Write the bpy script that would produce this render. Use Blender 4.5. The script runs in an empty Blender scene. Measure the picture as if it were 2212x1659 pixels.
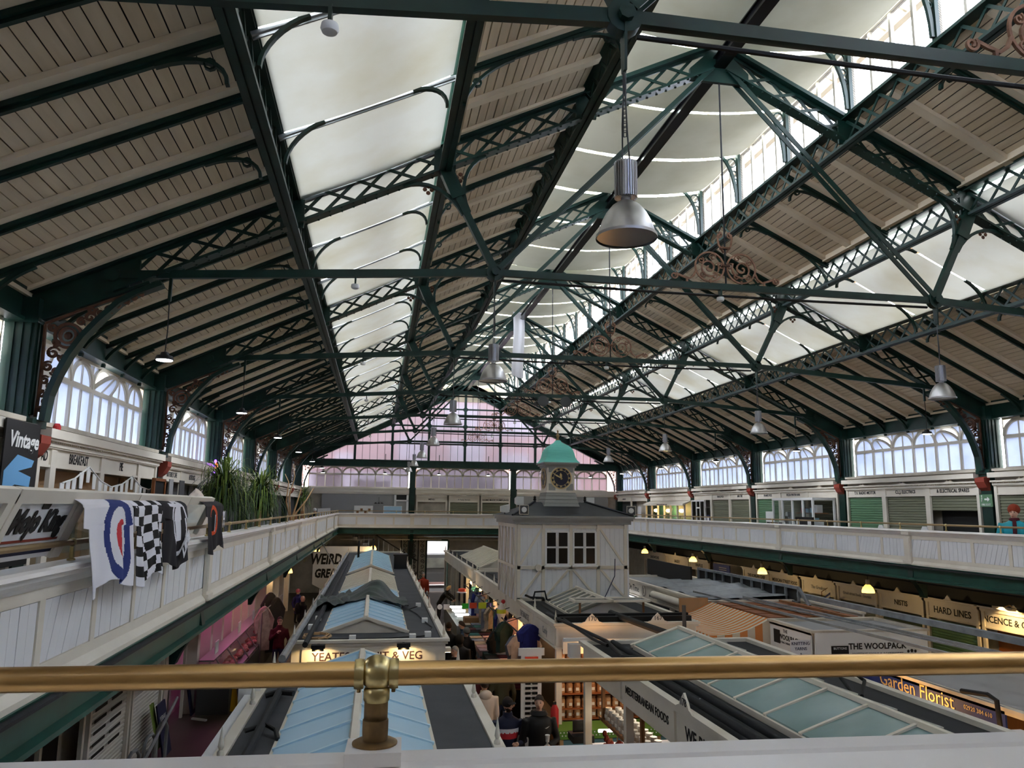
import bpy, bmesh, math, random
from mathutils import Vector, Matrix
random.seed(7)
S = bpy.context.scene
COL = S.collection
# ------------------------------------------------------------------ camera
def make_camera():
    yaw, pit, rol, f = .1711, .1600, .0112, 1650.
    fw = Vector((math.sin(yaw)*math.cos(pit), math.cos(yaw)*math.cos(pit), math.sin(pit)))
    r = Vector((math.cos(yaw), -math.sin(yaw), 0)); u = r.cross(fw)
    r2 = math.cos(rol)*r + math.sin(rol)*u; u2 = -math.sin(rol)*r + math.cos(rol)*u
    cd = bpy.data.cameras.new('camera'); c = bpy.data.objects.new('camera', cd); COL.objects.link(c)
    cd.sensor_fit = 'HORIZONTAL'; cd.sensor_width = 36; cd.lens = f/2212*36
    cd.clip_start = .05; cd.clip_end = 400
    m = Matrix.Identity(4)
    for i in range(3):
        m[i][0] = r2[i]; m[i][1] = u2[i]; m[i][2] = -fw[i]
    c.matrix_world = m
    S.camera = c
make_camera()
# ------------------------------------------------------------------ world, exposure
w = bpy.data.worlds.new('overcast_sky'); S.world = w; w.use_nodes = True
bg = w.node_tree.nodes['Background']
bg.inputs[0].default_value = (.955, .975, 1, 1); bg.inputs[1].default_value = 9.0
S.view_settings.view_transform = 'Standard'; S.view_settings.look = 'None'
S.view_settings.exposure = 1.0; S.view_settings.gamma = 1
S.view_settings.use_curve_mapping = False
S.cycles.use_denoising = True
S.cycles.max_bounces = 9; S.cycles.diffuse_bounces = 6; S.cycles.transmission_bounces = 6
S.cycles.transparent_max_bounces = 12; S.cycles.caustics_reflective = False; S.cycles.caustics_refractive = True
S.cycles.sample_clamp_indirect = 12
# ------------------------------------------------------------------ constants (metres, camera eye at the origin)
XC = 5.18                       # hall axis
def Y(n): return 4.67 + 6*n     # truss lines
ZF, ZG, ZD, ZC = -5.0, -1.5, -2.45, -.42   # market floor, gallery floor, stall roofs, parapet coping
HO = 7.33                       # hall axis to parapet face
SL = .48756
def zb(d): return 7.034 - SL*abs(d)     # underside of the trusses at offset d
def zt(d): return zb(d) + .46
YN, YE = -1.33, 46.67
# ------------------------------------------------------------------ materials
MATS = {}
def srgb(*c): return tuple(((v/255)/12.92 if v/255 <= .04045 else ((v/255+.055)/1.055)**2.4) for v in c) + (1,)
def mat(name, col, rough=.6, metal=0, noise=0, scale=6, bump=0, bscale=40, col2=None, stretch=None, emit=None, estr=0, spec=.4):
    m = bpy.data.materials.new(name); m.use_nodes = True; nt = m.node_tree; b = nt.nodes['Principled BSDF']
    c = srgb(*col); b.inputs['Base Color'].default_value = c
    b.inputs['Roughness'].default_value = rough; b.inputs['Metallic'].default_value = metal
    b.inputs['Specular IOR Level'].default_value = spec
    if noise or bump:
        tc = nt.nodes.new('ShaderNodeTexCoord'); mp = nt.nodes.new('ShaderNodeMapping')
        if stretch: mp.inputs['Scale'].default_value = stretch
        geo = nt.nodes.new('ShaderNodeNewGeometry')
        nt.links.new(geo.outputs['Position'], mp.inputs['Vector'])
    if noise:
        n = nt.nodes.new('ShaderNodeTexNoise'); n.inputs['Scale'].default_value = scale; n.inputs['Detail'].default_value = 6
        nt.links.new(mp.outputs['Vector'], n.inputs['Vector'])
        mx = nt.nodes.new('ShaderNodeMix'); mx.data_type = 'RGBA'
        k = srgb(*col2) if col2 else tuple(v*(1-noise) for v in c[:3]) + (1,)
        rp = nt.nodes.new('ShaderNodeMapRange'); rp.inputs[1].default_value = .38; rp.inputs[2].default_value = .68
        nt.links.new(n.outputs['Fac'], rp.inputs[0])
        mx.inputs['A'].default_value = c; mx.inputs['B'].default_value = k
        if col2 and noise < 1:
            ml = nt.nodes.new('ShaderNodeMath'); ml.operation = 'MULTIPLY'; ml.inputs[1].default_value = noise
            nt.links.new(rp.outputs[0], ml.inputs[0]); nt.links.new(ml.outputs[0], mx.inputs['Factor'])
        else: nt.links.new(rp.outputs[0], mx.inputs['Factor'])
        nt.links.new(mx.outputs['Result'], b.inputs['Base Color'])
    if bump:
        n2 = nt.nodes.new('ShaderNodeTexNoise'); n2.inputs['Scale'].default_value = bscale; n2.inputs['Detail'].default_value = 4
        nt.links.new(mp.outputs['Vector'], n2.inputs['Vector'])
        bp = nt.nodes.new('ShaderNodeBump'); bp.inputs['Strength'].default_value = bump; bp.inputs['Distance'].default_value = .01
        nt.links.new(n2.outputs['Fac'], bp.inputs['Height']); nt.links.new(bp.outputs['Normal'], b.inputs['Normal'])
    if emit:
        b.inputs['Emission Color'].default_value = srgb(*emit); b.inputs['Emission Strength'].default_value = estr
    MATS[name] = m; return m
mat('green', (14, 50, 42), .42, noise=.45, scale=3, bump=.15, bscale=9)
mat('green_light', (30, 78, 66), .45, noise=.3, scale=3)
mat('board', (216, 198, 168), .75, noise=.3, scale=2.2, col2=(186, 164, 132), bump=.1, stretch=(6, .6, 6))
mat('batten', (230, 214, 186), .7, noise=.2, scale=3, col2=(204, 182, 150))
mat('roofing', (24, 24, 24), .9)
mat('rust_light', (150, 112, 90), .75, noise=1, scale=8, col2=(112, 78, 60))
mat('rust', (106, 68, 46), .75, noise=1, scale=8, col2=(70, 46, 34))
mat('cream', (226, 219, 205), .55, noise=.35, scale=1.6, col2=(196, 184, 166))
mat('cream_dark', (205, 197, 182), .6, noise=.4, scale=3, col2=(150, 138, 120))
mat('white', (230, 231, 233), .5, noise=.25, scale=1.5, col2=(205, 206, 210))
mat('white_gloss', (236, 231, 226), .28, noise=.3, scale=2.4, col2=(214, 207, 200), bump=.06, bscale=14)
mat('stone', (196, 188, 172), .8, noise=.3, scale=2)
mat('felt', (72, 74, 79), .85, noise=.4, scale=2.5, col2=(50, 52, 55), bump=.2, bscale=60)
mat('felt_dark', (42, 44, 47), .85, noise=.4, scale=2.5, col2=(28, 30, 31), bump=.2, bscale=60)
mat('slate', (40, 44, 52), .6, noise=.3, scale=3)
mat('blue_panel', (168, 205, 228), .35, noise=.3, scale=.9, col2=(142, 186, 214))
mat('blue_rib', (190, 222, 240), .4)
mat('aqua_glass', (136, 164, 166), .16, noise=.6, scale=1.3, col2=(112, 138, 136), spec=.5)
mat('grey_glass', (118, 122, 118), .2, noise=.4, scale=1.5)
mat('turquoise', (112, 205, 192), .55, noise=.3, scale=4, col2=(86, 178, 166), stretch=(1, 1, 7))
mat('office_grey', (152, 152, 148), .6)
mat('brass', (222, 180, 118), .30, metal=1, noise=.6, scale=5, col2=(180, 136, 84), stretch=(1.2, 6, 6))
mat('brass_post', (150, 122, 82), .5, metal=.9, noise=.7, scale=22, col2=(96, 78, 62))
mat('brass_pale', (214, 194, 138), .30, metal=1, noise=.4, scale=14, col2=(140, 122, 82))
mat('brass_dull', (150, 128, 92), .5, metal=.7)
mat('steel', (176, 176, 178), .32, metal=.9)
mat('spun_alu', (190, 188, 186), .38, metal=.85, noise=.3, scale=3)
mat('galv', (150, 156, 160), .5, metal=.4, noise=.3, scale=5)
mat('black', (16, 16, 18), .6)
mat('black_gloss', (14, 14, 16), .2)
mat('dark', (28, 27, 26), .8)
mat('ink', (26, 24, 24), .7)
mat('ink_brown', (66, 40, 44), .7)
mat('floor_tile', (74, 66, 58), .55, noise=.35, scale=1.2, col2=(52, 46, 40))
mat('gallery_tile', (120, 112, 102), .7, noise=.3, scale=2)
mat('blue_line', (48, 92, 128), .7)
mat('wood', (140, 96, 58), .6, noise=.5, scale=4, col2=(104, 68, 40), stretch=(3, 3, .6))
mat('wood_pale', (196, 160, 116), .6, noise=.4, scale=4, col2=(170, 132, 90))
mat('wood_orange', (150, 88, 44), .55, noise=.5, scale=4, col2=(112, 62, 30))
mat('ply', (176, 138, 98), .7, noise=.4, scale=2, col2=(150, 112, 76))
mat('shutter_green', (98, 134, 102), .5)
mat('shutter_olive', (122, 124, 104), .5)
mat('shutter_dark', (70, 84, 66), .5)
mat('shutter_white', (206, 202, 192), .5)
mat('navy', (22, 32, 68), .7)
mat('plastic_white', (232, 232, 230), .4)
mat('red', (176, 38, 40), .6)
mat('corbel_red', (140, 58, 44), .6)
mat('grey', (150, 150, 150), .6)
mat('grey_dark', (70, 72, 74), .6)
mat('skin', (214, 170, 146), .55)
def emitter(name, col, st):
    m = bpy.data.materials.new(name); m.use_nodes = True; nt = m.node_tree; nt.nodes.clear()
    o = nt.nodes.new('ShaderNodeOutputMaterial'); e = nt.nodes.new('ShaderNodeEmission')
    e.inputs[0].default_value = srgb(*col); e.inputs[1].default_value = st
    nt.links.new(e.outputs[0], o.inputs[0]); MATS[name] = m
emitter('lamp_cool', (245, 250, 255), 9); emitter('lamp_warm', (255, 226, 168), 7); emitter('tube', (250, 250, 255), 5)
emitter('bulb', (255, 206, 130), 12); emitter('pink_light', (255, 150, 215), 4); emitter('purple', (110, 60, 255), 6)
emitter('neon_orange', (255, 90, 40), 3)
def clearglass(name, col=(240, 245, 245), gl=.12):
    m = bpy.data.materials.new(name); m.use_nodes = True; nt = m.node_tree; nt.nodes.clear()
    o = nt.nodes.new('ShaderNodeOutputMaterial'); t = nt.nodes.new('ShaderNodeBsdfTransparent'); t.inputs[0].default_value = srgb(*col)
    g = nt.nodes.new('ShaderNodeBsdfGlossy'); g.inputs['Roughness'].default_value = .06; g.inputs[0].default_value = (.9, .9, .9, 1)
    mx = nt.nodes.new('ShaderNodeMixShader'); mx.inputs[0].default_value = gl
    nt.links.new(t.outputs[0], mx.inputs[1]); nt.links.new(g.outputs[0], mx.inputs[2])
    nt.links.new(mx.outputs[0], o.inputs[0]); MATS[name] = m
def translucent(name, col, fac, col2=None, scale=.7, gloss=0, stretch=None):
    m = bpy.data.materials.new(name); m.use_nodes = True; nt = m.node_tree; nt.nodes.clear()
    o = nt.nodes.new('ShaderNodeOutputMaterial'); d = nt.nodes.new('ShaderNodeBsdfDiffuse'); t = nt.nodes.new('ShaderNodeBsdfTranslucent')
    mx = nt.nodes.new('ShaderNodeMixShader'); mx.inputs[0].default_value = fac
    nt.links.new(d.outputs[0], mx.inputs[1]); nt.links.new(t.outputs[0], mx.inputs[2])
    c = srgb(*col); d.inputs[0].default_value = c; t.inputs[0].default_value = c
    if col2:
        g = nt.nodes.new('ShaderNodeNewGeometry'); mp = nt.nodes.new('ShaderNodeMapping')
        if stretch: mp.inputs['Scale'].default_value = stretch
        n = nt.nodes.new('ShaderNodeTexNoise'); n.inputs['Scale'].default_value = scale; n.inputs['Detail'].default_value = 5
        nt.links.new(g.outputs['Position'], mp.inputs[0]); nt.links.new(mp.outputs[0], n.inputs['Vector'])
        rp = nt.nodes.new('ShaderNodeMapRange'); rp.inputs[1].default_value = .4; rp.inputs[2].default_value = .75
        nt.links.new(n.outputs['Fac'], rp.inputs[0])
        k = nt.nodes.new('ShaderNodeMix'); k.data_type = 'RGBA'; k.inputs['A'].default_value = c; k.inputs['B'].default_value = srgb(*col2)
        nt.links.new(rp.outputs[0], k.inputs['Factor'])
        nt.links.new(k.outputs['Result'], d.inputs[0]); nt.links.new(k.outputs['Result'], t.inputs[0])
    nt.links.new(mx.outputs[0], o.inputs[0]); MATS[name] = m
translucent('blind_cloth', (226, 228, 221), .049, (208, 204, 182), .8)
translucent('sail_cloth', (206, 203, 186), .021, (186, 182, 160), .9)
translucent('frosted', (230, 236, 250), .25, (214, 222, 236), 1.5)
clearglass('clerestory_glass', (235, 238, 245), .04)
translucent('hang_cloth', (205, 203, 205), .45)
def roughglass(name, col, rough, ior=1.12):
    m = bpy.data.materials.new(name); m.use_nodes = True; nt = m.node_tree; nt.nodes.clear()
    o = nt.nodes.new('ShaderNodeOutputMaterial'); g = nt.nodes.new('ShaderNodeBsdfRefraction')
    g.inputs['Color'].default_value = srgb(*col); g.inputs['Roughness'].default_value = rough; g.inputs['IOR'].default_value = ior
    t = nt.nodes.new('ShaderNodeBsdfTranslucent'); t.inputs[0].default_value = srgb(*col)
    mx = nt.nodes.new('ShaderNodeMixShader'); mx.inputs[0].default_value = .25
    nt.links.new(g.outputs[0], mx.inputs[1]); nt.links.new(t.outputs[0], mx.inputs[2])
    nt.links.new(mx.outputs[0], o.inputs[0]); MATS[name] = m
roughglass('obscured', (162, 161, 168), .55)
clearglass('glass'); clearglass('glass_dark', (70, 74, 78), .1)
# ------------------------------------------------------------------ mesh helpers
class MB:
    def __init__(s): s.v = []; s.f = []
    def add(s, vs, fs):
        n = len(s.v); s.v += [tuple(v) for v in vs]; s.f += [tuple(i+n for i in f) for f in fs]; return s
    def box(s, x0, x1, y0, y1, z0, z1):
        return s.add([(x0,y0,z0),(x1,y0,z0),(x1,y1,z0),(x0,y1,z0),(x0,y0,z1),(x1,y0,z1),(x1,y1,z1),(x0,y1,z1)],
              [(0,3,2,1),(4,5,6,7),(0,1,5,4),(1,2,6,5),(2,3,7,6),(3,0,4,7)])
    def bar(s, p, q, w, h, up=(0,0,1)):
        p = Vector(p); q = Vector(q); d = (q-p).normalized(); up = Vector(up)
        a = d.cross(up)
        if a.length < 1e-4: a = d.cross(Vector((1,0,0)))
        a.normalize(); b = a.cross(d).normalized(); a *= w/2; b *= h/2
        vs = [p-a-b, p+a-b, p+a+b, p-a+b, q-a-b, q+a-b, q+a+b, q-a+b]
        return s.add(vs, [(0,3,2,1),(4,5,6,7),(0,1,5,4),(1,2,6,5),(2,3,7,6),(3,0,4,7)])
    def tube(s, pts, r, n=8, caps=True):
        pts = [Vector(p) for p in pts]; rs = r if isinstance(r, (list, tuple)) else [r]*len(pts)
        vs = []; a = None
        for i, p in enumerate(pts):
            d = (pts[min(i+1, len(pts)-1)] - pts[max(i-1, 0)]).normalized()
            if a is None:
                a = d.orthogonal().normalized()
            else:
                a = (a - d*a.dot(d)); a = a.normalized() if a.length > 1e-6 else d.orthogonal().normalized()
            b = d.cross(a)
            for k in range(n):
                t = 2*math.pi*k/n; vs.append(p + (a*math.cos(t) + b*math.sin(t))*rs[i])
        fs = [(i*n+k, i*n+(k+1)%n, (i+1)*n+(k+1)%n, (i+1)*n+k) for i in range(len(pts)-1) for k in range(n)]
        if caps: fs += [tuple(range(n))[::-1], tuple((len(pts)-1)*n+k for k in range(n))]
        return s.add(vs, fs)
    def lathe(s, prof, c=(0,0,0), n=16, axis='z'):
        vs = []
        for r, z in prof:
            for k in range(n):
                t = 2*math.pi*k/n; x, y = r*math.cos(t), r*math.sin(t)
                p = (x, y, z) if axis == 'z' else ((z, x, y) if axis == 'x' else (y, z, x))
                vs.append((p[0]+c[0], p[1]+c[1], p[2]+c[2]))
        m = len(prof)
        fs = [(i*n+k, i*n+(k+1)%n, (i+1)*n+(k+1)%n, (i+1)*n+k) for i in range(m-1) for k in range(n)]
        fs += [tuple(range(n))[::-1], tuple((m-1)*n+k for k in range(n))]
        return s.add(vs, fs)
    def prism(s, poly, a, b, plane='xz'):
        n = len(poly)
        def P(u, v, t): return (u, t, v) if plane == 'xz' else ((t, u, v) if plane == 'yz' else (u, v, t))
        vs = [P(u, v, a) for u, v in poly] + [P(u, v, b) for u, v in poly]
        fs = [tuple(range(n)), tuple(range(2*n-1, n-1, -1))] + [(i, n+i, n+(i+1)%n, (i+1)%n) for i in range(n)]
        return s.add(vs, fs)
    def band(s, pts, w, a, b, plane='xz'):
        """strip of width w following 2-D pts, extruded from a to b"""
        L = []; R = []
        for i, p in enumerate(pts):
            q0 = pts[max(i-1, 0)]; q1 = pts[min(i+1, len(pts)-1)]
            dx, dy = q1[0]-q0[0], q1[1]-q0[1]; l = math.hypot(dx, dy) or 1
            nx, ny = -dy/l*w/2, dx/l*w/2
            L.append((p[0]+nx, p[1]+ny)); R.append((p[0]-nx, p[1]-ny))
        for i in range(len(pts)-1):
            s.prism([L[i], L[i+1], R[i+1], R[i]], a, b, plane)
        return s
    def grid(s, fn, nu, nv):
        vs = [fn(i/nu, j/nv) for j in range(nv+1) for i in range(nu+1)]
        fs = [(j*(nu+1)+i, j*(nu+1)+i+1, (j+1)*(nu+1)+i+1, (j+1)*(nu+1)+i) for j in range(nv) for i in range(nu)]
        return s.add(vs, fs)
    def ball(s, c, r, n=12, sc=(1,1,1)):
        m = n//2 + 1
        prof = [(max(r*math.sin(math.pi*i/m), 1e-4), -r*math.cos(math.pi*i/m)) for i in range(m+1)]
        k = len(s.v); s.lathe(prof, (0,0,0), n)
        for i in range(k, len(s.v)):
            x, y, z = s.v[i]; s.v[i] = (c[0]+x*sc[0], c[1]+y*sc[1], c[2]+z*sc[2])
        return s
    def xf(s, fn, k=0):
        for i in range(k, len(s.v)): s.v[i] = tuple(fn(s.v[i]))
        return s
    def mesh(s, name, o=(0,0,0)):
        me = bpy.data.meshes.new(name)
        me.from_pydata([(x-o[0], y-o[1], z-o[2]) for x, y, z in s.v], [], s.f); me.update()
        return me
ORG = {}
def tag(o, label=None, cat=None, group=None, kind=None):
    if label: o['label'] = label
    if cat: o['category'] = cat
    if group: o['group'] = group
    if kind: o['kind'] = kind
    return o
def setmat(me, m):
    for k in (m if isinstance(m, (list, tuple)) else [m]): me.materials.append(MATS[k] if isinstance(k, str) else k)
def fixn(me):
    bm = bmesh.new(); bm.from_mesh(me); bmesh.ops.recalc_face_normals(bm, faces=bm.faces); bm.to_mesh(me); bm.free()
def smooth(me, ang=40):
    me.polygons.foreach_set('use_smooth', [True]*len(me.polygons))
    try: me.set_sharp_from_angle(angle=math.radians(ang))
    except Exception: pass
def obj(name, mb, m, parent=None, sm=False, label=None, loc=None, fix=True):
    """mesh object; world coordinates in mb, stored relative to the parent's origin (or to loc)"""
    o0 = ORG.get(parent.name, (0,0,0)) if parent else (loc or (0,0,0))
    me = mb.mesh(name, o0)
    if fix: fixn(me)
    setmat(me, m)
    if sm: smooth(me)
    o = bpy.data.objects.new(name, me); COL.objects.link(o)
    if parent: o.parent = parent
    else: o.location = o0
    ORG[o.name] = o0
    if label: o['label'] = label
    return o
def thing(name, label, cat, loc=(0,0,0), group=None):
    o = bpy.data.objects.new(name, None); COL.objects.link(o); o.location = loc
    o.empty_display_size = .1
    ORG[o.name] = tuple(loc); return tag(o, label, cat, group)
def inst(name, me, loc, parent=None, rot=(0,0,0), sc=None):
    o = bpy.data.objects.new(name, me); COL.objects.link(o)
    if parent:
        o.parent = parent; p = ORG.get(parent.name, (0,0,0)); o.location = (loc[0]-p[0], loc[1]-p[1], loc[2]-p[2])
    else: o.location = loc
    o.rotation_euler = rot
    if sc: o.scale = sc
    ORG[o.name] = tuple(loc); return o
def copy_tree(o, parent=None):
    c = o.copy(); COL.objects.link(c); c.parent = parent
    for ch in o.children: copy_tree(ch, c)
    return c
def put(o, loc, rz=0):
    o.location = loc; o.rotation_euler = (0, 0, rz); ORG[o.name] = tuple(loc); return o
def text(body, origin, right, up, size, m, parent, depth=.004, align='CENTER', name='lettering', sx=1, bold=0):
    cu = bpy.data.curves.new('t', 'FONT'); cu.body = body; cu.size = size; cu.align_x = align; cu.align_y = 'CENTER'
    cu.extrude = depth/2; cu.offset = bold; cu.resolution_u = 2
    o = bpy.data.objects.new('t', cu)
    me = bpy.data.meshes.new_from_object(o)
    bpy.data.objects.remove(o); bpy.data.curves.remove(cu)
    r = Vector(right).normalized(); u = Vector(up).normalized(); n = r.cross(u)
    po = ORG.get(parent.name, (0,0,0)) if parent else (0,0,0)
    for v in me.vertices:
        x, y, z = v.co; p = Vector(origin) + r*x*sx + u*y + n*z; v.co = p - Vector(po)
    me.name = name; me.materials.clear(); setmat(me, m)
    t = bpy.data.objects.new(name, me); COL.objects.link(t); t.parent = parent; ORG[t.name] = po
    return t
def light(kind, loc, power, col, parent=None, size=.2, rot=None, name='lamp_light'):
    ld = bpy.data.lights.new(name, kind); ld.energy = power; ld.color = srgb(*col)[:3]
    if kind == 'AREA': ld.size = size
    else: ld.shadow_soft_size = size
    o = bpy.data.objects.new(name, ld); COL.objects.link(o)
    if parent:
        o.parent = parent; p = ORG.get(parent.name, (0,0,0)); o.location = (loc[0]-p[0], loc[1]-p[1], loc[2]-p[2])
    else: o.location = loc
    if rot: o.rotation_euler = rot
    return o
def arc(cx, cy, r, a0, a1, n=10, ry=None):
    return [(cx + r*math.cos(math.radians(a0+(a1-a0)*i/n)), cy + (ry or r)*math.sin(math.radians(a0+(a1-a0)*i/n))) for i in range(n+1)]
def spiral(cx, cy, r0, r1, a0, turns, n=24):
    return [(cx + (r0+(r1-r0)*i/n)*math.cos(a0+turns*2*math.pi*i/n), cy + (r0+(r1-r0)*i/n)*math.sin(a0+turns*2*math.pi*i/n)) for i in range(n+1)]
# =================================================================== SETTING: floor, walls
def struct(o): o['kind'] = 'structure'; return o
mat('tarmac', (120, 120, 122), .9)
struct(obj('ground', MB().box(-150, 160, -150, 200, ZF-.6, ZF-.3), 'tarmac'))
struct(obj('floor', MB().box(XC-10.3, XC+10.3, YN-.3, YE+.4, ZF-.2, ZF), 'floor_tile'))
for sd, nm in ((-1, 'left'), (1, 'right')):
    xa, xb = XC+sd*9.95, XC+sd*10.2
    m = MB().box(min(xa,xb), max(xa,xb), YN-.3, YE+.3, ZF, 1.05)
    m.box(min(xa,xb), max(xa,xb), YN-.3, YE+.3, 2.33, 2.62)
    struct(obj('wall_'+nm, m, 'cream_dark'))
# far wall: below the clerestory windows
m = MB().box(XC-9.95, XC+9.95, YE+.05, YE+.3, ZF, 1.05)
wf = struct(obj('wall_far', MB().box(XC-9.95, 3.0, YE+.05, YE+.3, ZF, -2.0).box(4.3, XC+9.95, YE+.05, YE+.3, ZF, -2.0)
    .box(XC-9.95, XC+9.95, YE+.05, YE+.3, -2.0, 1.05).box(XC-9.95, XC+9.95, YE+.05, YE+.3, 2.33, 2.62), 'stone'))
struct(obj('wall_near', MB().box(XC-9.95, XC+9.95, YN-.3, YN-.05, ZF, 2.62), 'cream_dark'))
# gallery slabs on all four sides
struct(obj('gallery_floor', MB().box(XC-9.95, XC-HO-.06, YN, YE, ZG-.12, ZG).box(XC+HO+.06, XC+9.95, YN, YE, ZG-.12, ZG)
    .box(XC-HO-.06, XC+HO+.06, 44.86, YE, ZG-.12, ZG).box(XC-HO-.06, XC+HO+.06, YN, 1.3, ZG-.12, ZG), 'gallery_tile'))
struct(obj('gallery_soffit', MB().box(XC-9.95, XC-HO-.1, YN, YE, ZG-.16, ZG-.12).box(XC+HO+.1, XC+9.95, YN, YE, ZG-.16, ZG-.12).box(XC-HO-.1, XC+HO+.1, 44.9, YE, ZG-.16, ZG-.12), 'dark'))
for sd, nm in ((-1, 'left'), (1, 'right')):
    x = XC+sd*9.9
    struct(obj('dark_panel_'+nm, MB().box(x-.04, x+.04, YN, YE, -2.32, -1.64), 'black'))  # darkness under the gallery put in as a black panel over the cream wall
# =================================================================== ROOF: boarded ceilings
def roofpt(sd, d, off): return (XC+sd*d, zb(d)+off)
cs = 1/math.sqrt(1+SL*SL)
LOWER = (6.62, 9.9); UPPER = (2.30, 4.34)
def plank_mesh():
    L = 5.985; W = .134-.011; T = .022
    m = MB().box(-W/2, W/2, 0, L, 0, T); me = m.mesh('plank'); setmat(me, 'board'); return me
pm = plank_mesh()
def bracket_pts(): return arc(0, 0, 1, 180, 270, 8)
def ceiling(sd, d0, d1, green_every, label_side):
    mb = MB()
    a = roofpt(sd, d0, .50); b = roofpt(sd, d1, .50); c = roofpt(sd, d1, .58); e = roofpt(sd, d0, .58)
    mb.prism([a, b, c, e], YN-.3, YE+.3)
    ce = struct(obj('ceiling', mb, 'roofing'))
    ang = math.atan(SL)*sd
    n = int((d1-d0)/(.134*cs))
    for bay in range(-1, 7):
        for k in range(n):
            d = d0 + (k+.5)*(d1-d0)/n
            x, z = roofpt(sd, d, .462 + random.uniform(-.004, .004))
            inst('plank', pm, (x, Y(bay)+.0075, z), ce, (0, ang, 0))
    # rafters: one mesh per kind, repeated
    low = d1 > 7
    def rafter(y, green, brk):
        q0 = roofpt(sd, d0, .40); q1 = roofpt(sd, d1, .40)
        if green:
            m = MB().bar((q0[0], 0, q0[1]), (q1[0], 0, q1[1]), .10, .10)
            q0b = roofpt(sd, d0, .335); q1b = roofpt(sd, d1, .335)
            m.bar((q0b[0], 0, q0b[1]), (q1b[0], 0, q1b[1]), .045, .05)
            me = RM.get((sd, low, 'g')) or m.mesh('rafter', (XC, 0, 0)); 
            if not me.materials: setmat(me, 'green'); RM[(sd, low, 'g')] = me
            r = inst('rafter', me, (XC, y, 0), ce)
            if True:
                me = RM.get((sd, low, 'b'))
                if not me:
                    m = MB(); t0 = roofpt(sd, d0, .43); t1 = roofpt(sd, d1, .43)
                    m.bar((t0[0], -.115, t0[1]), (t1[0], -.115, t1[1]), .12, .06); me = m.mesh('batten', (XC, 0, 0)); setmat(me, 'batten'); RM[(sd, low, 'b')] = me
                inst('batten', me, (XC, y, 0), r)
            if brk:
                me = RM.get((sd, low, 'k'))
                if not me:
                    m = MB(); L = .62
                    ends = [(d0+.02, 1)] if low else [(d0+.02, 1), (d1-.02, -1)]
                    for dd, s2 in ends:
                        pts = []
                        for i in range(9):
                            t = i/8*math.pi/2; ddd = dd + s2*L*(1-math.cos(t)); dz = -.02 - .46*(1-math.sin(t))
                            x, z = roofpt(sd, ddd, .33+dz*.9 if True else 0); pts.append((x, z))
                        m.band(pts, .035, -.03, .03)
                        cx, cz = roofpt(sd, dd+s2*.16, .16); m.band(arc(cx, cz, .05, 0, 360, 8), .02, -.02, .02)
                    me = m.mesh('bracket', (XC, 0, 0)); setmat(me, 'green'); RM[(sd, low, 'k')] = me
                inst('bracket', me, (XC, y, 0), r)
            if low:
                me = RM.get((sd, low, 'f'))
                if not me:
                    m = MB(); pts = []
                    for i in range(9):
                        t = i/8*math.pi/2; ddd = 9.82 - .50*(1-math.cos(t)); x, z = roofpt(sd, ddd, .30 - .30*(1-math.sin(t))); pts.append((x, z))
                    m.band(pts, .05, -.035, .035); me = m.mesh('foot_bracket', (XC, 0, 0)); setmat(me, 'green'); RM[(sd, low, 'f')] = me
                inst('foot_bracket', me, (XC, y, 0), r)
        else:
            me = RM.get((sd, low, 'c'))
            if not me:
                t0 = roofpt(sd, d0, .425); t1 = roofpt(sd, d1, .425)
                m = MB().bar((t0[0], 0, t0[1]), (t1[0], 0, t1[1]), .16, .07); me = m.mesh('batten', (XC, 0, 0)); setmat(me, 'batten'); RM[(sd, low, 'c')] = me
            inst('batten', me, (XC, y, 0), ce)
    for bay in range(-1, 7):
        for k in range(1, 6):
            y = Y(bay) + k
            if low: rafter(y, True, k % 2 == 0)
            else: rafter(y, k % 2 == 0, True)
    # cream margins at the ends of each bay
    m = MB(); e0 = roofpt(sd, d1-.10, .44); 
    m.box(min(e0[0]-.06, e0[0]+.06), max(e0[0]-.06, e0[0]+.06), YN, YE, e0[1]-.05, e0[1]+.06)
    t0 = roofpt(sd, d0, .44); t1 = roofpt(sd, d1, .44)
    for n_ in range(-1, 8):
        for s2 in (-1, 1):
            y = Y(n_)+s2*.17
            m.bar((t0[0], y, t0[1]), (t1[0], y, t1[1]), .07, .05)
    obj('margin_board', m, 'batten', ce)
    return ce
RM = {}
for sd in (-1, 1):
    ceiling(sd, *LOWER, 1, sd); ceiling(sd, *UPPER, 2, sd)
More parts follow.
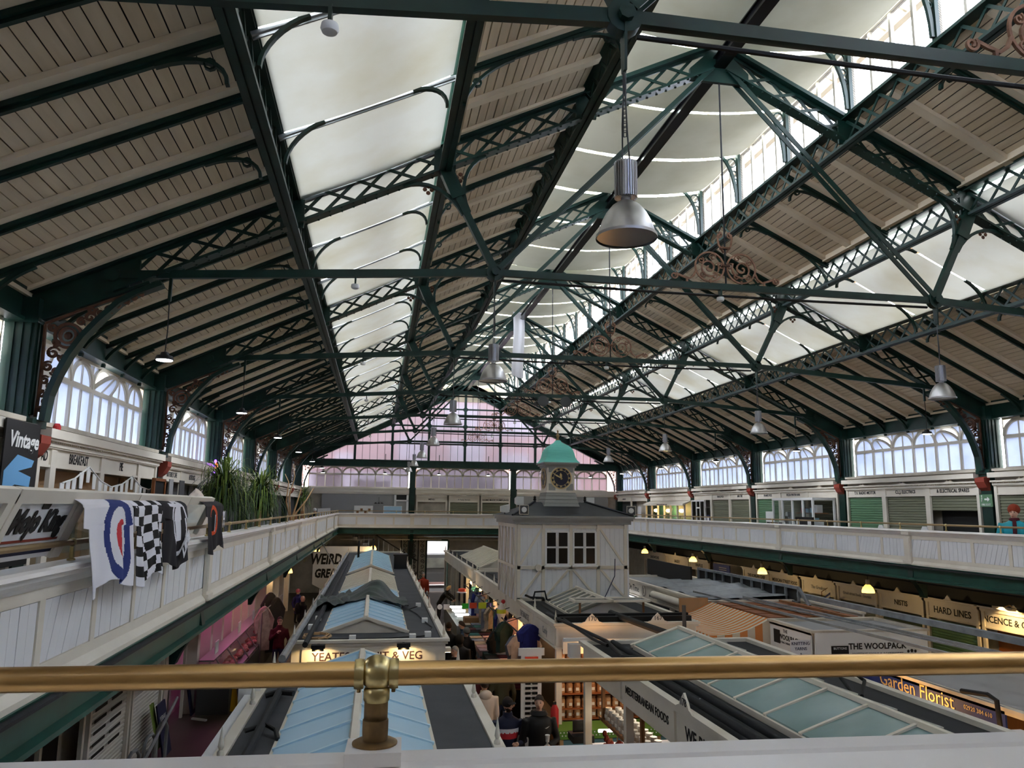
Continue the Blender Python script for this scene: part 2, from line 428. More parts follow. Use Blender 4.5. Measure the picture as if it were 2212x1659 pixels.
# =================================================================== ROOF: trusses
def lattice(m, A, B, depth, y0, y1, n, w=.055, flip=False):
    """crossed flat bars between chord lines A->B (2-D, underside) and the line depth above"""
    for i in range(n):
        for k in (0, 1):
            t0, t1 = i/n, (i+1)/n
            p = (A[0]+(B[0]-A[0])*t0, A[1]+(B[1]-A[1])*t0 + (depth-.06 if k else .05))
            q = (A[0]+(B[0]-A[0])*t1, A[1]+(B[1]-A[1])*t1 + (.05 if k else depth-.06))
            yy = (y0+y1)/2 + (.012 if k else -.012)
            m.bar((p[0], yy, p[1]), (q[0], yy, q[1]), .014, w*.85)
    return m
DP = (2.22, 4.38, 6.51)
def make_truss():
    t = thing('roof_truss', 'dark green riveted lattice roof truss with cambered tie bar spanning the hall', 'roof truss', (0, 0, 0), 'roof trusses across the hall')
    for sd in (-1, 1):
        # chords
        a = roofpt(sd, .12, 0); b = roofpt(sd, 8.75, 0)
        m = MB().bar((a[0], 0, a[1]+.02), (b[0], 0, b[1]+.02), .20, .035).bar((a[0], 0, a[1]+.05), (b[0], 0, b[1]+.05), .03, .05)
        k = 0
        d = .4
        while d < 8.7:
            x, z = roofpt(sd, d, .0)
            for yy in (-.07, .07): m.box(x-.016, x+.016, yy-.012, yy+.012, z-.012, z+.02)
            d += .16
        obj('bottom_chord', m, 'green', t)
        a = roofpt(sd, .02, .42); b = roofpt(sd, 9.7, .42)
        obj('top_chord', MB().bar((a[0], 0, a[1]), (b[0], 0, b[1]), .24, .06).bar((a[0], 0, a[1]-.05), (b[0], 0, b[1]-.05), .03, .07), 'green', t)
        for d0, d1, n in ((.45, DP[0], 4), (DP[0], DP[1], 5), (DP[1], DP[2], 5), (DP[2], 8.72, 5)):
            obj('lattice', lattice(MB(), roofpt(sd, d0, 0), roofpt(sd, d1, 0), .42, -.01, .01, n), 'green', t)
        for d in DP:   # stiffener plates under the purlins
            x, z = roofpt(sd, d, 0)
            obj('gusset', MB().box(x-.16, x+.16, -.018, .018, z, z+.42), 'green', t)
        # haunch plate
        P = [roofpt(sd, 8.45, .02), roofpt(sd, 8.45, .40), roofpt(sd, 9.75, .40), (XC+sd*9.75, 2.34), (XC+sd*9.5, 2.36), (XC+sd*8.9, 2.62)]
        m = MB().prism(P, -.02, .02)
        m.bar((XC+sd*9.55, 0, 2.36), (XC+sd*8.3, 0, 2.93), .16, .035)
        obj('haunch_plate', m, 'green', t)
        # cambered tie
        obj('tie_bar', MB().bar((XC+sd*8.75, 0, 3.02), (XC+sd*3.61, 0, 3.385), .07, .11), 'green', t)
        obj('tie_pin', MB().lathe([(.10, -.07), (.10, .07)], (XC+sd*8.78, 0, 3.02), 14, 'y'), 'green', t, sm=True); m = MB().lathe([(.13, -.05), (.13, .05)], (XC+sd*3.61, 0, 3.385), 14, 'y').lathe([(.06, -.1), (.06, .1)], (XC+sd*3.61, 0, 3.385), 8, 'y')
        obj('tie_pin', m, 'green', t, sm=True)
        # strut from purlin to tie node, flared head with curved brackets
        p2 = roofpt(sd, 4.38, .0)
        m = MB().bar((p2[0]-sd*.0, 0, p2[1]), (XC+sd*3.63, 0, 3.45), .10, .10)
        m.bar((p2[0], 0, p2[1]+.05), (p2[0]+(XC+sd*3.63-p2[0])*.28, 0, p2[1]+(3.45-p2[1])*.28), .14, .2)
        obj('strut', m, 'green', t)
        m = MB()
        for s2 in (-1, 1):
            c = Vector((p2[0], p2[1])); dn = Vector((XC+sd*3.63-p2[0], 3.45-p2[1])).normalized(); al = Vector((s2, -sd*s2*SL)).normalized()
            pts = []
            for i in range(9):
                tt = i/8*math.pi/2
                q = c + al*.62*(1-math.sin(tt)) + dn*.72*(1-math.cos(tt)) + al*.05
                pts.append((q.x, q.y))
            m.band(pts, .05, -.03, .03)
        sb = obj('strut_bracket', m, 'green', t)
        for s2 in (-1, 1):
            m = MB(); al = Vector((s2, -sd*s2*SL)).normalized(); dn = Vector((0, -1))
            q = Vector((p2[0], p2[1])) + al*.26 + dn*.2
            for dx, dz in ((0, .05), (.05, 0), (-.05, 0), (0, -.05)): m.ball((q.x+dx, 0, q.y+dz), .034, 6, (1, .5, 1))
            obj('flower', m, 'rust', sb)
        # twin rods from the tie node to the apex
        for yy in (-.07, .07):
            obj('tension_rod', MB().bar((XC+sd*3.56, yy, 3.44), (XC+sd*.12, yy, 7.03), .02, .075), 'green', t)
        g = MB()
        for s3 in (-1, 1):
            g.bar((XC+sd*3.61, s3*.035, 3.36), (XC+sd*3.61-.0, s3*.01, 2.98), .02, .05)
        obj('lamp_hanger', g, 'green', t)
    m = MB().bar((XC-3.61, 0, 3.385), (XC+3.61, 0, 3.385), .07, .10)
    obj('tie_bar', m, 'green', t)
    obj('conduit', MB().tube([(XC-3.5, .05, 3.29), (XC-1, .05, 3.26), (XC+1.2, .05, 3.26), (XC+3.5, .05, 3.28)], .02, 6), 'black', t)
    obj('hanger_rod', MB().tube([(XC, 0, 7.0), (XC, 0, 3.4)], .014, 6), 'black', t)
    # apex plate
    obj('apex_plate', MB().prism([(XC-.5, zb(.5)+.0), (XC+.5, zb(.5)+.0), (XC+.5, zb(.5)+.2), (XC, zb(0)+.44), (XC-.5, zb(.5)+.2)], -.03, .03), 'green', t)
    return t
truss0 = make_truss(); put(truss0, (0, Y(0), 0))
TR = [truss0]
for n in range(1, 7): TR.append(put(copy_tree(truss0), (0, Y(n), 0)))
# gable truss without tie
gt = thing('gable_truss', 'dark green lattice rafters framing the big glazed end gable', 'roof truss', (0, YE-.12, 0))
for sd in (-1, 1):
    a = roofpt(sd, .02, .02); b = roofpt(sd, 9.0, .02)
    obj('bottom_chord', MB().bar((a[0], YE-.12, a[1]), (b[0], YE-.12, b[1]), .2, .06), 'green', gt)
    a = roofpt(sd, .02, .42); b = roofpt(sd, 9.7, .42)
    obj('top_chord', MB().bar((a[0], YE-.12, a[1]), (b[0], YE-.12, b[1]), .24, .08), 'green', gt)
    m = MB(); lattice(m, roofpt(sd, .3, 0), roofpt(sd, 8.7, 0), .42, YE-.13, YE-.11, 19)
    obj('lattice', m, 'green', gt)
# purlins (longitudinal lattice girders)
side_nm = {-1: 'on the draped-shirt side', 1: 'on the roller-shutter side'}
pl_nm = {0: 'under the ridge clerestory', 1: 'along the upper edge of the long skylight', 2: 'along the lower edge of the long skylight'}
for sd in (-1, 1):
    for i, d in enumerate(DP):
        p = thing('purlin', f'lattice purlin {pl_nm[i]}, {side_nm[sd]}', 'roof beam', (XC+sd*d, YN, zb(d)))
        x = XC+sd*d; z = zb(d)
        obj('bottom_flange', MB().box(x-.09, x-.012, YN, YE, z-.03, z+.015).box(x+.012, x+.09, YN, YE, z-.03, z+.015).box(x-.02, x+.02, YN, YE, z+.0, z+.06), 'green', p)
        obj('top_flange', MB().box(x-.10, x+.10, YN, YE, z+.41, z+.46), 'green', p)
        for b in range(-1, 7):
            m = MB()
            nn = 14
            for k in range(nn):
                y0 = Y(b)+6*k/nn; y1 = Y(b)+6*(k+1)/nn
                m.bar((x-.012, y0, z+.04), (x-.012, y1, z+.42), .016, .045); m.bar((x+.012, y0, z+.42), (x+.012, y1, z+.04), .016, .045)
            obj('lattice', m, 'green', p)
obj_r = thing('ridge_beam', 'black steel beam running along the ridge under the cream sails', 'roof beam', (XC, YN, 7.1))
obj('beam', MB().box(XC-.06, XC+.06, YN, YE, 7.06, 7.20), 'black_gloss', obj_r)
obj('flange', MB().box(XC-.10, XC+.10, YN, YE, 7.04, 7.065).box(XC-.10, XC+.10, YN, YE, 7.195, 7.22), 'black_gloss', obj_r)
# =================================================================== ROOF: lantern with clerestory windows
win_n = [0]
def window(mb, m, loc=None):
    win_n[0] += 1
    return struct(obj(f'window_{win_n[0]}', mb, m))
for sd in (-1, 1):
    x = XC+sd*2.40
    m = MB().box(x-.05, x+.05, YN, YE, 6.44, 6.56).box(x-.05, x+.05, YN, YE, 7.66, 7.76).box(x-.13, x+.13, YN, YE, 6.40, 6.45)
    y = YN
    k = 0
    while y < YE-.3:
        m.box(x-.05, x+.05, y-.05, y+.05, 6.5, 7.7)
        for j in (1, 2, 3): m.box(x-.03, x+.03, y+j*.5-.025, y+j*.5+.025, 6.5, 7.7)
        y += 2
    wl = window(m, 'cream_dark')  # darker cream stands in for the backlit tone of the frames
    me = MB().box(-.006, .006, .03, .485, 6.56, 7.66).mesh('pane'); setmat(me, 'clerestory_glass')
    for i in range(24):
        for j in range(4):
            inst('pane', me, (x, YN+i*2+j*.5, 0), wl)
    # posts with curved brackets
    post = MB().box(-.05, .05, -.05, .05, 6.3, 7.68)
    pts = [(-sd*(.08+.5*(1-math.cos(t*math.pi/16))), 7.68-1.1*(1-math.sin(t*math.pi/16))) for t in range(9)]
    post.band(pts, .06, -.025, .025)
    for cx, cz, r in ((.17, 7.48, .10), (.12, 7.24, .055), (.10, 7.08, .04)): post.band(arc(-sd*cx, cz, r, 0, 360, 12), .022, -.015, .015)
    me = post.mesh('bracket_post'); fixn(me); setmat(me, 'green')
    for i in range(1, 24): inst('bracket_post', me, (x-sd*.06, YN+i*2, 0), wl)
# lantern roof glazing
m = MB(); g = MB()
for sd in (-1, 1):
    a = (XC+sd*2.75, 7.74); b = (XC, 8.95)
    for i in range(97):
        y = YN+i*.5
        m.bar((a[0], y, a[1]), (b[0], y, b[1]), .04, .07)
    g.prism([a, b, (b[0], b[1]+.012), (a[0], a[1]+.012)], YN, YE)
    m.bar((a[0], YN, a[1]), (a[0], YE, a[1]), .12, .1)
m.box(XC-.08, XC+.08, YN, YE, 8.88, 9.02)
lr = window(m, 'batten'); obj('glazing', g, 'glass', lr)
# lantern end walls
for yy in (YN-.1, YE+.05):
    o = struct(obj('lantern_end', MB().prism([(XC-2.5, 6.4), (XC+2.5, 6.4), (XC+2.7, 7.74), (XC, 8.95), (XC-2.7, 7.74)], yy, yy+.06), 'batten'))
# =================================================================== cloth blinds and sails
def blind_mesh(sd):
    def fn(u, v):
        d = 4.46+u*(6.43-4.46); y = .03+v*1.94
        sag = -.035*math.sin(math.pi*u)*(1-.2*math.cos(2*math.pi*v)) + .012*math.sin(7*v*math.pi+1)*math.sin(math.pi*u)
        return (sd*d, y, zb(d)+.37+sag)
    me = MB().grid(fn, 12, 10).mesh('blind'); setmat(me, 'blind_cloth'); smooth(me, 180); return me
def roller_mesh(sd):
    m = MB(); a = (sd*4.42, zb(4.42)+.36); b = (sd*6.47, zb(6.47)+.36)
    m.bar((a[0], .0, a[1]-.02), (b[0], .0, b[1]-.02), .035, .035); m.bar((a[0], .075, a[1]-.015), (b[0], .075, b[1]-.015), .02, .03)
    me = m.mesh('blind_bar'); setmat(me, 'galv'); return me
for sd in (-1, 1):
    bm_ = blind_mesh(sd); rm_ = roller_mesh(sd)
    lab = 'off-white fabric blind with grey edge bars under the skylight ' + ('on the shirt-draped side' if sd < 0 else 'on the roller-shutter side')
    for i in range(24):
        y = YN+2*i
        t = thing('fabric_blind', lab, 'blind', (XC, y, 0), 'skylight blinds ' + ('above the draped shirts' if sd < 0 else 'above the roller shutters'))
        inst('blind_sheet', bm_, (XC, y, 0), t)
        if sd < 0 or i % 3 == 0: inst('edge_bar', rm_, (XC, y, 0), t)
        # curved brackets at the purlins, blind side
    for dd, s2 in ((4.52, 1), (6.38, -1)):
        m = MB(); pts = []
        for i in range(9):
            tt = i/8*math.pi/2; ddd = dd+s2*.42*(1-math.cos(tt)); x, z = roofpt(sd, ddd, .34-.36*(1-math.sin(tt))); pts.append((x-XC, z))
        m.band(pts, .035, -.03, .03)
        me = m.mesh('blind_bracket'); fixn(me); setmat(me, 'green')
        for i in range(24):
            if i % 3:
                o = inst('skylight_bracket', me, (XC, YN+2*i, 0)); tag(o, 'curved dark green bracket at the ' + ('upper' if s2 > 0 else 'lower') + ' blind edge ' + ('on the shirt-draped side' if sd < 0 else 'on the roller-shutter side'), 'bracket', ('upper' if s2 > 0 else 'lower') + ' skylight brackets ' + ('on the draped side' if sd < 0 else 'on the shutter side'))
    # unseen board added above the blinds to cast the soft middle band
    x, z = roofpt(sd, 5.5, .95)
    o = obj('shadow_board', MB().box(x-.22, x+.22, YN, YE, z, z+.05), 'wood'); tag(o, 'unseen narrow board added over the skylight to shade the blinds ' + ('on the shirt-draped side' if sd < 0 else 'on the roller-shutter side'), 'shadow board')
rs = random.Random(3)
for i in range(24):
    k = rs.uniform(.02, .09); k2 = rs.uniform(-.03, .03)
    def fn(u, v, k=k, k2=k2):
        x = (u*2-1)*2.3; y = .04+v*1.9
        z = 7.66-(.20+k)*(1-(2*u-1)**2)-(.05+.05*math.sin(math.pi*u))*math.sin(math.pi*v) + .01*math.sin(9*v+4*u) + k2*(v-.5)
        y += .06*math.sin(math.pi*u)*(v-.5)*-1
        return (XC+x, YN+2*i+y, z)
    o = obj('ridge_sail', MB().grid(fn, 16, 8), 'sail_cloth', sm=True, loc=(XC, YN+2*i, 7.6), fix=False)
    tag(o, 'cream cloth sail sagging across the ridge lantern between the clerestory windows', 'sail', 'sails under the ridge lantern')
# loose white cloth hanging down
def fn(u, v):
    x = 4.78+u*.46; y = 27.6+.05*math.sin(u*9+v*2)+.2*u
    return (x+.03*math.sin(v*5), y, 7.35-v*2.45-.18*u*v+.1*(u-.5))
o = obj('hanging_cloth', MB().grid(fn, 10, 14), 'hang_cloth', sm=True, loc=(5, 27.6, 7.3), fix=False)
tag(o, 'loose white cloth hanging straight down from the ridge', 'cloth')
# =================================================================== arched windows between the columns
BW = 5.46; AW = BW/6
def arch_parts():
    """frame of one six-arch window, local: u along the window from 0, z world, thickness along n (0)"""
    m = MB()
    T = .05
    m.prism([(0, 1.05), (BW, 1.05), (BW, 1.11), (0, 1.11)], -.07, .07)
    m.prism([(0, 2.26), (BW, 2.26), (BW, 2.34), (0, 2.34)], -T, T)
    m.prism([(0, 1.80), (BW, 1.80), (BW, 1.86), (0, 1.86)], -T, T)
    for i in range(7):
        u = i*AW; w = .035
        m.prism([(max(u-w, 0), 1.1), (min(u+w, BW), 1.1), (min(u+w, BW), 1.9), (max(u-w, 0), 1.9)], -T, T)
        if 0 < i < 6:
            m.prism([(u-.012, 1.95), (u+.012, 1.95), (u+.012, 2.3), (u-.012, 2.3)], -.03, .03)
    for i in range(6):
        u = (i+.5)*AW
        m.prism([(u-.02, 1.1), (u+.02, 1.1), (u+.02, 1.82), (u-.02, 1.82)], -.035, .035)
        # outer arch in the fixed frame
        m.band(arc(u, 1.86, AW/2-.005, 0, 180, 14, .40), .05, -T, T)
    m.prism([(0, 1.1), (.03, 1.1), (.03, 2.3), (0, 2.3)], -T, T); m.prism([(BW-.03, 1.1), (BW, 1.1), (BW, 2.3), (BW-.03, 2.3)], -T, T)
    return m
R_ = AW/2-.045
def casement_mesh():
    m = MB().band(arc(0, .0, R_, 0, 180, 14, .36), .045, -.03, .03).prism([(-R_, -.02), (R_, -.02), (R_, .025), (-R_, .025)], -.03, .03).prism([(-.016, 0), (.016, 0), (.016, .36), (-.016, .36)], -.025, .025)
    return m
def half_pane(s):
    pts = [(s*.016, .02)] + [(s*a, b) for a, b in arc(0, 0, R_-.015, 0, 88, 8, .345)]
    return MB().prism([(a, max(b, .02)) for a, b in pts], -.004, .004)
def spandrel():
    pts = [(AW/2, .02)] + [(AW-0-a, b) for a, b in []]
    poly = [(0, .44)] + [(0 + 0, .44)]
    P = [(x, y) for x, y in arc(-AW/2, 0, AW/2+.0, 0, 80, 6, .40)] + [(-.1, .44), (.1, .44)] + [(x, y) for x, y in arc(AW/2, 0, AW/2, 100, 180, 6, .40)]
    return MB().prism(P[:-1], -.003, .003)
def mk(mb, name, m):
    me = mb.mesh(name); fixn(me); setmat(me, m); return me
FR = arch_parts(); ME_frame = {}
def win_meshes(glass, frame):
    return dict(frame=mk(FR, 'frame', frame), low=mk(MB().box(.036, AW/2-.021, -.004, .004, 1.105, 1.805), 'pane', glass), cas=mk(casement_mesh(), 'casement', frame),
        hl=mk(half_pane(-1), 'pane', glass), hr=mk(half_pane(1), 'pane', glass), sp=mk(spandrel(), 'spandrel_pane', glass))
WMs = win_meshes('frosted', 'cream'); WMf = win_meshes('obscured', 'cream')
def arched_window(P, dirv, WM, tilts=(), full=True):
    """P: world position of u=0 (z=0); dirv: unit vector of u"""
    rz = math.atan2(dirv[1], dirv[0])
    win_n[0] += 1
    o = bpy.data.objects.new(f'window_{win_n[0]}', WM['frame']); COL.objects.link(o); o.location = P; o.rotation_euler = (0, 0, rz); struct(o)
    def ch(name, me, loc, rot=(0,0,0), par=None):
        c = bpy.data.objects.new(name, me); COL.objects.link(c); c.parent = par or o; c.location = loc; c.rotation_euler = rot; return c
    for i in range(6):
        ch('pane', WM['low'], (i*AW, 0, 0)); ch('pane', WM['low'], ((i+.5)*AW-.015, 0, 0))
        c = ch('casement', WM['cas'], ((i+.5)*AW, 0, 1.865), (math.radians(tilts[i]) if i < len(tilts) else 0, 0, 0))
        ch('pane', WM['hl'], (0, 0, 0), par=c); ch('pane', WM['hr'], (0, 0, 0), par=c)
        if i: ch('spandrel_pane', WM['sp'], (i*AW, 0, 1.86))
    return o
XW = 9.98
for n in range(-1, 7):
    # left wall: u runs +y, inside is +x  -> local y axis (n) is rotated to -x ; tilt inwards = negative about u
    tl = (0, 0, 0, 38, 0, 0) if n in (1, 2, 3, 4) else ()
    if n == 1: tl = (34, 0, 0, 38, 0, 0)
    arched_window((XC-XW, Y(n)+.27, 0), (0, 1), WMs, [t for t in tl])
    tr = (0, -36, 0, 0, -36, 0) if n == 2 else ((0, -30, 0, -30, 0, 0) if n > 2 else ())
    arched_window((XC+XW, Y(n)+.27, 0), (0, 1), WMs, list(tr)[::-1])
for x0 in (-4.05, 2.3, 8.45):
    w_ = arched_window((x0-.08 if x0 > 0 else x0, YE+.1, 0), (1, 0), WMf)
    if x0 != 2.3: w_.scale = (1.07, 1, 1)
    else: w_.scale = (1.05, 1, 1)
# gable glazing
GX = [XC+2.2*k for k in range(-4, 5)]; GZ = [2.72, 3.75, 4.85, 5.92, 7.2]
yg = YE+.02
m = MB()
for x in GX:
    top = zb(x-XC)+.05
    if top > 2.8: m.box(x-.07, x+.07, yg-.08, yg+.08, 2.6, top)
for z in GZ[1:4]:
    d = (7.034+.05-z)/SL
    m.box(XC-d, XC+d, yg-.05, yg+.05, z-.045, z+.045)
    for x in GX:
        if abs(x-XC) < d-.1:
            for sx in (-1, 1):
                for sz in (-1, 1): m.prism([(x+sx*.05, z+sz*.03), (x+sx*.17, z+sz*.03), (x+sx*.05, z+sz*.15)], yg-.03, yg+.03)
m2 = MB()
x = XC-8.8
while x < XC+8.81:
    top = zb(x-XC)+.03
    if top > 2.75: m2.box(x-.012, x+.012, yg-.03, yg+.03, 2.7, top)
    x += .44
gw = window(m, 'green'); obj('glazing_bar', m2, 'green', gw)
def clip(x0, x1, z0, z1):
    poly = [(x0, z0), (x1, z0), (x1, z1), (x0, z1)]
    for s in (-1, 1):
        out = []
        f = lambda p: 7.034+.03 - SL*s*(p[0]-XC) - p[1]
        for i in range(len(poly)):
            a, b = poly[i], poly[(i+1) % len(poly)]; fa, fb = f(a), f(b)
            if fa >= 0: out.append(a)
            if fa*fb < 0: t = fa/(fa-fb); out.append((a[0]+(b[0]-a[0])*t, a[1]+(b[1]-a[1])*t))
        poly = out
        if len(poly) < 3: return None
    return poly
for i in range(40):
    x0 = XC-8.8+.44*i
    for j in range(4):
        p = clip(x0+.012, x0+.428, GZ[j]+(.0 if j == 0 else .045), GZ[j+1]-.045)
        if p: obj('pane', MB().prism(p, yg+.05, yg+.058), 'obscured', gw)
gbm = MB()
for sd in (-1, 1): gbm.prism([(XC, zb(0)), (XC, zb(0)+.75), (XC+sd*9.95, zb(9.95)+.75), (XC+sd*9.95, zb(9.95))], yg+.03, yg+.10)
struct(obj('dark_panel_1', gbm, 'green'))
# girder under the gable and wall plates along the sides
o = obj('gable_girder', MB().box(XC-9.9, XC+9.9, YE-.28, YE+.04, 2.32, 2.70).box(XC-9.9, XC+9.9, YE-.32, YE-.2, 2.64, 2.72).box(XC-9.9, XC+9.9, YE-.32, YE-.2, 2.30, 2.36), 'green'); struct(o)
for sd, nm in ((-1, 'shirt-draped'), (1, 'roller-shutter')):
    x = XC+sd*9.82
    p = thing('wall_plate', f'dark green plate girder above the arched windows on the {nm} side', 'roof beam', (x, YN, 2.34))
    obj('web', MB().box(x-.03, x+.03, YN, YE, 2.34, 2.72), 'green', p); obj('flange', MB().box(x-.10, x+.10, YN, YE, 2.30, 2.345).box(x-.09, x+.09, YN, YE, 2.70, 2.74), 'green', p)
# near gable glazing (behind the viewer)
m = MB()
d = (7.05-2.65)/SL
gn = window(MB().prism([(XC-9.9, 2.62), (XC+9.9, 2.62), (XC+9.9, 2.75), (XC-9.9, 2.75)], YN-.2, YN), 'green')
obj('pane', MB().prism([(XC-d, 2.65), (XC+d, 2.65), (XC, 7.05)], YN-.1, YN-.08), 'frosted', gn)
struct(obj('wall_near', MB().prism([(XC-9.9, 2.62), (XC-d, 2.62), (XC, 7.0), (XC+d, 2.62), (XC+9.9, 2.62), (XC+9.9, 2.7), (XC+2.3, 6.7), (XC, 7.9), (XC-2.3, 6.7), (XC-9.9, 2.7)], YN-.1, YN-.06), 'batten'))
# brick building beyond the far gable
bb = thing('brick_building', 'red brick building seen blurred through the obscured gable glass', 'building', (XC, 51, ZF))
mat('brick', (204, 158, 150), .8, noise=.4, scale=1.2, col2=(222, 190, 184))
mat('render_white', (226, 224, 232), .8)
obj('wall', MB().box(XC-16, XC+16, 51, 52, ZF, 6.4).prism([(XC-16, 6.4), (XC+16, 6.4), (XC+3, 7.6), (XC-6, 7.6)], 51, 52), 'brick', bb)
for x, z0, z1, ww in ((-3.5, -2, 2.2, 2.4), (2.2, 3.0, 4.6, 1.9), (5.8, 2.4, 4.4, 2.4), (5.4, 5.2, 6.8, 2.2), (9.2, 4.8, 6.2, 2.2), (9.0, 2.6, 3.6, 2.0), (.4, 5.2, 6.4, 1.6), (12.2, -1, 2.2, 2.6), (5.2, -1.2, 1.9, 5.2), (-.4, -1.2, 1.7, 2.4), (-2.2, 2.6, 3.4, 1.2), (3.6, 5.0, 5.8, 1.2), (3.2, -4, 2.25, 14.5), (-3.6, 3.6, 4.4, 1.6), (7.4, 4.6, 5.1, 1.2), (2.0, 2.4, 2.9, 2.6), (10.6, 2.5, 3.0, 1.2)):
    obj('window', MB().box(x-ww/2, x+ww/2, 50.93, 51.02, z0, z1), 'render_white', bb)
# =================================================================== columns with arched brackets
def make_column():
    c = thing('column', 'dark green fluted iron column with rusty filigree arch bracket under the roof truss', 'column', (0, 0, ZG), 'columns along the galleries')
    # local: hall lies towards +x ; origin at column centre
    x0, x1 = -.20, .18
    m = MB().box(x0, x1, -.15, .15, 1.02, 2.62).box(x0, x1+.03, -.19, .19, 2.28, 2.36)
    for yy in (-.09, 0, .09): m.box(x1, x1+.02, yy-.02, yy+.02, 1.1, 2.3)
    for xx in (-.1, .0, .1): m.box(xx-.025, xx+.025, -.17, .17, 1.1, 2.3)
    obj('shaft', m, 'green', c)
    obj('capital', MB().box(x0-.02, x1+.10, -.21, .21, .94, 1.04).box(x0-.01, x1+.05, -.18, .18, .86, .94), 'green', c)
    obj('pedestal', MB().box(x0, x1+.03, -.16, .16, ZG-.1, .86).box(x0, x1+.05, -.18, .18, ZG, ZG+.25), 'green', c)
    pts = [(x1+.02, .88), (x1+.20, .84), (x1+.20, .74), (x1+.12, .60), (x1+.02, .52)]
    obj('corbel', MB().prism(pts, -.15, .15), 'corbel_red', c)
    # arch rib in column coordinates: d -> x = 9.77-d
    rib = [(8.15, 2.93), (8.45, 2.79), (8.67, 2.64), (8.90, 2.38), (9.07, 2.16), (9.22, 1.90), (9.33, 1.63), (9.41, 1.36), (9.44, 1.02)]
    rib = [(9.77-d, z) for d, z in rib]
    o = obj('arch_rib', MB().band(rib, .07, -.09, .09), 'green', c)
    # filigree: scrolls filling the spandrel
    f = MB(); T = .02
    def sc(cx, cz, r, a0, turns, w=.024, r1=.02): f.band(spiral(cx, cz, r, r1, a0, turns, 18), w, -T, T)
    X = lambda d: 9.77-d
    f.band(arc(X(9.26), 2.16, .16, 0, 360, 20), .035, -T, T); f.band(arc(X(9.26), 2.16, .10, 0, 360, 14), .03, -T*1.6, T*1.6); f.ball((X(9.26), 0, 2.16), .055, 8, (1, .6, 1))
    for (d, z, r, a) in ((9.42, 1.92, .085, .5), (9.29, 1.86, .07, 2.5), (9.47, 1.74, .07, 1.0), (9.37, 1.68, .065, 3.4), (9.49, 1.56, .06, .8), (9.42, 1.48, .055, 3.9), (9.50, 1.38, .048, 1.2), (9.46, 1.28, .04, 4.), (9.50, 1.18, .034, 1.),
            (9.02, 2.42, .085, 5), (9.12, 2.36, .055, 1), (8.90, 2.48, .075, 2.), (8.80, 2.54, .06, 5), (8.70, 2.62, .06, 2.2), (8.60, 2.67, .05, 5.2), (8.50, 2.73, .045, 2.), (8.42, 2.78, .035, 5), (9.0, 2.52, .05, 2), (9.45, 2.26, .06, 2.2), (9.4, 2.06, .05, 4.2)):
        sc(X(d), z, r, a, 1.35, .022); sc(X(d), z, r*.62, a+2, .8, .018)
    f.band([(X(9.55), 1.08), (X(9.53), 1.5), (X(9.55), 2.30)], .03, -T, T); f.band([(X(9.55), 2.31), (X(9.0), 2.58), (X(8.35), 2.86)], .03, -T, T)
    obj('filigree', f, 'rust', o)
    return c
col0 = make_column(); put(col0, (XC-9.77, Y(1), 0))
# the column origin stands on the floor; meshes are stored relative to it
first = True
for sd in (-1, 1):
    for n in range(-1, 8):
        if n == -1: continue
        o = col0 if first else copy_tree(col0)
        first = False
        put(o, (XC+sd*9.77, min(Y(n), YE-.2), ZG), 0 if sd < 0 else math.pi)
for x in (2.05, 8.2):
    o = thing('gable_column', 'dark green square column between the end-wall windows', 'column', (x, YE-.1, ZF), 'columns of the end wall')
    obj('shaft', MB().box(x-.16, x+.16, YE-.22, YE+.06, ZF, 2.32), 'green', o)
    obj('capital', MB().box(x-.2, x+.2, YE-.27, YE+.06, .98, 1.08).box(x-.22, x+.22, YE-.28, YE+.06, 2.2, 2.3), 'green', o)
# =================================================================== gallery parapets
def clip_rect(poly, x0, x1, z0, z1):
    for ax, v, s in ((0, x0, 1), (0, x1, -1), (1, z0, 1), (1, z1, -1)):
        out = []
        for i in range(len(poly)):
            a, b = poly[i], poly[(i+1) % len(poly)]; fa, fb = s*(a[ax]-v), s*(b[ax]-v)
            if fa >= 0: out.append(a)
            if fa*fb < 0: t = fa/(fa-fb); out.append(tuple(a[k]+(b[k]-a[k])*t for k in (0, 1)))
        poly = out
        if len(poly) < 3: return None
    return poly
def panel_mb(W, H, slant):
    """boarded panel: diagonal boards with open joints, local u 0..W, z 0..H, facing +n (thickness along n)"""
    m = MB(); bw = .13
    n = int((W+H)/bw)+2
    for i in range(-1, n):
        a = i*bw+.004; b = (i+1)*bw-.004
        p = [(a, 0), (b, 0), (b-slant*H, H), (a-slant*H, H)]
        p = clip_rect(p, 0, W, 0, H)
        if p: m.prism(p, .0, .012+.002*(i % 2))
    m.prism([(0, 0), (W, 0), (W, H), (0, H)], -.012, .004)
    return m
PZ0, PZ1 = -1.06, -.64
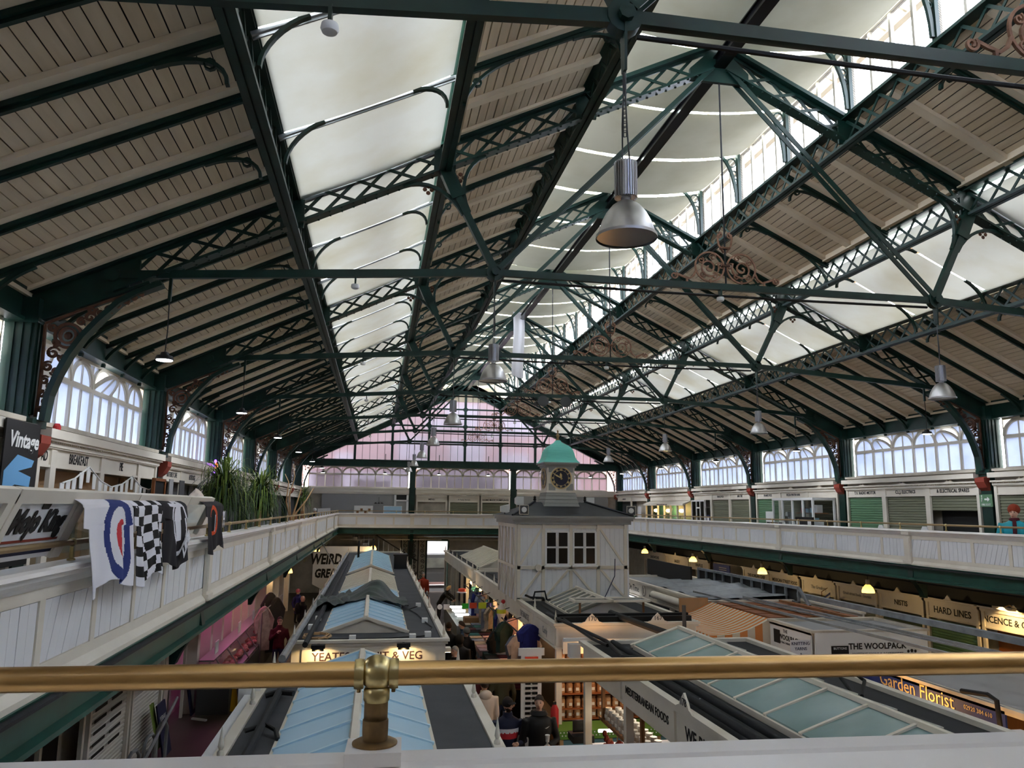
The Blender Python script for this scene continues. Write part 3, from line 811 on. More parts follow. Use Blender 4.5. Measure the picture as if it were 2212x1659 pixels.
def parapet(name, label, x0, y0, x1, y1, nrm, pil, pitch=1.0, beam=True):
    """runs from (x0,y0) to (x1,y1); nrm = unit normal towards the hall; the hall face lies on the line"""
    d = Vector((x1-x0, y1-y0, 0)); L = d.length; d.normalize(); nn = Vector((nrm[0], nrm[1], 0))
    t = thing(name, label, 'parapet', (x0, y0, ZG))
    def W(u, n, z): p = Vector((x0, y0, 0)) + d*u + nn*n; return (p.x, p.y, z)
    def pr(prof, u0, u1, mb):   # prof in (n,z)
        a = [W(u0, n, z) for n, z in prof]; b = [W(u1, n, z) for n, z in prof]; k = len(prof)
        mb.add(a+b, [tuple(range(k)), tuple(range(2*k-1, k-1, -1))] + [(i, k+i, k+(i+1) % k, (i+1) % k) for i in range(k)]); return mb
    def rect(u0, u1, n0, n1, z0, z1, mb): return pr([(n0, z0), (n1, z0), (n1, z1), (n0, z1)], u0, u1, mb)
    obj('coping', pr([(-.16, -.50), (-.16, -.44), (-.14, ZC), (.06, ZC), (.09, -.435), (.10, -.46), (.07, -.475), (.06, -.50), (.03, -.53), (.01, -.56), (-.1, -.56)], 0, L, MB()), 'white_gloss', t)
    fr = MB()
    rect(0, L, -.08, -.02, -1.22, -.55, fr)
    rect(0, L, -.02, .0, PZ1, -.55, fr); rect(0, L, -.02, .0, -1.24, PZ0, fr)
    pr([(0, -1.24), (.05, -1.24), (.05, -1.20), (0, -1.14)], 0, L, fr)
    ps = sorted(set([0, L] + [p for p in pil if 0 < p < L])); cells = []
    for a, b in zip(ps[:-1], ps[1:]):
        k = max(1, round((b-a)/pitch)); w = (b-a)/k
        for i in range(k): cells.append((a+i*w, a+(i+1)*w))
    for a, b in cells: rect(a-.045, a+.045, -.02, .0, PZ0, PZ1, fr)
    obj('frame', fr, 'cream', t)
    cache = {}
    for i, (a, b) in enumerate(cells):
        key = (round(b-a, 3), i % 2)
        me = cache.get(key)
        if not me:
            me = panel_mb(b-a-.10, PZ1-PZ0-.01, .35 if i % 2 == 0 else .0).mesh('panel'); fixn(me); setmat(me, 'white'); cache[key] = me
        # local axes: x->d, y->-n?  panel thickness grows along local +y ; rotate so that +y = towards the hall
        ang = math.atan2(d.y, d.x)
        yv = Vector((-math.sin(ang), math.cos(ang), 0))
        flip = yv.dot(nn) < 0
        if not flip: p = W(a+.05, -.022, PZ0+.005); o = inst('panel', me, p, t, (0, 0, ang))
        else: p = W(b-.05, -.022, PZ0+.005); o = inst('panel', me, p, t, (0, 0, ang+math.pi))
    for p in pil:
        if -.01 < p < L+.01:
            m = MB(); rect(p-.11, p+.11, 0, .05, -1.30, -.56, m); rect(p-.14, p+.14, 0, .08, -1.22, -1.14, m); rect(p-.13, p+.13, 0, .09, -.54, -.44, m); rect(p-.09, p+.09, .05, .06, -1.1, -.62, m)
            obj('pilaster', m, 'cream', t)
    if beam:
        b_ = thing('gallery_beam', label.split(' parapet')[0].replace('cream panelled', 'dark green iron') + ' edge beam under the parapet', 'beam', (x0, y0, -1.58))
        pr_ = pr([(-.10, -1.58), (.06, -1.58), (.06, -1.54), (-.01, -1.52), (-.01, -1.30), (.05, -1.28), (.07, -1.24), (-.10, -1.24)], 0, L, MB())
        obj('girder', pr_, 'green_light', b_)
        obj('ledge', pr([(0, -1.25), (.10, -1.27), (.10, -1.295), (0, -1.285)], 0, L, MB()), 'felt_dark', b_)
        for p in pil:
            if .2 < p < L-.2:
                m = MB(); pts = [(-.02-1.0*(1-math.cos(i/8*math.pi/2)), -1.54-.55*(math.sin(i/8*math.pi/2))) for i in range(9)]
                prof = [(-.02, -1.3)] + [(.03, -1.56), (-.04, -1.62), (-.12, -1.70), (-.22, -1.86), (-.28, -2.0), (-.34, -2.0), (-.36, -1.56)]
                pr(prof, p-.09, p+.09, m); obj('bracket', m, 'green', b_)
    return t
pl_side = [Y(n)-1.3 for n in range(0, 8)]
xl, xr = XC-HO, XC+HO
parapet('gallery_parapet', 'cream panelled gallery parapet with the shirts hanging over it', xl, 1.3, xl, 44.8, (1, 0), pl_side)
parapet('gallery_parapet', 'cream panelled gallery parapet below the grey roller shutters', xr, 1.3, xr, 44.8, (-1, 0), pl_side)
parapet('gallery_parapet', 'cream panelled gallery parapet at the far end under the gable', xl, 44.8, xr, 44.8, (0, -1), [4.17, 10.37], 1.04)
# near parapet, slightly askew, on which the brass rail stands
ND = Vector((1, -.037, 0)).normalized(); NN = Vector((-ND.y, ND.x, 0))
def NP(u, n, z): p = Vector((0, 1.43, 0)) + ND*u + NN*n; return (p.x, p.y, z)
def nprism(prof, u0, u1, mb):
    k = len(prof); a = [NP(u0, n, z) for n, z in prof]; b = [NP(u1, n, z) for n, z in prof]
    return mb.add(a+b, [tuple(range(k)), tuple(range(2*k-1, k-1, -1))] + [(i, k+i, k+(i+1) % k, (i+1) % k) for i in range(k)])
npar = thing('gallery_parapet', 'white painted parapet coping in front of which the viewer stands', 'parapet', (0, 1.43, ZG))
U0, U1 = -2.1, 10.9
obj('coping', nprism([(-.20, -.482), (-.20, -.457), (-.185, -.442), (-.05, -.432), (-.04, -.427), (.022, -.427), (.036, -.437), (.036, -.467), (.02, -.497), (-.15, -.497)], U0, U1, MB()), 'white_gloss', npar)
obj('moulding', nprism([(-.235, -.52), (-.225, -.485), (-.2, -.475), (-.15, -.475), (-.15, -.55), (-.22, -.55)], U0, U1, MB()), 'wood', npar)
obj('frame', nprism([(-.14, ZG), (.02, ZG), (.02, -.48), (-.14, -.48)], U0, U1, MB()), 'cream', npar)
obj('girder', nprism([(-.1, -1.8), (.04, -1.8), (.04, ZG), (-.1, ZG)], U0, U1, MB()), 'green', npar)
obj('post_block', nprism([(-.055, -.43), (.034, -.43), (.034, -.408), (-.055, -.408)], -.036, .058, MB()), 'white_gloss', npar)
# brass rail in front of the viewer
br = thing('brass_rail', 'thick brass handrail on a ball-topped post right in front', 'handrail', NP(.012, 0, -.41))
zr = -.292
obj('rail', MB().tube([NP(U0+.1, 0, zr), NP(-.108, 0, zr)], .0205, 24), 'brass', br, sm=True)
obj('rail', MB().tube([NP(-.110, 0, zr), NP(-.012, 0, zr)], .0212, 24), 'brass', br, sm=True)
obj('rail', MB().tube([NP(.03, 0, zr), NP(U1-.1, 0, zr)], .0207, 24), 'brass', br, sm=True)
bl = obj('ball_joint', MB().ball(NP(.012, 0, zr+.002), .0305, 28), 'brass_pale', br, sm=True)
for a, b in ((-.027, -.011), (.033, .049)):
    obj('collar', MB().tube([NP(a, 0, zr), NP((a+b)/2, 0, zr), NP(b, 0, zr)], [.0245, .0262, .0245], 24), 'brass_pale', bl, sm=True)
    obj('grub_screw', MB().tube([NP((a+b)/2, -.004, zr-.024), NP((a+b)/2, -.004, zr-.030)], .0035, 8), 'brass_post', bl)
c0 = NP(.012, 0, 0)
obj('post', MB().lathe([(.0205, -.400), (.0205, -.36)], (c0[0], c0[1], 0), 24).lathe([(.0215, -.405), (.0222, -.388), (.0222, -.368), (.0205, -.367)], (c0[0], c0[1], 0), 24).lathe([(.0205, -.37), (.0205, -.325)], (c0[0], c0[1], 0), 24), 'brass_post', br, sm=True)
obj('post_collar', MB().lathe([(.021, -.338), (.0228, -.335), (.0228, -.318), (.020, -.314)], (c0[0], c0[1], 0), 24), 'brass_pale', br, sm=True)
obj('base_flange', MB().lathe([(.039, -.408), (.039, -.405), (.033, -.402), (.0215, -.401)], (c0[0], c0[1], 0), 28), 'brass_post', br, sm=True)
# brass rails on the other parapets
def rail_run(label, p, q, n, skip=()):
    p = Vector(p); q = Vector(q)
    t = thing('brass_rail', label, 'handrail', tuple(p))
    obj('rail', MB().tube([p, q], .022, 8), 'brass_dull', t, sm=True)
    L = (q-p).length
    post = MB().lathe([(.03, ZC), (.03, ZC+.012), (.016, ZC+.02), (.016, ZC+.10), (.02, ZC+.10)], (0,0,0), 8).ball((0, 0, ZC+.13), .032, 8)
    me = post.mesh('post'); setmat(me, 'brass_pale'); smooth(me)
    k = int(L/1.5)
    for i in range(k+1):
        c = p + (q-p)*(i/k); inst('post', me, (c.x, c.y, 0), t)
zr2 = ZC+.13
rail_run('thin brass handrail behind the hanging shirts', (xl-.05, 1.6, zr2), (xl-.05, 44.7, zr2), 0)
rail_run('thin brass handrail below the roller shutters', (xr+.05, 1.6, zr2), (xr+.05, 44.7, zr2), 0)
rail_run('thin brass handrail along the far end gallery', (xl, 44.85, zr2), (xr, 44.85, zr2), 0)
# =================================================================== gallery stall fronts
def frontmap(sd):
    """returns f(u,n,z): u along viewer's right, n towards the hall"""
    x = XC+sd*9.62
    if sd > 0: return lambda u, n, z: (x-n, -u, z)
    return lambda u, n, z: (x+n, u, z)
def fbox(F, mb, u0, u1, n0, n1, z0, z1):
    vs = [F(u, n, z) for z in (z0, z1) for u, n in ((u0, n0), (u1, n0), (u1, n1), (u0, n1))]
    return mb.add(vs, [(0,3,2,1),(4,5,6,7),(0,1,5,4),(1,2,6,5),(2,3,7,6),(3,0,4,7)])
def shutter_mb(F, u0, u1, z0, z1, n=0., pitch=.07):
    m = MB(); k = max(2, int((z1-z0)/pitch)); h = (z1-z0)/k
    for i in range(k):
        a = z0+i*h
        vs = [F(u, nn, z) for u in (u0, u1) for nn, z in ((n, a), (n+.018, a+h*.25), (n+.018, a+h*.8), (n, a+h), (n-.02, a+h), (n-.02, a))]
        m.add(vs, [(0,1,2,3,4,5), (11,10,9,8,7,6)] + [(j, 6+j, 6+(j+1) % 6, (j+1) % 6) for j in range(6)])
    return m
def crest_mb(F, u, z, s=.16, n=.1):
    pts = [(-1.25, 0), (-1.0, .12), (-.75, .18), (-.5, .55), (-.25, .75), (0, 1.0), (.25, .75), (.5, .55), (.75, .18), (1.0, .12), (1.25, 0)]
    k = len(pts); vs = [F(u+a*s, n, z+b*s) for a, b in pts] + [F(u+a*s, n+.03, z+b*s) for a, b in pts]
    return MB().add(vs, [tuple(range(k)), tuple(range(2*k-1, k-1, -1))] + [(i, k+i, k+(i+1) % k, (i+1) % k) for i in range(k)])
def RU(sd): return ((0, -1, 0) if sd > 0 else (0, 1, 0))
def stall(name, label, F, ru, u0, u1, txt, shut, z0=None, zs=.42, sgn=(.46, .64), open_=0., tsize=.13, crest=None, group=None, sx=1., tm='ink', sign='cream', inner='dark', dent=True, cat='stall front'):
    z0 = ZG if z0 is None else z0
    t = thing(name, label, cat, F((u0+u1)/2, 0, z0), group)
    obj('post', fbox(F, MB(), u0, u0+.09, 0, .06, z0, sgn[1]+.02), sign, t); obj('post', fbox(F, MB(), u1-.09, u1, 0, .06, z0, sgn[1]+.02), sign, t)
    sb = obj('sign_board', fbox(F, fbox(F, MB(), u0+.05, u1-.05, -.03, .03, sgn[0], sgn[1]), u0, u1, -.03, .055, sgn[0]-.035, sgn[0]), sign, t)
    if txt:
        text(txt, F((u0+u1)/2, .034, (sgn[0]+sgn[1])/2), ru, (0, 0, 1), tsize, tm, sb, sx=sx, bold=.003)
    c = MB(); fbox(F, c, u0, u1, -.03, .10, sgn[1]+.02, sgn[1]+.07); fbox(F, c, u0, u1, -.03, .16, sgn[1]+.09, sgn[1]+.13); fbox(F, c, u0, u1, -.03, .08, sgn[1], sgn[1]+.13)
    if dent:
        k = int((u1-u0)/.07)
        for i in range(k): a = u0+(i+.2)*(u1-u0)/k; fbox(F, c, a, a+.035, .08, .12, sgn[1]+.07, sgn[1]+.095)
    co = obj('cornice', c, sign, t)
    if crest is not None:
        k = obj('crest', crest_mb(F, (u0+u1)/2, sgn[1]+.13, .13, .10), sign, co)
        if crest: text(crest, F((u0+u1)/2, .133, sgn[1]+.13+.05), ru, (0, 0, 1), .06, 'ink', k)
    zt_ = zs; zb_ = z0+open_*(zs-z0)
    if shut:
        obj('shutter', shutter_mb(F, u0+.09, u1-.09, zb_, zt_, -.02), shut, t)
    if open_ > .02 or not shut:
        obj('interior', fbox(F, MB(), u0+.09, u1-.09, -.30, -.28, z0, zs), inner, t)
    return t
FR_, FL_ = frontmap(1), frontmap(-1)
def trunking(sd, n):
    F = FR_ if sd > 0 else FL_
    a, b = Y(n)+.22, Y(n+1)-.22
    if sd > 0: a, b = -b, -a
    m = MB(); fbox(F, m, a, b, .02, .20, .84, .96)
    o = obj('cable_trunking', m, 'cream', loc=F((a+b)/2, 0, .84)); tag(o, 'long cream boxed trunking under the arched windows ' + ('on the roller-shutter side' if sd > 0 else 'on the shirt-draped side'), 'trunking', 'trunking boxes ' + ('roller-shutter side' if sd > 0 else 'shirt-draped side'))
    m = MB(); fbox(F, m, a, b, -.35, .06, 1.0, 1.06); fbox(F, m, a, b, -.35, -.02, .76, 1.0)
    struct(obj('sill_'+('right' if sd > 0 else 'left'), m, 'cream_dark'))
for n in range(0, 7): trunking(1, n); trunking(-1, n)
def ubay(n, i, k=3):
    a, b = Y(n)+.24, Y(n+1)-.24; w = (b-a)/k
    return -(b-i*w), -(b-(i+1)*w)       # right wall, i counted from the far end
ru = RU(1)
def rstall(n, i, txt, shut, label, k=3, **kw):
    a, b = ubay(n, i, k)
    return stall('shop_stall', label, FR_, ru, a, b, txt, shut, **kw)
rstall(2, 0, 'T.V. RADIO MOTOR', 'shutter_green', 'stall with bright green shutter lettered T.V. RADIO MOTOR', crest='266', sx=.9)
rstall(2, 1, 'C.L.J. ELECTRICS', 'shutter_olive', 'stall with olive shutter lettered C.L.J. ELECTRICS', crest='265', sx=.9)
rstall(2, 2, '& ELECTRICAL SPARES', 'shutter_olive', 'half-open dark stall lettered & ELECTRICAL SPARES', open_=.80, crest='267', sx=.9)
rstall(1, 0, 'A', 'shutter_olive', 'olive shuttered stall past the exit sign with a letter A', crest='264')
rstall(1, 1, '', 'shutter_olive', 'plain olive shuttered stall beyond the teal-coated person', crest='')
rstall(1, 2, '', 'shutter_green', 'plain green shuttered stall nearest the viewer end', crest='')
rstall(3, 0, 'FRAMES PICS', 'shutter_green', 'green shuttered stall with a paper taped to it, between column and glass kiosk', crest='', tsize=.11, tm='grey_dark')
rstall(3, 1, 'PIZZA PINTER BAR', 'shutter_olive', 'olive shuttered stall behind the white glass kiosk', crest='', tsize=.11, tm='grey_dark')
rstall(3, 2, '', 'shutter_olive', 'olive shuttered stall next to the glass kiosk and column', crest='')
rstall(4, 0, '', None, 'pale stall wall holding the framed notice and glass door', crest='', inner='cream_dark')
rstall(4, 1, 'FRINGE PICA', 'shutter_olive', 'olive shuttered stall right of the framed notice', crest='', tsize=.11, tm='grey_dark')
rstall(4, 2, 'MINI FIRE', 'shutter_olive', 'narrow olive shuttered stall behind the corbelled column', crest='', tsize=.11, tm='grey_dark')
# lit cafe, bay 5
a, b = -(Y(6)-.24), -(Y(5)+.24)
cf = thing('cafe_stall', 'lit cafe front with teal glass, round lamps and cream canopy', 'cafe front', FR_((a+b)/2, 0, ZG))
m = MB(); fbox(FR_, m, a, b, -.03, .05, .42, .66)
for i in (1, 2): fbox(FR_, m, a+(b-a)*i/3-.02, a+(b-a)*i/3+.02, .05, .06, .44, .64)
fbox(FR_, m, a, b, -.03, .12, .66, .76)
obj('sign_board', m, 'cream', cf)
vs = [FR_(a, .0, .42), FR_(b, .0, .42), FR_(b, .45, .26), FR_(a, .45, .26), FR_(a, .45, .17), FR_(b, .45, .17), FR_(b, .42, .17), FR_(a, .42, .17), FR_(a, 0, .38), FR_(b, 0, .38)]
cn = obj('canopy', MB().add(vs, [(0,1,2,3), (3,2,5,4), (4,5,6,7), (7,6,9,8), (8,9,1,0), (0,3,4,7,8), (1,9,6,5,2)]), 'cream', cf)
text('COFFEE AND GINGER BREAD HOUSE', FR_((a+b)/2, .455, .215), ru, (0,0,1), .09, 'ink', cn)
mat('teal_wall', (40, 92, 84), .6)
obj('back_wall', fbox(FR_, MB(), a, b, -.32, -.30, ZG, .4), 'teal_wall', cf)
k = 6
for i in range(k+1):
    u = a+.1+(b-a-.2)*i/k; obj('mullion', fbox(FR_, MB(), u-.04, u+.04, .28, .36, ZG, .22), 'cream', cf)
obj('stall_riser', fbox(FR_, MB(), a, b, .28, .34, ZG, ZG+.5), 'cream', cf)
for i in range(k):
    u0 = a+.14+(b-a-.2)*i/k; u1 = a+.06+(b-a-.2)*(i+1)/k
    obj('pane', fbox(FR_, MB(), u0, u1, .31, .32, ZG+.5, .2), 'glass', cf)
for i in range(3):
    u = a+.9+i*1.75
    l = obj('globe_lamp', MB().ball(FR_(u, .05, -.08), .13, 12, (1, 1, .7)), 'bulb', cf, sm=True)
light('POINT', FR_((a+b)/2, .1, -.05), 60, (255, 190, 120), cf, .2)
# bay 6 shop with menu window and garland
rstall(6, 0, 'N. JEWELLER', None, 'dim shop with leaflet-covered glass beside the end gallery', k=2, inner='grey_dark', tsize=.11)
rstall(6, 1, '', None, 'pale shop with a green poster by the lit cafe', k=2, inner='cream_dark')
for lb, n, i, k, u_off, z, w, h, mt in (('green paper poster on pale shop glass', 6, 1, 2, .3, -.25, .35, .75, 'shutter_green'), ('long white printed menu on pale shop glass', 6, 1, 2, 1.1, -.35, .55, .95, 'white'),
        ('sheet of white paper taped to the green shutter', 3, 0, 3, .7, -.35, .5, .6, 'plastic_white')):
    a, b = ubay(n, i, k)
    o = obj('paper_poster', fbox(FR_, MB(), a+u_off, a+u_off+w, .02, .03, z-h/2, z+h/2), mt, loc=FR_(a+u_off, 0, z)); tag(o, lb, 'poster')
# white door kiosk unit, framed notice
a, b = ubay(4, 0, 3)
dk = thing('glazed_door', 'white framed glazed door unit with side panes beside the framed notice', 'door', FR_(a+.6, .1, ZG))
m = MB()
for u in (a-.12, a+.42, a+.84, a+1.32): fbox(FR_, m, u-.03, u+.03, .08, .16, ZG, .42)
fbox(FR_, m, a-.12, a+1.32, .08, .16, .36, .42); fbox(FR_, m, a+.42, a+.84, .08, .16, .04, .1); fbox(FR_, m, a-.12, a+1.32, .08, .16, ZG, ZG+.12)
obj('door_frame', m, 'plastic_white', dk)
for u0, u1, z0, z1 in ((a-.09, a+.39, ZG+.12, .36), (a+.45, a+.81, ZG+.12, .04), (a+.45, a+.81, .1, .36), (a+.87, a+1.29, ZG+.12, .36)):
    obj('pane', fbox(FR_, MB(), u0, u1, .11, .12, z0, z1), 'glass_dark', dk)
fn_ = thing('framed_notice', 'black framed notice on the pale wall beside the glass door', 'notice', FR_(a+1.6, .1, -.5))
obj('frame', fbox(FR_, MB(), a+1.38, a+1.74, .06, .09, -.82, -.24), 'navy', fn_); obj('sheet', fbox(FR_, MB(), a+1.45, a+1.67, .09, .095, -.73, -.33), 'white', fn_)
# glass kiosk in bay 3
a, b = -(Y(3)+2.9), -(Y(3)+.35)
gk = thing('glass_kiosk', 'white framed glass display kiosk beside the green column', 'kiosk', FR_((a+b)/2, .5, ZG))
m = MB()
for u in (a, a+.65, a+1.3, a+1.95, b):
    fbox(FR_, m, u-.03, u+.03, .85, .91, ZG, .36)
for u in (a, b): fbox(FR_, m, u-.03, u+.03, .1, .16, ZG, .36)
fbox(FR_, m, a-.03, b+.03, .10, .91, .34, .42); fbox(FR_, m, a, b, .85, .91, ZG, ZG+.1)
obj('frame', m, 'plastic_white', gk)
for i in range(4):
    u0 = a+i*.65+.03; obj('pane', fbox(FR_, MB(), u0, min(u0+.59, b-.03), .875, .88, ZG+.1, .34), 'glass', gk)
for z in (-.9, -.5, -.1): obj('shelf', fbox(FR_, MB(), a+1.35, b-.05, .3, .8, z, z+.03), 'wood', gk)
rg = random.Random(5)
for z in (-.87, -.47, -.07):
    for i in range(4):
        u = a+1.5+i*.28; o = obj('boxed_goods', fbox(FR_, MB(), u, u+rg.uniform(.12, .2), .5, .7, z, z+rg.uniform(.14, .26)), rg.choice(['red', 'blue_panel', 'wood_pale', 'shutter_green', 'white']), loc=FR_(u, .6, z)); tag(o, 'small boxed goods on the shelves inside the glass kiosk', 'box', 'goods in the glass kiosk')
rb = obj('white_robe', MB().prism([(-.14, -1.15), (.14, -1.15), (.12, -.2), (.34, -.55), (.26, -.62), (.13, -.42), (.06, -.06), (-.06, -.06), (-.13, -.42), (-.26, -.62), (-.34, -.55), (-.12, -.2)], -.08, .08).xf(lambda p: FR_(a+.35+p[0], .5+p[1], p[2])), 'white', loc=FR_(a+.35, .5, -1.15)); tag(rb, 'white robe hanging inside the glass kiosk', 'garment')
bk = thing('bucket_stack', 'stack of pale buckets inside the glass kiosk', 'bucket', FR_(a+.95, .5, ZG))
for i in range(6): obj('bucket', MB().lathe([(.18, ZG+i*.14), (.21, ZG+i*.14+.13), (.22, ZG+i*.14+.13), (.22, ZG+i*.14+.15)], FR_(a+.95, .5, 0)[:2]+(0,), 14), 'grey', bk, sm=True)
# signs: fire exit, hexagon plates
fe = thing('exit_sign', 'green fire exit sign with white arrow on the iron column', 'sign', (XC+9.52, Y(2), .28))
fx = XC+9.53
obj('plate', MB().box(fx, fx+.015, Y(2)-.2, Y(2)+.2, .14, .44), 'shutter_green', fe, label='green sign plate')
text('FIRE EXIT', (fx-.003, Y(2), .19), ru, (0,0,1), .07, 'plastic_white', fe)
obj('arrow', MB().prism([(-.06, -.02), (.03, -.02), (.03, -.06), (.1, .0), (.03, .06), (.03, .02), (-.06, .02)], fx-.006, fx, 'yz').xf(lambda p: (p[0], Y(2)-.02-p[1], p[2]+.32)), 'plastic_white', fe)
obj('running_figure', MB().tube([(fx-.003, Y(2)+.13, .26), (fx-.003, Y(2)+.12, .33), (fx-.003, Y(2)+.12, .37)], .014, 6).ball((fx-.003, Y(2)+.12, .4), .018, 6), 'plastic_white', fe)
for i, lb in ((1, 'white hexagonal plate on the post beside the bright green shutter'), (2, 'white hexagonal plate on the post beside the half-open stall')):
    u = ubay(2, i)[0]
    o = obj('hexagon_plate', MB().lathe([(.15, 0), (.15, .02)], (0,0,0), 6, 'x').xf(lambda p: FR_(u+p[1], .20+p[0], -.5+p[2]*.85)), 'plastic_white', loc=FR_(u, .2, -.5)); tag(o, lb, 'sign')
# display boards standing on the right gallery
def flat_sign(name, label, cat, c, w, h, mt, sd, parts=()):
    F = FR_
    t = thing(name, label, cat, (c[0], c[1], c[2]-h/2))
    obj('panel', MB().box(c[0]-.015, c[0]+.015, c[1]-w/2, c[1]+w/2, c[2]-h/2, c[2]+h/2), mt, t)
    obj('frame', MB().box(c[0]-.03, c[0]+.01, c[1]-w/2-.04, c[1]-w/2, c[2]-h/2, c[2]+h/2+.04).box(c[0]-.03, c[0]+.01, c[1]+w/2, c[1]+w/2+.04, c[2]-h/2, c[2]+h/2+.04).box(c[0]-.03, c[0]+.01, c[1]-w/2, c[1]+w/2, c[2]+h/2, c[2]+h/2+.04), parts or 'plastic_white', t)
    return t
t = flat_sign('photo_board', 'white framed board of photographs behind the right-hand handrail', 'board', (13.3, 24.3, -.72), 1.1, .6, 'plastic_white', 1)
rg = random.Random(2)
for i in range(8):
    yy = 23.85+(i % 4)*.27; z = -.86+(i//4)*.26
    obj('photograph', MB().box(13.27, 13.283, yy, yy+.22, z, z+.2), rg.choice(['navy', 'grey_dark', 'wood', 'grey']), t)
t = flat_sign('menu_board', 'black menu board with white sheets beside the photograph board', 'board', (13.6, 23.0, -.62), .95, .75, 'black', 1, 'black')
for yy in (22.6, 23.3): obj('sheet', MB().box(13.57, 13.583, yy, yy+.2, -.75, -.32), 'plastic_white', t)
# =================================================================== left gallery stalls
ruL = RU(-1)
def lstall2(a, b, txt, label, inner='ply', ts=.2, tm='ink'):
    return stall('shop_stall', label, FL_, ruL, a, b, txt, None, inner=inner, crest='', tsize=ts, sgn=(.50, .72), zs=.46, tm=tm, sx=.72)
def lstall(n, i, txt, shut, label, k=3, **kw):
    a, b = Y(n)+.24, Y(n+1)-.24; w = (b-a)/k
    return stall('shop_stall', label, FL_, ruL, a+i*w, a+(i+1)*w, txt, shut, **kw)
lstall2(10.91, 11.42, 'AD', 'cafe stall front ending in the letters AD beside the column')
lstall2(11.42, 13.35, 'BREAKFAST', 'cafe stall front lettered BREAKFAST behind the bunting')
lstall2(13.35, 15.3, 'PIE', 'cafe stall front lettered PIE behind the bunting'); lstall2(15.3, 16.43, '', 'narrow plain cafe front behind the chalkboard')
for i in range(3):
    a = Y(1)+.24+i*1.84
    o = obj('glass_screen', MB().box(XC-9.62, XC-9.60, a+.12, a+1.72, ZG+.2, -.25), 'glass', loc=(XC-9.6, a, ZG)); tag(o, 'low glass screen in the cafe front above the counter', 'screen', 'glass screens of the cafe front')
lstall2(16.91, 18.5, 'BUTTERFLY CAFE', 'stall front lettered BUTTERFLY CAFE beyond the bunting', 'grey_dark', .15, 'grey_dark'); lstall2(18.5, 20.6, 'HOTDOGS', 'stall front lettered HOTDOGS before the tall plants', 'grey_dark', .17, 'grey_dark'); lstall2(20.6, 22.43, '', 'plain cream stall front after the HOTDOGS stall', 'grey_dark')
for n in (3, 4, 5, 6):
    lstall(n, 0, '', None, 'plain cream stall front behind the tall plants', k=1, inner='grey_dark', crest='', group='plain stall fronts behind the plants')
lstall(0, 0, '', None, 'cream stall front beside the vintage poster', k=1, inner='grey_dark', crest='')
# bunting
bt = thing('bunting', 'string of small white pennants across the cafe front', 'bunting', (XC-9.45, 13.5, .2))
P = [(11.3, .20), (13.0, .36), (15.0, .16), (16.35, .22)]
line = []
pts = [(y-.25, z+.2) for y, z in [(11.2, .05), (11.6, .12), (12.1, .30), (12.6, .12), (13.1, .04), (13.6, .10), (14.1, .24), (14.6, .08), (15.1, .04), (15.6, .12), (15.9, .16)]]
obj('cord', MB().tube([(XC-9.25, y, z) for y, z in pts], .012, 5), 'plastic_white', bt)
for i in range(len(pts)-1):
    for k in (0, .5):
        y = pts[i][0]+(pts[i+1][0]-pts[i][0])*k; z = pts[i][1]+(pts[i+1][1]-pts[i][1])*k
        obj('pennant', MB().prism([(y-.07, z), (y+.07, z), (y+.05, z-.22), (y-.05, z-.22)], XC-9.26, XC-9.25, 'yz'), 'plastic_white', bt)
# vintage sign at far left
vs_ = thing('poster_board', 'black board with blue flying logo and Vintage lettering on the near column', 'sign', (XC-9.35, 10.0, .2))
vx = XC-9.38
obj('board', MB().box(vx-.02, vx, 9.55, 10.45, -.75, .95), 'black', vs_)
text('Vintage', (vx+.003, 10.05, .72), ruL, (0, .2, 1), .26, 'plastic_white', vs_, bold=.008)
text('Noteworks', (vx+.003, 9.95, -.2), ruL, (0, .3, 1), .22, 'plastic_white', vs_, bold=.008)
mat('sky_blue', (106, 168, 216), .5)
obj('logo', MB().prism([(9.6, .35), (9.9, .55), (10.35, .5), (10.3, .42), (9.95, .36), (10.3, .3), (10.28, .18), (9.9, .2), (9.6, .1)], vx, vx+.004, 'yz'), 'sky_blue', vs_)
# slanted white sign frames with Mojo King
mk_ = thing('mojo_king_sign', 'slanted white framed display case lettered Mojo King on the gallery edge', 'sign', (xl-.1, 5.5, ZC))
def slant(y, t): return (xl-.13+.17*t, y, ZC+.04+.42*t)   # leaning out over the coping
def sl_bar(y0, t0, y1, t1, w, mb, off=0):
    a = Vector(slant(y0, t0)); b = Vector(slant(y1, t1)); n = Vector((.93, 0, -.37)).normalized()*off
    return mb.bar(a+n, b+n, w, .05, (.93, 0, -.37))
def case(y0, y1, t, body='white'):
    m = MB(); sl_bar(y0, .0, y0, 1.03, .08, m); sl_bar(y1, 0, y1, 1.03, .08, m); sl_bar(y0-.04, 1.0, y1+.04, 1.0, .09, m)
    obj('frame', m, 'cream', t)
    a, b = slant(y0, .02), slant(y1, .02); c, d = slant(y1, .98), slant(y0, .98)
    return [a, b, c, d]
q = case(5.05, 6.02, mk_)
obj('panel', MB().add(q+[(p[0]-.02, p[1], p[2]+.008) for p in q], [(0,1,2,3), (7,6,5,4), (0,4,5,1), (1,5,6,2), (2,6,7,3), (3,7,4,0)]), 'white', mk_)
upv = (Vector(slant(0, 1))-Vector(slant(0, 0))).normalized()
c = Vector(slant(5.54, .60))+Vector((.93, 0, -.37))*.006
text('Mojo King', c, (0, 1, 0), upv, .21, 'ink', mk_, bold=.012, sx=.9)
obj('crown', MB().prism([(-.05, 0), (.05, 0), (.07, .08), (.03, .04), (0, .09), (-.03, .04), (-.07, .08)], 0, .004, 'xy').xf(lambda p: tuple(Vector(slant(5.52, .80))+Vector((0, 1, 0))*p[0]+upv*p[1]*.8+Vector((.93, 0, -.37))*(p[2]+.004))), 'ink', mk_)
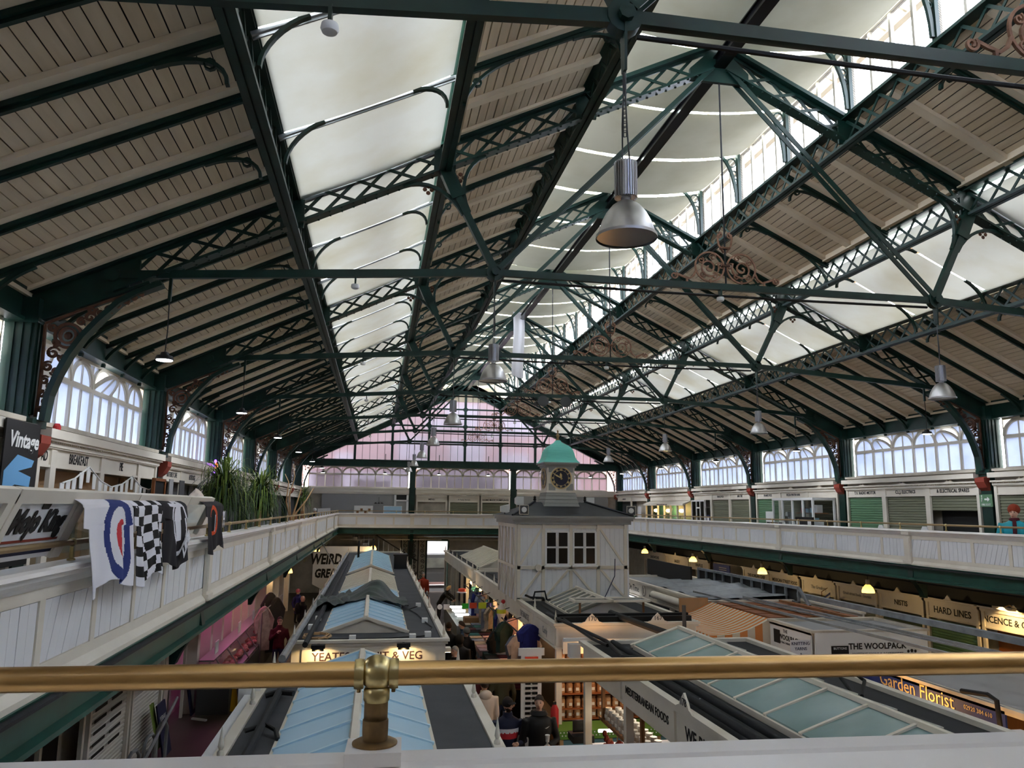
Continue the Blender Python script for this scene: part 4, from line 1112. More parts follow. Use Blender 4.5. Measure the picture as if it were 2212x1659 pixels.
for t0, t1, mt in ((.10, .20, 'navy'), (.30, .34, 'corbel_red')):
    a, b, c_, d_ = slant(5.08, t0), slant(5.98, t0), slant(5.98, t1), slant(5.08, t1)
    q2 = [tuple(Vector(p)+Vector((.93, 0, -.37))*.006) for p in (a, b, c_, d_)]
    obj('stripe', MB().add(q2, [(0,1,2,3)]), mt, mk_, fix=False)
c5 = thing('display_case', 'slanted white framed display case under the chequered shirt', 'display case', (xl-.1, 8.2, ZC))
q = case(7.4, 9.2, c5)
c2 = thing('display_case', 'empty slanted white framed display case between sign and shirts', 'display case', (xl-.1, 6.7, ZC))
q = case(6.10, 7.3, c2); obj('pane', MB().add(q+[(p[0]-.006, p[1], p[2]+.003) for p in q], [(0,1,2,3), (7,6,5,4), (0,4,5,1), (1,5,6,2), (2,6,7,3), (3,7,4,0)]), 'glass', c2)
c3 = thing('display_case', 'slanted white framed display case cut off at the picture edge', 'display case', (xl-.1, 4.4, ZC))
c3['label'] = 'slanted white framed display case on the near side of the Mojo King sign'
q = case(3.9, 4.95, c3); obj('panel', MB().add(q+[(p[0]-.02, p[1], p[2]+.008) for p in q], [(0,1,2,3), (7,6,5,4), (0,4,5,1), (1,5,6,2), (2,6,7,3), (3,7,4,0)]), 'white', c3)
c4 = thing('display_case', 'slanted white framed display case under the orange-printed shirt', 'display case', (xl-.1, 9.9, ZC))
q = case(9.3, 10.5, c4); obj('pane', MB().add(q+[(p[0]-.006, p[1], p[2]+.003) for p in q], [(0,1,2,3), (7,6,5,4), (0,4,5,1), (1,5,6,2), (2,6,7,3), (3,7,4,0)]), 'glass', c4)
# =================================================================== photo pixel -> point on a known plane
CM = S.camera.matrix_world
def pray(u, v):
    r = Vector((CM[0][0], CM[1][0], CM[2][0])); up = Vector((CM[0][1], CM[1][1], CM[2][1])); b = Vector((CM[0][2], CM[1][2], CM[2][2]))
    return r*((u-1106)/1650) + up*((829.5-v)/1650) - b
def atx(u, v, x): d = pray(u, v); return d*(x/d.x)
def aty(u, v, y): d = pray(u, v); return d*(y/d.y)
def atz(u, v, z): d = pray(u, v); return d*(z/d.z)
ident = lambda u, n, z: (u, n, z)
RF = (1, 0, 0)
# =================================================================== ground floor stall blocks
def skylight(label, cx, y0, y1, hw, ze, zr, pitch, mp, mrib, gables=(True, True), mg='cream', ridge='cream'):
    t = thing('roof_skylight', label, 'skylight', (cx, y0, ZD))
    n = max(1, round((y1-y0)/pitch)); w = (y1-y0)/n
    rise = zr-ze; L = math.hypot(hw, rise)
    me = {}
    for s in (-1, 1):
        m = MB(); a = (s*.03, rise-.02); b = (s*hw, 0)
        m.prism([a, b, (b[0], b[1]+.02), (a[0], a[1]+.02)], .02, w-.02); k = m.mesh('panel'); fixn(k); setmat(k, mp); me[s] = k
        m = MB().bar((s*.03, 0, rise+.012), (s*(hw+.02), 0, .012), .045, .03); k = m.mesh('rib'); setmat(k, mrib); me[(s, 'r')] = k
    for i in range(n+1):
        for s in (-1, 1):
            if i < n: inst('panel', me[s], (cx, y0+i*w, ze), t)
            inst('rib', me[(s, 'r')], (cx, y0+i*w, ze), t)
    obj('ridge_cap', MB().prism([(cx-.05, zr), (cx+.05, zr), (cx+.03, zr+.05), (cx-.03, zr+.05)], y0-.04, y1+.04), ridge, t)
    for i, (g, yy) in enumerate(zip(gables, (y0, y1))):
        if g:
            s = -1 if i == 0 else 1
            obj('gable_board', MB().prism([(cx-hw-.02, ZD), (cx+hw+.02, ZD), (cx+hw+.02, ze), (cx, zr), (cx-hw-.02, ze)], yy+s*.0, yy+s*.03), mg, t)
            m = MB()
            for sg in (-1, 1): m.bar((cx, yy+s*.05, zr+.01), (cx+sg*(hw+.06), yy+s*.05, ze-.02), .06, .06)
            obj('barge_board', m, mg, t)
    obj('kerb', MB().box(cx-hw-.04, cx-hw+.02, y0, y1, ZD, ze).box(cx+hw-.02, cx+hw+.04, y0, y1, ZD, ze), mg, t)
    return t
def spike_mesh():
    m = MB().lathe([(.035, 0), (.035, .03), (.018, .05), (.03, .08), (.022, .13), (.004, .26)], (0,0,0), 8); k = m.mesh('finial'); setmat(k, 'cream'); smooth(k); return k
SPK = spike_mesh()
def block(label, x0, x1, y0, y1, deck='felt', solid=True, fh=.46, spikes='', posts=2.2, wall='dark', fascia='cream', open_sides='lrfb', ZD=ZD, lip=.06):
    t = thing('market_stall', label, 'market stall', ((x0+x1)/2, y0, ZF))
    obj('roof_deck', MB().box(x0+.06, x1-.06, y0+.06, y1-.06, ZD-.06, ZD), deck, t)
    f = MB(); zt_, zb_ = ZD+lip, ZD-fh
    f.box(x0, x0+.05, y0, y1, zb_, zt_).box(x1-.05, x1, y0, y1, zb_, zt_).box(x0+.05, x1-.05, y0, y0+.05, zb_, zt_).box(x0+.05, x1-.05, y1-.05, y1, zb_, zt_)
    obj('fascia', f, fascia, t)
    c = MB()
    for a, h, o in ((zt_-.05, .05, .07), (zt_-.10, .04, .04), (zb_, .04, .03)):
        c.box(x0-o, x0, y0-o, y1+o, a, a+h).box(x1, x1+o, y0-o, y1+o, a, a+h).box(x0, x1, y0-o, y0, a, a+h).box(x0, x1, y1, y1+o, a, a+h)
    obj('cornice', c, fascia, t)
    n = max(1, round((y1-y0)/posts)); pm_ = MB().box(-.06, .06, -.06, .06, ZF, zb_).mesh('post'); setmat(pm_, fascia)
    for i in range(n+1):
        for x in (x0+.06, x1-.06): inst('post', pm_, (x, y0+.06+(y1-y0-.12)*i/n, 0), t)
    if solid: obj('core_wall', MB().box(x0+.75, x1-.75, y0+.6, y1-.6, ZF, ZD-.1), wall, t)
    for s in spikes:
        x = x0+.02 if s == 'l' else x1-.02
        k = int((y1-y0)/2.0)
        for i in range(k+1): inst('finial', SPK, (x, y0+.15+(y1-y0-.3)*i/k, ZD+.05), t)
    return t
b1 = block('long stall row roofed in grey felt, lettered YEATES FRUIT & VEG', -1.40, 1.34, 14.62, 41.9, 'felt', spikes='lr')
sb = obj('sign_board', MB().box(-1.22, 1.16, 14.59, 14.62, -2.88, -2.54), 'cream', b1)
text('YEATES   FRUIT & VEG', (-.06, 14.585, -2.68), RF, (0,0,1), .2, 'ink_brown', sb, sx=1.0, bold=.002)
for x in (-.93, .57):
    fl = thing('sign_floodlight', 'small black floodlight shining on the YEATES sign', 'lamp', (x, 14.5, -2.5), 'floodlights of the YEATES sign')
    obj('housing', MB().box(x-.12, x+.12, 14.40, 14.52, -2.50, -2.44).box(x-.1, x+.1, 14.38, 14.5, -2.54, -2.50), 'black', fl)
    obj('arm', MB().box(x-.02, x+.02, 14.5, 14.66, -2.47, -2.44), 'black', fl)
    obj('lens', MB().box(x-.09, x+.09, 14.41, 14.5, -2.545, -2.54), 'lamp_warm', fl)
    light('SPOT', (x, 14.36, -2.54), 9, (255, 216, 150), fl, .04, (math.radians(40), 0, 0)).data.spot_size = 2.4
b0 = block('near stall row roofed in grey felt with the big blue ribbed skylight', -1.42, 1.33, 2.2, 12.3, 'felt', spikes='lr', lip=.02)
ZE, ZR = -2.42, -2.17
skylight('pale blue ribbed skylight just below the viewer', -.13, 5.2, 12.15, .78, ZE, ZR, .62, 'blue_panel', 'blue_rib')
skylight('pale blue ribbed skylight half covered by the green tarpaulin', -.13, 15.75, 22.8, .78, ZE, ZR, .55, 'blue_panel', 'blue_rib')
skylight('cream slatted skylight behind the green tarpaulin', -.13, 22.8, 27.6, .78, ZE, ZR, .4, 'cream_dark', 'cream')
skylight('pale blue skylight at the far end of the long stall row', -.13, 29.0, 38.8, .78, ZE, ZR+.02, .9, 'blue_panel', 'blue_rib')
# green tarpaulin draped over skylight
rg = random.Random(11)
def tarp(u, v):
    x = -1.32+u*2.15; y = 18.9+v*2.0+.35*math.sin(u*4)*(v-.2)+(u-.5)*.6*(v-.5)
    base = max(ZR-.0-abs(x+.13)*(ZR-ZE)/.78, ZD+.04 if abs(x+.13) > .78 else ZE) + .05
    bump = .12*math.exp(-((x-.15)**2*9+(y-20.4)**2*2.2))*2.4 + .05*math.sin(9*u+3*v)*math.sin(7*v+2*u) + (.13*abs(math.sin(9*v+16*u))*abs(math.sin(5*v-11*u)) if u < .34 else .035*abs(math.sin(17*v+9*u+3*math.sin(7*u))))
    return (x, y, base+max(bump, 0))
mat('tarp', (40, 52, 54), .5, noise=.5, scale=2.2, col2=(54, 74, 56), bump=.3, bscale=8)
o = obj('tarpaulin', MB().grid(tarp, 34, 22), 'tarp', sm=True, loc=(-.13, 19.8, ZR), fix=False); tag(o, 'crumpled dark green tarpaulin thrown over the blue skylight', 'tarpaulin')
# pipes and boards along the left eaves of the long rows
for x0_, y0_, x1_, y1_, r, lb in ((-1.14, 2.4, -1.14, 12.2, .045, 'black pipe on the near felt roof beside the blue skylight'), (-1.12, 14.0, -1.12, 34, .05, 'dark pipe along the YEATES roof beside the blue skylight'), (-1.36, 12.8, -1.36, 40, .06, 'grey pipe running along the outer eave of the YEATES row')):
    o = obj('roof_pipe', MB().tube([(x0_, y0_, ZD+.09), (x1_, y1_, ZD+.09)], r, 8), 'felt_dark' if x0_ > -1.3 else 'galv', sm=True, loc=(x0_, y0_, ZD)); tag(o, lb, 'pipe')
o = obj('cable_coil', MB().tube([(-1.0+.22*math.cos(t*.7)*(1-.2*math.sin(t)), 15.1+.3*math.sin(t*.7), ZD+.04+.01*(t % 5)) for t in range(40)], .012, 5), 'wood_pale', loc=(-1, 15.1, ZD)); tag(o, 'coil of pale cable lying beside the blue skylight gable', 'cable')
for i, (x, y) in enumerate(((1.05, 15.2), (1.1, 17.0), (1.1, 19.6), (-.35, 14.9), (.75, 14.95), (-1.15, 17.5), (-1.2, 16.3))):
    o = obj('junction_box', MB().box(x-.06, x+.06, y-.08, y+.08, ZD, ZD+.09), 'plastic_white', loc=(x, y, ZD)); tag(o, 'small white junction box on the YEATES felt roof', 'junction box', 'junction boxes on the YEATES roof')
for lb, pts in (('thin black cable trailing across the YEATES roof edge', [(1.05, 15.2, ZD+.02), (.9, 15.1, ZD+.02), (.2, 14.95, ZD+.02), (-.6, 14.95, ZD+.02), (-1.2, 15.0, ZD+.02)]), ('thin looping cable between the white boxes', [(1.1, 19.6, ZD+.02), (.85, 19.0, ZD+.02), (1.0, 18.1, ZD+.02), (1.1, 17.0, ZD+.02), (1.2, 16.2, ZD+.02), (1.05, 15.2, ZD+.02)])):
    o = obj('roof_cable', MB().tube(pts, .012, 5), 'black', loc=pts[0]); tag(o, lb, 'cable')
o = obj('equipment_box', MB().box(.75, 1.25, 31.2, 32.0, ZD, ZD+.52).box(.72, 1.28, 31.17, 32.03, ZD+.5, ZD+.56), 'black', loc=(1, 31.6, ZD)); tag(o, 'black equipment box on the far part of the YEATES roof', 'box')
o = obj('drain_pipe_joint', MB().tube([(-1.3, 10.6, ZD+.05), (-1.15, 10.6, ZD+.09), (-.95, 10.5, ZD+.09)], .035, 8), 'black', loc=(-1.1, 10.6, ZD)); tag(o, 'short black branch pipe on the near felt roof', 'pipe')
o = obj('bent_hose', MB().tube([(-1.3, 9.0, ZD+.06), (-1.1, 9.1, ZD+.09), (-.98, 9.0, ZD+.06), (-.92, 8.7, ZD+.04)], .025, 8), 'black', loc=(-1.1, 9, ZD), sm=True); tag(o, 'bent black hose stub on the near felt roof', 'hose')
gb = thing('gutter_box', 'pale grey box gutter with white hopper on the near roof eave', 'gutter', (-1.5, 9, ZD-.1))
obj('gutter', MB().box(-1.62, -1.44, 2.4, 12.6, ZD-.16, ZD-.02), 'white', gb); obj('hopper', MB().box(-1.7, -1.42, 11.0, 11.5, ZD-.2, ZD+.12), 'plastic_white', gb)
# ------------------------------------------------------------------ central block with the clock office
b2 = block('central stall block carrying the clock office, crested 170 and 167', 3.80, 6.90, 16.2, 29.6, 'felt_dark', spikes='l')
F2 = lambda u, n, z: (u, 16.2-n, z)
for x, tx in ((4.55, '170'), (6.0, '167')):
    k = obj('crest', crest_mb(F2, x, ZD+.06, .20, .07), 'cream', b2)
    text(tx, F2(x, .104, ZD+.15), RF, (0,0,1), .13, 'ink', k)
obj('parapet_felt', MB().box(3.9, 6.85, 16.32, 16.42, ZD, ZD+.16).box(3.9, 6.85, 16.5, 16.6, ZD, ZD+.2), 'black', b2)
def ftext(par, body, x, y, z, size, m='ink_brown', sx=1, rt=(0, -1, 0), bold=.002): return text(body, (x, y, z), rt, (0, 0, 1), size, m, par, sx=sx, bold=bold)
for y, tx in ((17.2, 'Cardy'), (19.6, 'THE MARKET'), (23.5, '')):
    s_ = obj('sign_board', MB().box(3.775, 3.80, y-.95, y+.95, ZD-.40, ZD-.08), 'cream', b2)
    if tx: ftext(s_, tx, 3.77, y, ZD-.24, .2, 'grey', rt=(0, -1, 0))
skylight('small cream framed skylight with a raised flap before the clock office', 5.28, 17.2, 20.2, .81, ZE+.02, ZR+.08, .45, 'grey_glass', 'cream', (True, False))
vf = thing('vent_flap', 'raised glazed flap propped open over the small skylight gable', 'roof vent', (5.28, 17.2, ZR))
for s in (-1, 1):
    m = MB(); a, b = 5.28+s*.02, 5.28+s*.86
    for p, q in (((a, 17.0), (b, 17.0)), ((a, 17.5), (b, 17.5)), ((a, 17.0), (a, 17.5)), ((b, 17.0), (b, 17.5))): m.bar((p[0], p[1], ZR+.12), (q[0], q[1], ZR+.12), .06, .05)
    f_ = obj('flap_frame', m, 'cream', vf); obj('pane', MB().box(min(a, b), max(a, b), 17.03, 17.47, ZR+.115, ZR+.125), 'grey_glass', f_)
    obj('prop', MB().box(5.28+s*.74-.02, 5.28+s*.74+.02, 17.05, 17.09, ZE, ZR+.1), 'wood', vf)
# ---- office
of = thing('clock_office', 'white timber-framed clock office with slate roof standing on the central stalls', 'office', (XC+.05, 20.5, ZD))
ox0, ox1, oy0, oy1, oz0, oz1 = 3.72, 6.78, 20.5, 23.4, ZD, -.44
obj('wall', MB().box(ox0, ox1, oy0, oy1, oz0, oz1), 'white', of)
OFf = lambda u, n, z: (u, oy0-n, z); OFl = lambda u, n, z: (ox0-n, u, z)
m = MB()
x = ox0+.02
while x < ox1-.05:
    fbox(OFf, m, x, x+.125, 0, .010, oz0, oz1); x += .135
obj('cladding', m, 'white', of)
tf = MB()
for u in (ox0+.05, 4.44, 5.20, 5.96, ox1-.05): fbox(OFf, tf, u-.045, u+.045, .0, .045, oz0, oz1)
for z in (oz0+.05, -1.58, oz1-.06): fbox(OFf, tf, ox0, ox1, 0, .045, z-.045, z+.045)
def brace(F, mb, u0, z0, u1, z1, w=.06):
    a = Vector(F(u0, .025, z0)); b = Vector(F(u1, .025, z1)); n = Vector(F(0, 1, 0))-Vector(F(0, 0, 0)); mb.bar(a, b, w, .04, tuple(n)); return mb
brace(OFf, tf, 3.82, -1.5, 4.40, -.55); brace(OFf, tf, 6.68, -1.5, 6.02, -.55)
brace(OFf, tf, 3.82, oz0+.1, 4.40, -1.62); brace(OFf, tf, 4.50, oz0+.1, 5.15, -1.62); brace(OFf, tf, 5.90, oz0+.1, 5.25, -1.62); brace(OFf, tf, 6.68, oz0+.1, 6.02, -1.62)
n_ = 5
for i in range(n_+1):
    u = oy0+.05+(oy1-oy0-.1)*i/n_; fbox(OFl, tf, u-.04, u+.04, 0, .045, oz0, oz1)
    if i < n_:
        u2 = u+(oy1-oy0-.1)/n_; brace(OFl, tf, u, oz0+.1, u2, -1.62) if i % 2 else brace(OFl, tf, u2, oz0+.1, u, -1.62)
        if i in (0, 2, 4): brace(OFl, tf, u, -1.5, u2, -.55)
fbox(OFl, tf, oy0, oy1, 0, .05, -1.62, -1.54); fbox(OFl, tf, oy0, oy1, 0, .05, oz1-.1, oz1)
obj('timber_frame', tf, 'cream', of)
obj('door_knob_disc', MB().lathe([(.085, -.03), (.085, .03)], (4.30, oy0-.06, -1.58), 16, 'y'), 'cream', of)
for cx in (4.82, 5.58):
    wfm = MB(); w2 = .31; z0, z1 = -1.50, -.64
    for u in (-w2, -.015, .015+.0, w2): fbox(OFf, wfm, cx+u-.022, cx+u+.022, 0, .06, z0, z1)
    for z in (z0, (z0+z1)/2+.02, z1): fbox(OFf, wfm, cx-w2, cx+w2, 0, .06, z-.022, z+.022)
    fbox(OFf, wfm, cx-w2-.05, cx+w2+.05, 0, .10, z0-.06, z0-.02)
    wn = obj('window', wfm, 'plastic_white', of)
    for i in (0, 1):
        for j in (0, 1):
            u0 = cx-w2+.025+i*(w2+.0); zz0 = z0+.02 if j == 0 else (z0+z1)/2+.04; zz1 = (z0+z1)/2 if j == 0 else z1-.02
            obj('pane', fbox(OFf, MB(), u0, u0+w2-.05, .02, .03, zz0, zz1), 'black_gloss', wn)
eaves = MB(); ov = .17
for z0, z1, o_ in ((-.44, -.34, .10), (-.34, -.28, .15), (-.28, -.22, .19)): eaves.box(ox0-o_, ox1+o_, oy0-o_, oy1+o_, z0, z1)
obj('eaves', eaves, 'office_grey', of)
for u in (ox0+.05, 4.44, 5.20, 5.96, ox1-.05): obj('eave_bracket', MB().box(u-.04, u+.04, oy0-.09, oy0, -.56, -.44), 'cream', of)
rx0, rx1, ry0, ry1 = ox0-.15, ox1+.15, oy0-.15, oy1+.15
cxo, cyo = (rx0+rx1)/2, (ry0+ry1)/2
top = [(cxo-1.15+.4, cyo-.02, .16), (cxo+.75, cyo-.02, .16), (cxo+.75, cyo+.02, .16), (cxo-.75, cyo+.02, .16)]
base = [(rx0, ry0, -.22), (rx1, ry0, -.22), (rx1, ry1, -.22), (rx0, ry1, -.22)]
rf = obj('slate_roof', MB().add(base+top, [(0,3,2,1), (0,1,5,4), (1,2,6,5), (2,3,7,6), (3,0,4,7), (4,5,6,7)]), 'slate', of)
for a, b in ((0, 4), (1, 5)): obj('hip_ridge', MB().tube([Vector(base[a])+Vector((0,0,.02)), Vector(top[b-4])+Vector((0,0,.02))], .03, 6), 'slate', rf)
for x in (cxo-.75, cxo+.75): obj('ridge_finial', MB().lathe([(.035, .15), (.03, .2), (.05, .23), (.03, .27), (.045, .3), (.005, .34)], (x, cyo, 0), 8), 'black', rf, sm=True)
# tower
tx, ty = XC+.0, cyo
tw = thing('clock_tower', 'grey clock tower with turquoise copper cap on the office roof', 'clock tower', (tx, ty, -.3))
m = MB()
lv = 7
for i in range(lv):
    z0 = -.26+i*(.70/lv); z1 = z0+.70/lv-.006; h0 = .60-.17*(i/lv); h1 = .60-.17*((i+1)/lv)
    m.add([(tx-h0, ty-h0, z0), (tx+h0, ty-h0, z0), (tx+h0, ty+h0, z0), (tx-h0, ty+h0, z0), (tx-h1+.012, ty-h1+.012, z1), (tx+h1-.012, ty-h1+.012, z1), (tx+h1-.012, ty+h1-.012, z1), (tx-h1+.012, ty+h1-.012, z1)], [(0,3,2,1),(4,5,6,7),(0,1,5,4),(1,2,6,5),(2,3,7,6),(3,0,4,7)])
obj('boarded_base', m, 'office_grey', tw)
hs = .405
obj('shaft', MB().box(tx-hs, tx+hs, ty-hs, ty+hs, .43, 1.2).box(tx-hs-.03, tx+hs+.03, ty-hs-.03, ty+hs+.03, .43, .49), 'cream', tw)
obj('cornice', MB().box(tx-hs-.04, tx+hs+.04, ty-hs-.04, ty+hs+.04, 1.14, 1.2).box(tx-hs-.09, tx+hs+.09, ty-hs-.09, ty+hs+.09, 1.2, 1.25).box(tx-hs-.13, tx+hs+.13, ty-hs-.13, ty+hs+.13, 1.25, 1.29), 'office_grey', tw)
prof = [(.54, 1.29), (.50, 1.32), (.455, 1.38), (.42, 1.46), (.40, 1.56), (.37, 1.66), (.32, 1.74), (.25, 1.80), (.17, 1.85), (.10, 1.90), (.06, 1.96)]
m = MB(); n8 = 4
vs = []
for r, z in prof:
    for k in range(4):
        sx, sy = ((-1,-1), (1,-1), (1,1), (-1,1))[k]; vs.append((tx+sx*r, ty+sy*r, z))
fs = [(i*4+k, i*4+(k+1) % 4, (i+1)*4+(k+1) % 4, (i+1)*4+k) for i in range(len(prof)-1) for k in range(4)] + [(3,2,1,0), tuple((len(prof)-1)*4+k for k in range(4))]
obj('copper_cap', m.add(vs, fs), 'turquoise', tw, sm=True)
obj('finial', MB().lathe([(.05, 1.95), (.06, 1.98), (.03, 2.0), (.03, 2.05), (.055, 2.09), (.05, 2.13), (.02, 2.16), (.02, 2.2), (.03, 2.23), (.003, 2.27)], (tx, ty, 0), 10), 'brass_dull', tw, sm=True)
mat('clock_blue', (24, 28, 48), .4); mat('gold', (214, 188, 132), .4, metal=.4)
def clock(F, ru_):
    cd_ = obj('clock_face', MB().lathe([(.292, 0), (.292, .02)], (0,0,0), 36, 'y').xf(lambda p: F(p[0], p[1]+.0, p[2]+.845)), 'clock_blue', tw)
    obj('clock_ring', MB().xf(lambda p: p).add(*_ring(.285, .315, 36, F, .022, .03, .845)), 'gold', cd_)
    obj('minute_ring', MB().add(*_ring(.215, .222, 36, F, .021, .024, .845)), 'gold', cd_)
    for i, s_ in enumerate(['XII', 'I', 'II', 'III', 'IIII', 'V', 'VI', 'VII', 'VIII', 'IX', 'X', 'XI']):
        a = math.radians(90-30*i); c = F(.235*math.cos(a), .024, .845+.235*math.sin(a))
        r3 = Vector(ru_)*math.sin(a) - Vector((0,0,1))*math.cos(a); u3 = Vector(ru_)*math.cos(a)+Vector((0,0,1))*math.sin(a)
        text(s_, c, r3, u3, .085, 'gold', cd_, name='numeral', sx=.75, bold=.003)
    for ang, L, w_ in ((math.radians(90+6), .15, .035), (math.radians(90+62), .24, .022)):
        d = (math.cos(ang), math.sin(ang)); nrm = (-d[1], d[0])
        pts = [(-.05*d[0]+w_*.4*nrm[0], -.05*d[1]+w_*.4*nrm[1]), (-.05*d[0]-w_*.4*nrm[0], -.05*d[1]-w_*.4*nrm[1]), (L*.6*d[0]-w_*nrm[0], L*.6*d[1]-w_*nrm[1]), (L*d[0], L*d[1]), (L*.6*d[0]+w_*nrm[0], L*.6*d[1]+w_*nrm[1])]
        k = len(pts); vs = [F(a, .03, .845+b) for a, b in pts] + [F(a, .036, .845+b) for a, b in pts]
        obj('clock_hand', MB().add(vs, [tuple(range(k)), tuple(range(2*k-1, k-1, -1))] + [(i, k+i, k+(i+1) % k, (i+1) % k) for i in range(k)]), 'gold', cd_)
def _ring(r0, r1, n, F, n0, n1, zc):
    vs = []
    for rr, nn in ((r0, n0), (r1, n0), (r1, n1), (r0, n1)):
        for k in range(n): a = 2*math.pi*k/n; vs.append(F(rr*math.cos(a), nn, zc+rr*math.sin(a)))
    return vs, [(j*n+k, j*n+(k+1) % n, ((j+1) % 4)*n+(k+1) % n, ((j+1) % 4)*n+k) for j in range(4) for k in range(n)]
clock(lambda u, n, z: (tx+u, ty-hs-n, z), (1, 0, 0)); clock(lambda u, n, z: (tx-hs-n, ty-u, z), (0, -1, 0))
sp = MB()
for F in (lambda u, n, z: (tx+u, ty-hs-n, z),):
    for su in (-1, 1):
        for sz in (-1, 1):
            pts = [(su*.36, sz*.36)] + [(su*.36, sz*.16)] + [(su*(.33*math.cos(math.radians(a))), sz*.33*math.sin(math.radians(a))) for a in (30, 45, 60)] + [(su*.16, sz*.36)]
            k = len(pts); vs = [F(a, .002, .845+b) for a, b in pts] + [F(a, .012, .845+b) for a, b in pts]
            obj('spandrel', MB().add(vs, [tuple(range(k)), tuple(range(2*k-1, k-1, -1))] + [(i, k+i, k+(i+1) % k, (i+1) % k) for i in range(k)]), 'office_grey', tw)
# loudspeakers on the office eaves
def speaker(label, c, ang, white=False):
    t = thing('loudspeaker', label, 'loudspeaker', c)
    def F(p): ca, sa = math.cos(ang), math.sin(ang); x, y, z = p; return (c[0]+x*ca-y*sa, c[1]+x*sa+y*ca, c[2]+z)
    m = MB(); n = 4
    vs = [(-.13, -.12, .02), (.13, -.12, .02), (.13, -.12, .28), (-.13, -.12, .28), (-.07, .12, .07), (.07, .12, .07), (.07, .12, .23), (-.07, .12, .23)]
    obj('horn', MB().add(vs, [(0,1,2,3), (7,6,5,4), (0,4,5,1), (1,5,6,2), (2,6,7,3), (3,7,4,0)]).xf(F), 'cream_dark' if not white else 'plastic_white', t)
    obj('mouth', MB().box(-.11, .11, -.125, -.12, .04, .26).xf(F), 'grey_dark' if not white else 'plastic_white', t)
    if not white: obj('phase_plug', MB().lathe([(.06, -.14), (.075, -.13)], (0,0,.15), 14, 'y').xf(F), 'plastic_white', t)
    obj('stand', MB().box(-.015, .015, -.015, .015, -.02, .05).xf(F), 'black', t)
speaker('grey horn loudspeaker on the office eave beside the aisle', (3.86, 20.42, -.21), .1)
speaker('grey horn loudspeaker on the office eave below the lit cafe', (6.98, 20.6, -.21), -.5)
for lb, c, a_ in (('white box speaker turned away on the office roof hip', (3.66, 22.2, -.2), 1.6), ('white box speaker on a bracket behind the slate ridge', (4.3, 23.5, .05), .3), ('white box speaker behind the turquoise tower', (6.6, 23.5, .05), -.3)): speaker(lb, c, a_, True)
# ------------------------------------------------------------------ further central block
b2b = block('far central stall block with cream glazed skylight', 3.80, 6.90, 30.6, 43.2, 'felt_dark', spikes='l')
skylight('cream slatted skylight on the far central block', 5.3, 31.2, 38.5, 1.1, ZE+.02, ZR+.22, .4, 'cream_dark', 'cream')
s_ = obj('sign_board', MB().box(3.95, 6.75, 30.57, 30.6, ZD-.42, ZD-.06), 'cream', b2b); text('TOY WORLD', (4.6, 30.565, ZD-.24), RF, (0,0,1), .2, 'ink_brown', s_)
# ------------------------------------------------------------------ near right block: mediterranean foods
b3 = block('near stall block lettered MEDITERRANEAN FOODS with aqua glazed skylight', 3.80, 7.0, 2.4, 14.05, 'felt_dark', solid=False, fh=.46)
for y0_, y1_, tx, mt, sz in ((9.62, 11.7, 'MEDITERRANEAN FOODS', 'grey', .15), (7.4, 9.5, 'WE BUY BOOKS', 'ink', .22), (11.8, 13.9, '', 'grey', .2)):
    s_ = obj('sign_board', MB().box(3.77, 3.80, y0_, y1_, ZD-.42, ZD-.02), 'cream', b3)
    if tx: text(tx, (3.765, (y0_+y1_)/2, ZD-.22), (0, -1, 0), (0,0,1), sz, 'ink' if mt == 'ink' else 'ink', s_, bold=.003)
k = obj('crest', crest_mb(lambda u, n, z: (3.80-n, -u, z), -9.2, ZD+.06, .20, .04), 'cream', b3); text('178', (3.725, 9.2, ZD+.15), (0, -1, 0), (0,0,1), .13, 'ink', k)
skylight('large aqua glazed skylight with cream bars on the MEDITERRANEAN FOODS roof', 5.42, 2.6, 13.45, .84, ZE+.04, ZR+.06, .78, 'aqua_glass', 'cream')
for x, r, lb in ((3.98, .05, 'thick black pipe along the inner eave of the MEDITERRANEAN FOODS roof'), (4.22, .05, 'second black pipe beside the eave pipe of the MEDITERRANEAN FOODS roof')):
    o = obj('roof_pipe', MB().tube([(x, 2.6, ZD+.10), (x, 11.6 if x < 4 else 13.6, ZD+.10)], r, 10), 'felt_dark', sm=True, loc=(x, 3, ZD)); tag(o, lb, 'pipe')
# handrail-like pipe frames bridging the roofs
def pipes(label, pts, r=.03, m='black', nm='pipe_frame'):
    o = obj(nm, MB().tube(pts, r, 8), m, sm=False, loc=tuple(pts[0])); tag(o, label, 'pipe'); return o
pipes('black bracket pipe crossing from the crest 170 roof to the near roof', [atz(1180, 1325, ZD+.14), atz(1310, 1385, ZD+.14), atz(1345, 1418, ZD+.1), (4.4, 12.0, ZD+.1)], .035)
pipes('second black pipe crossing between the crest 170 roof and the near roof', [atz(1170, 1305, ZD+.12), atz(1280, 1380, ZD+.12), (4.0, 13.2, ZD+.12)], .03)
pipes('square black duct spanning from the small skylight gable to the near roof', [(5.2, 16.9, ZD+.16), (5.35, 15.5, ZD+.14), (5.55, 13.9, ZD+.12)], .07, 'felt_dark')
pipes('black pipe rail along the central block eave beside the office', [(3.95, 27.5, ZD+.14), (3.95, 24, ZD+.14), (3.95, 21.0, ZD+.14), (4.0, 19.9, ZD+.16), (4.3, 19.8, ZD+.16)], .03)
pipes('tangle of black bent pipework at the corner of the office', [(4.05, 19.9, ZD+.1), (4.1, 19.9, ZD+.3), (4.35, 19.85, ZD+.32), (4.4, 19.85, ZD+.12), (4.5, 19.85, ZD+.1)], .025)
pipes('dark pipe rail along the far central block eave', [(3.9, 42, ZD+.16), (3.9, 36, ZD+.16), (3.9, 31, ZD+.16), (3.95, 30.2, ZD+.05)], .03)
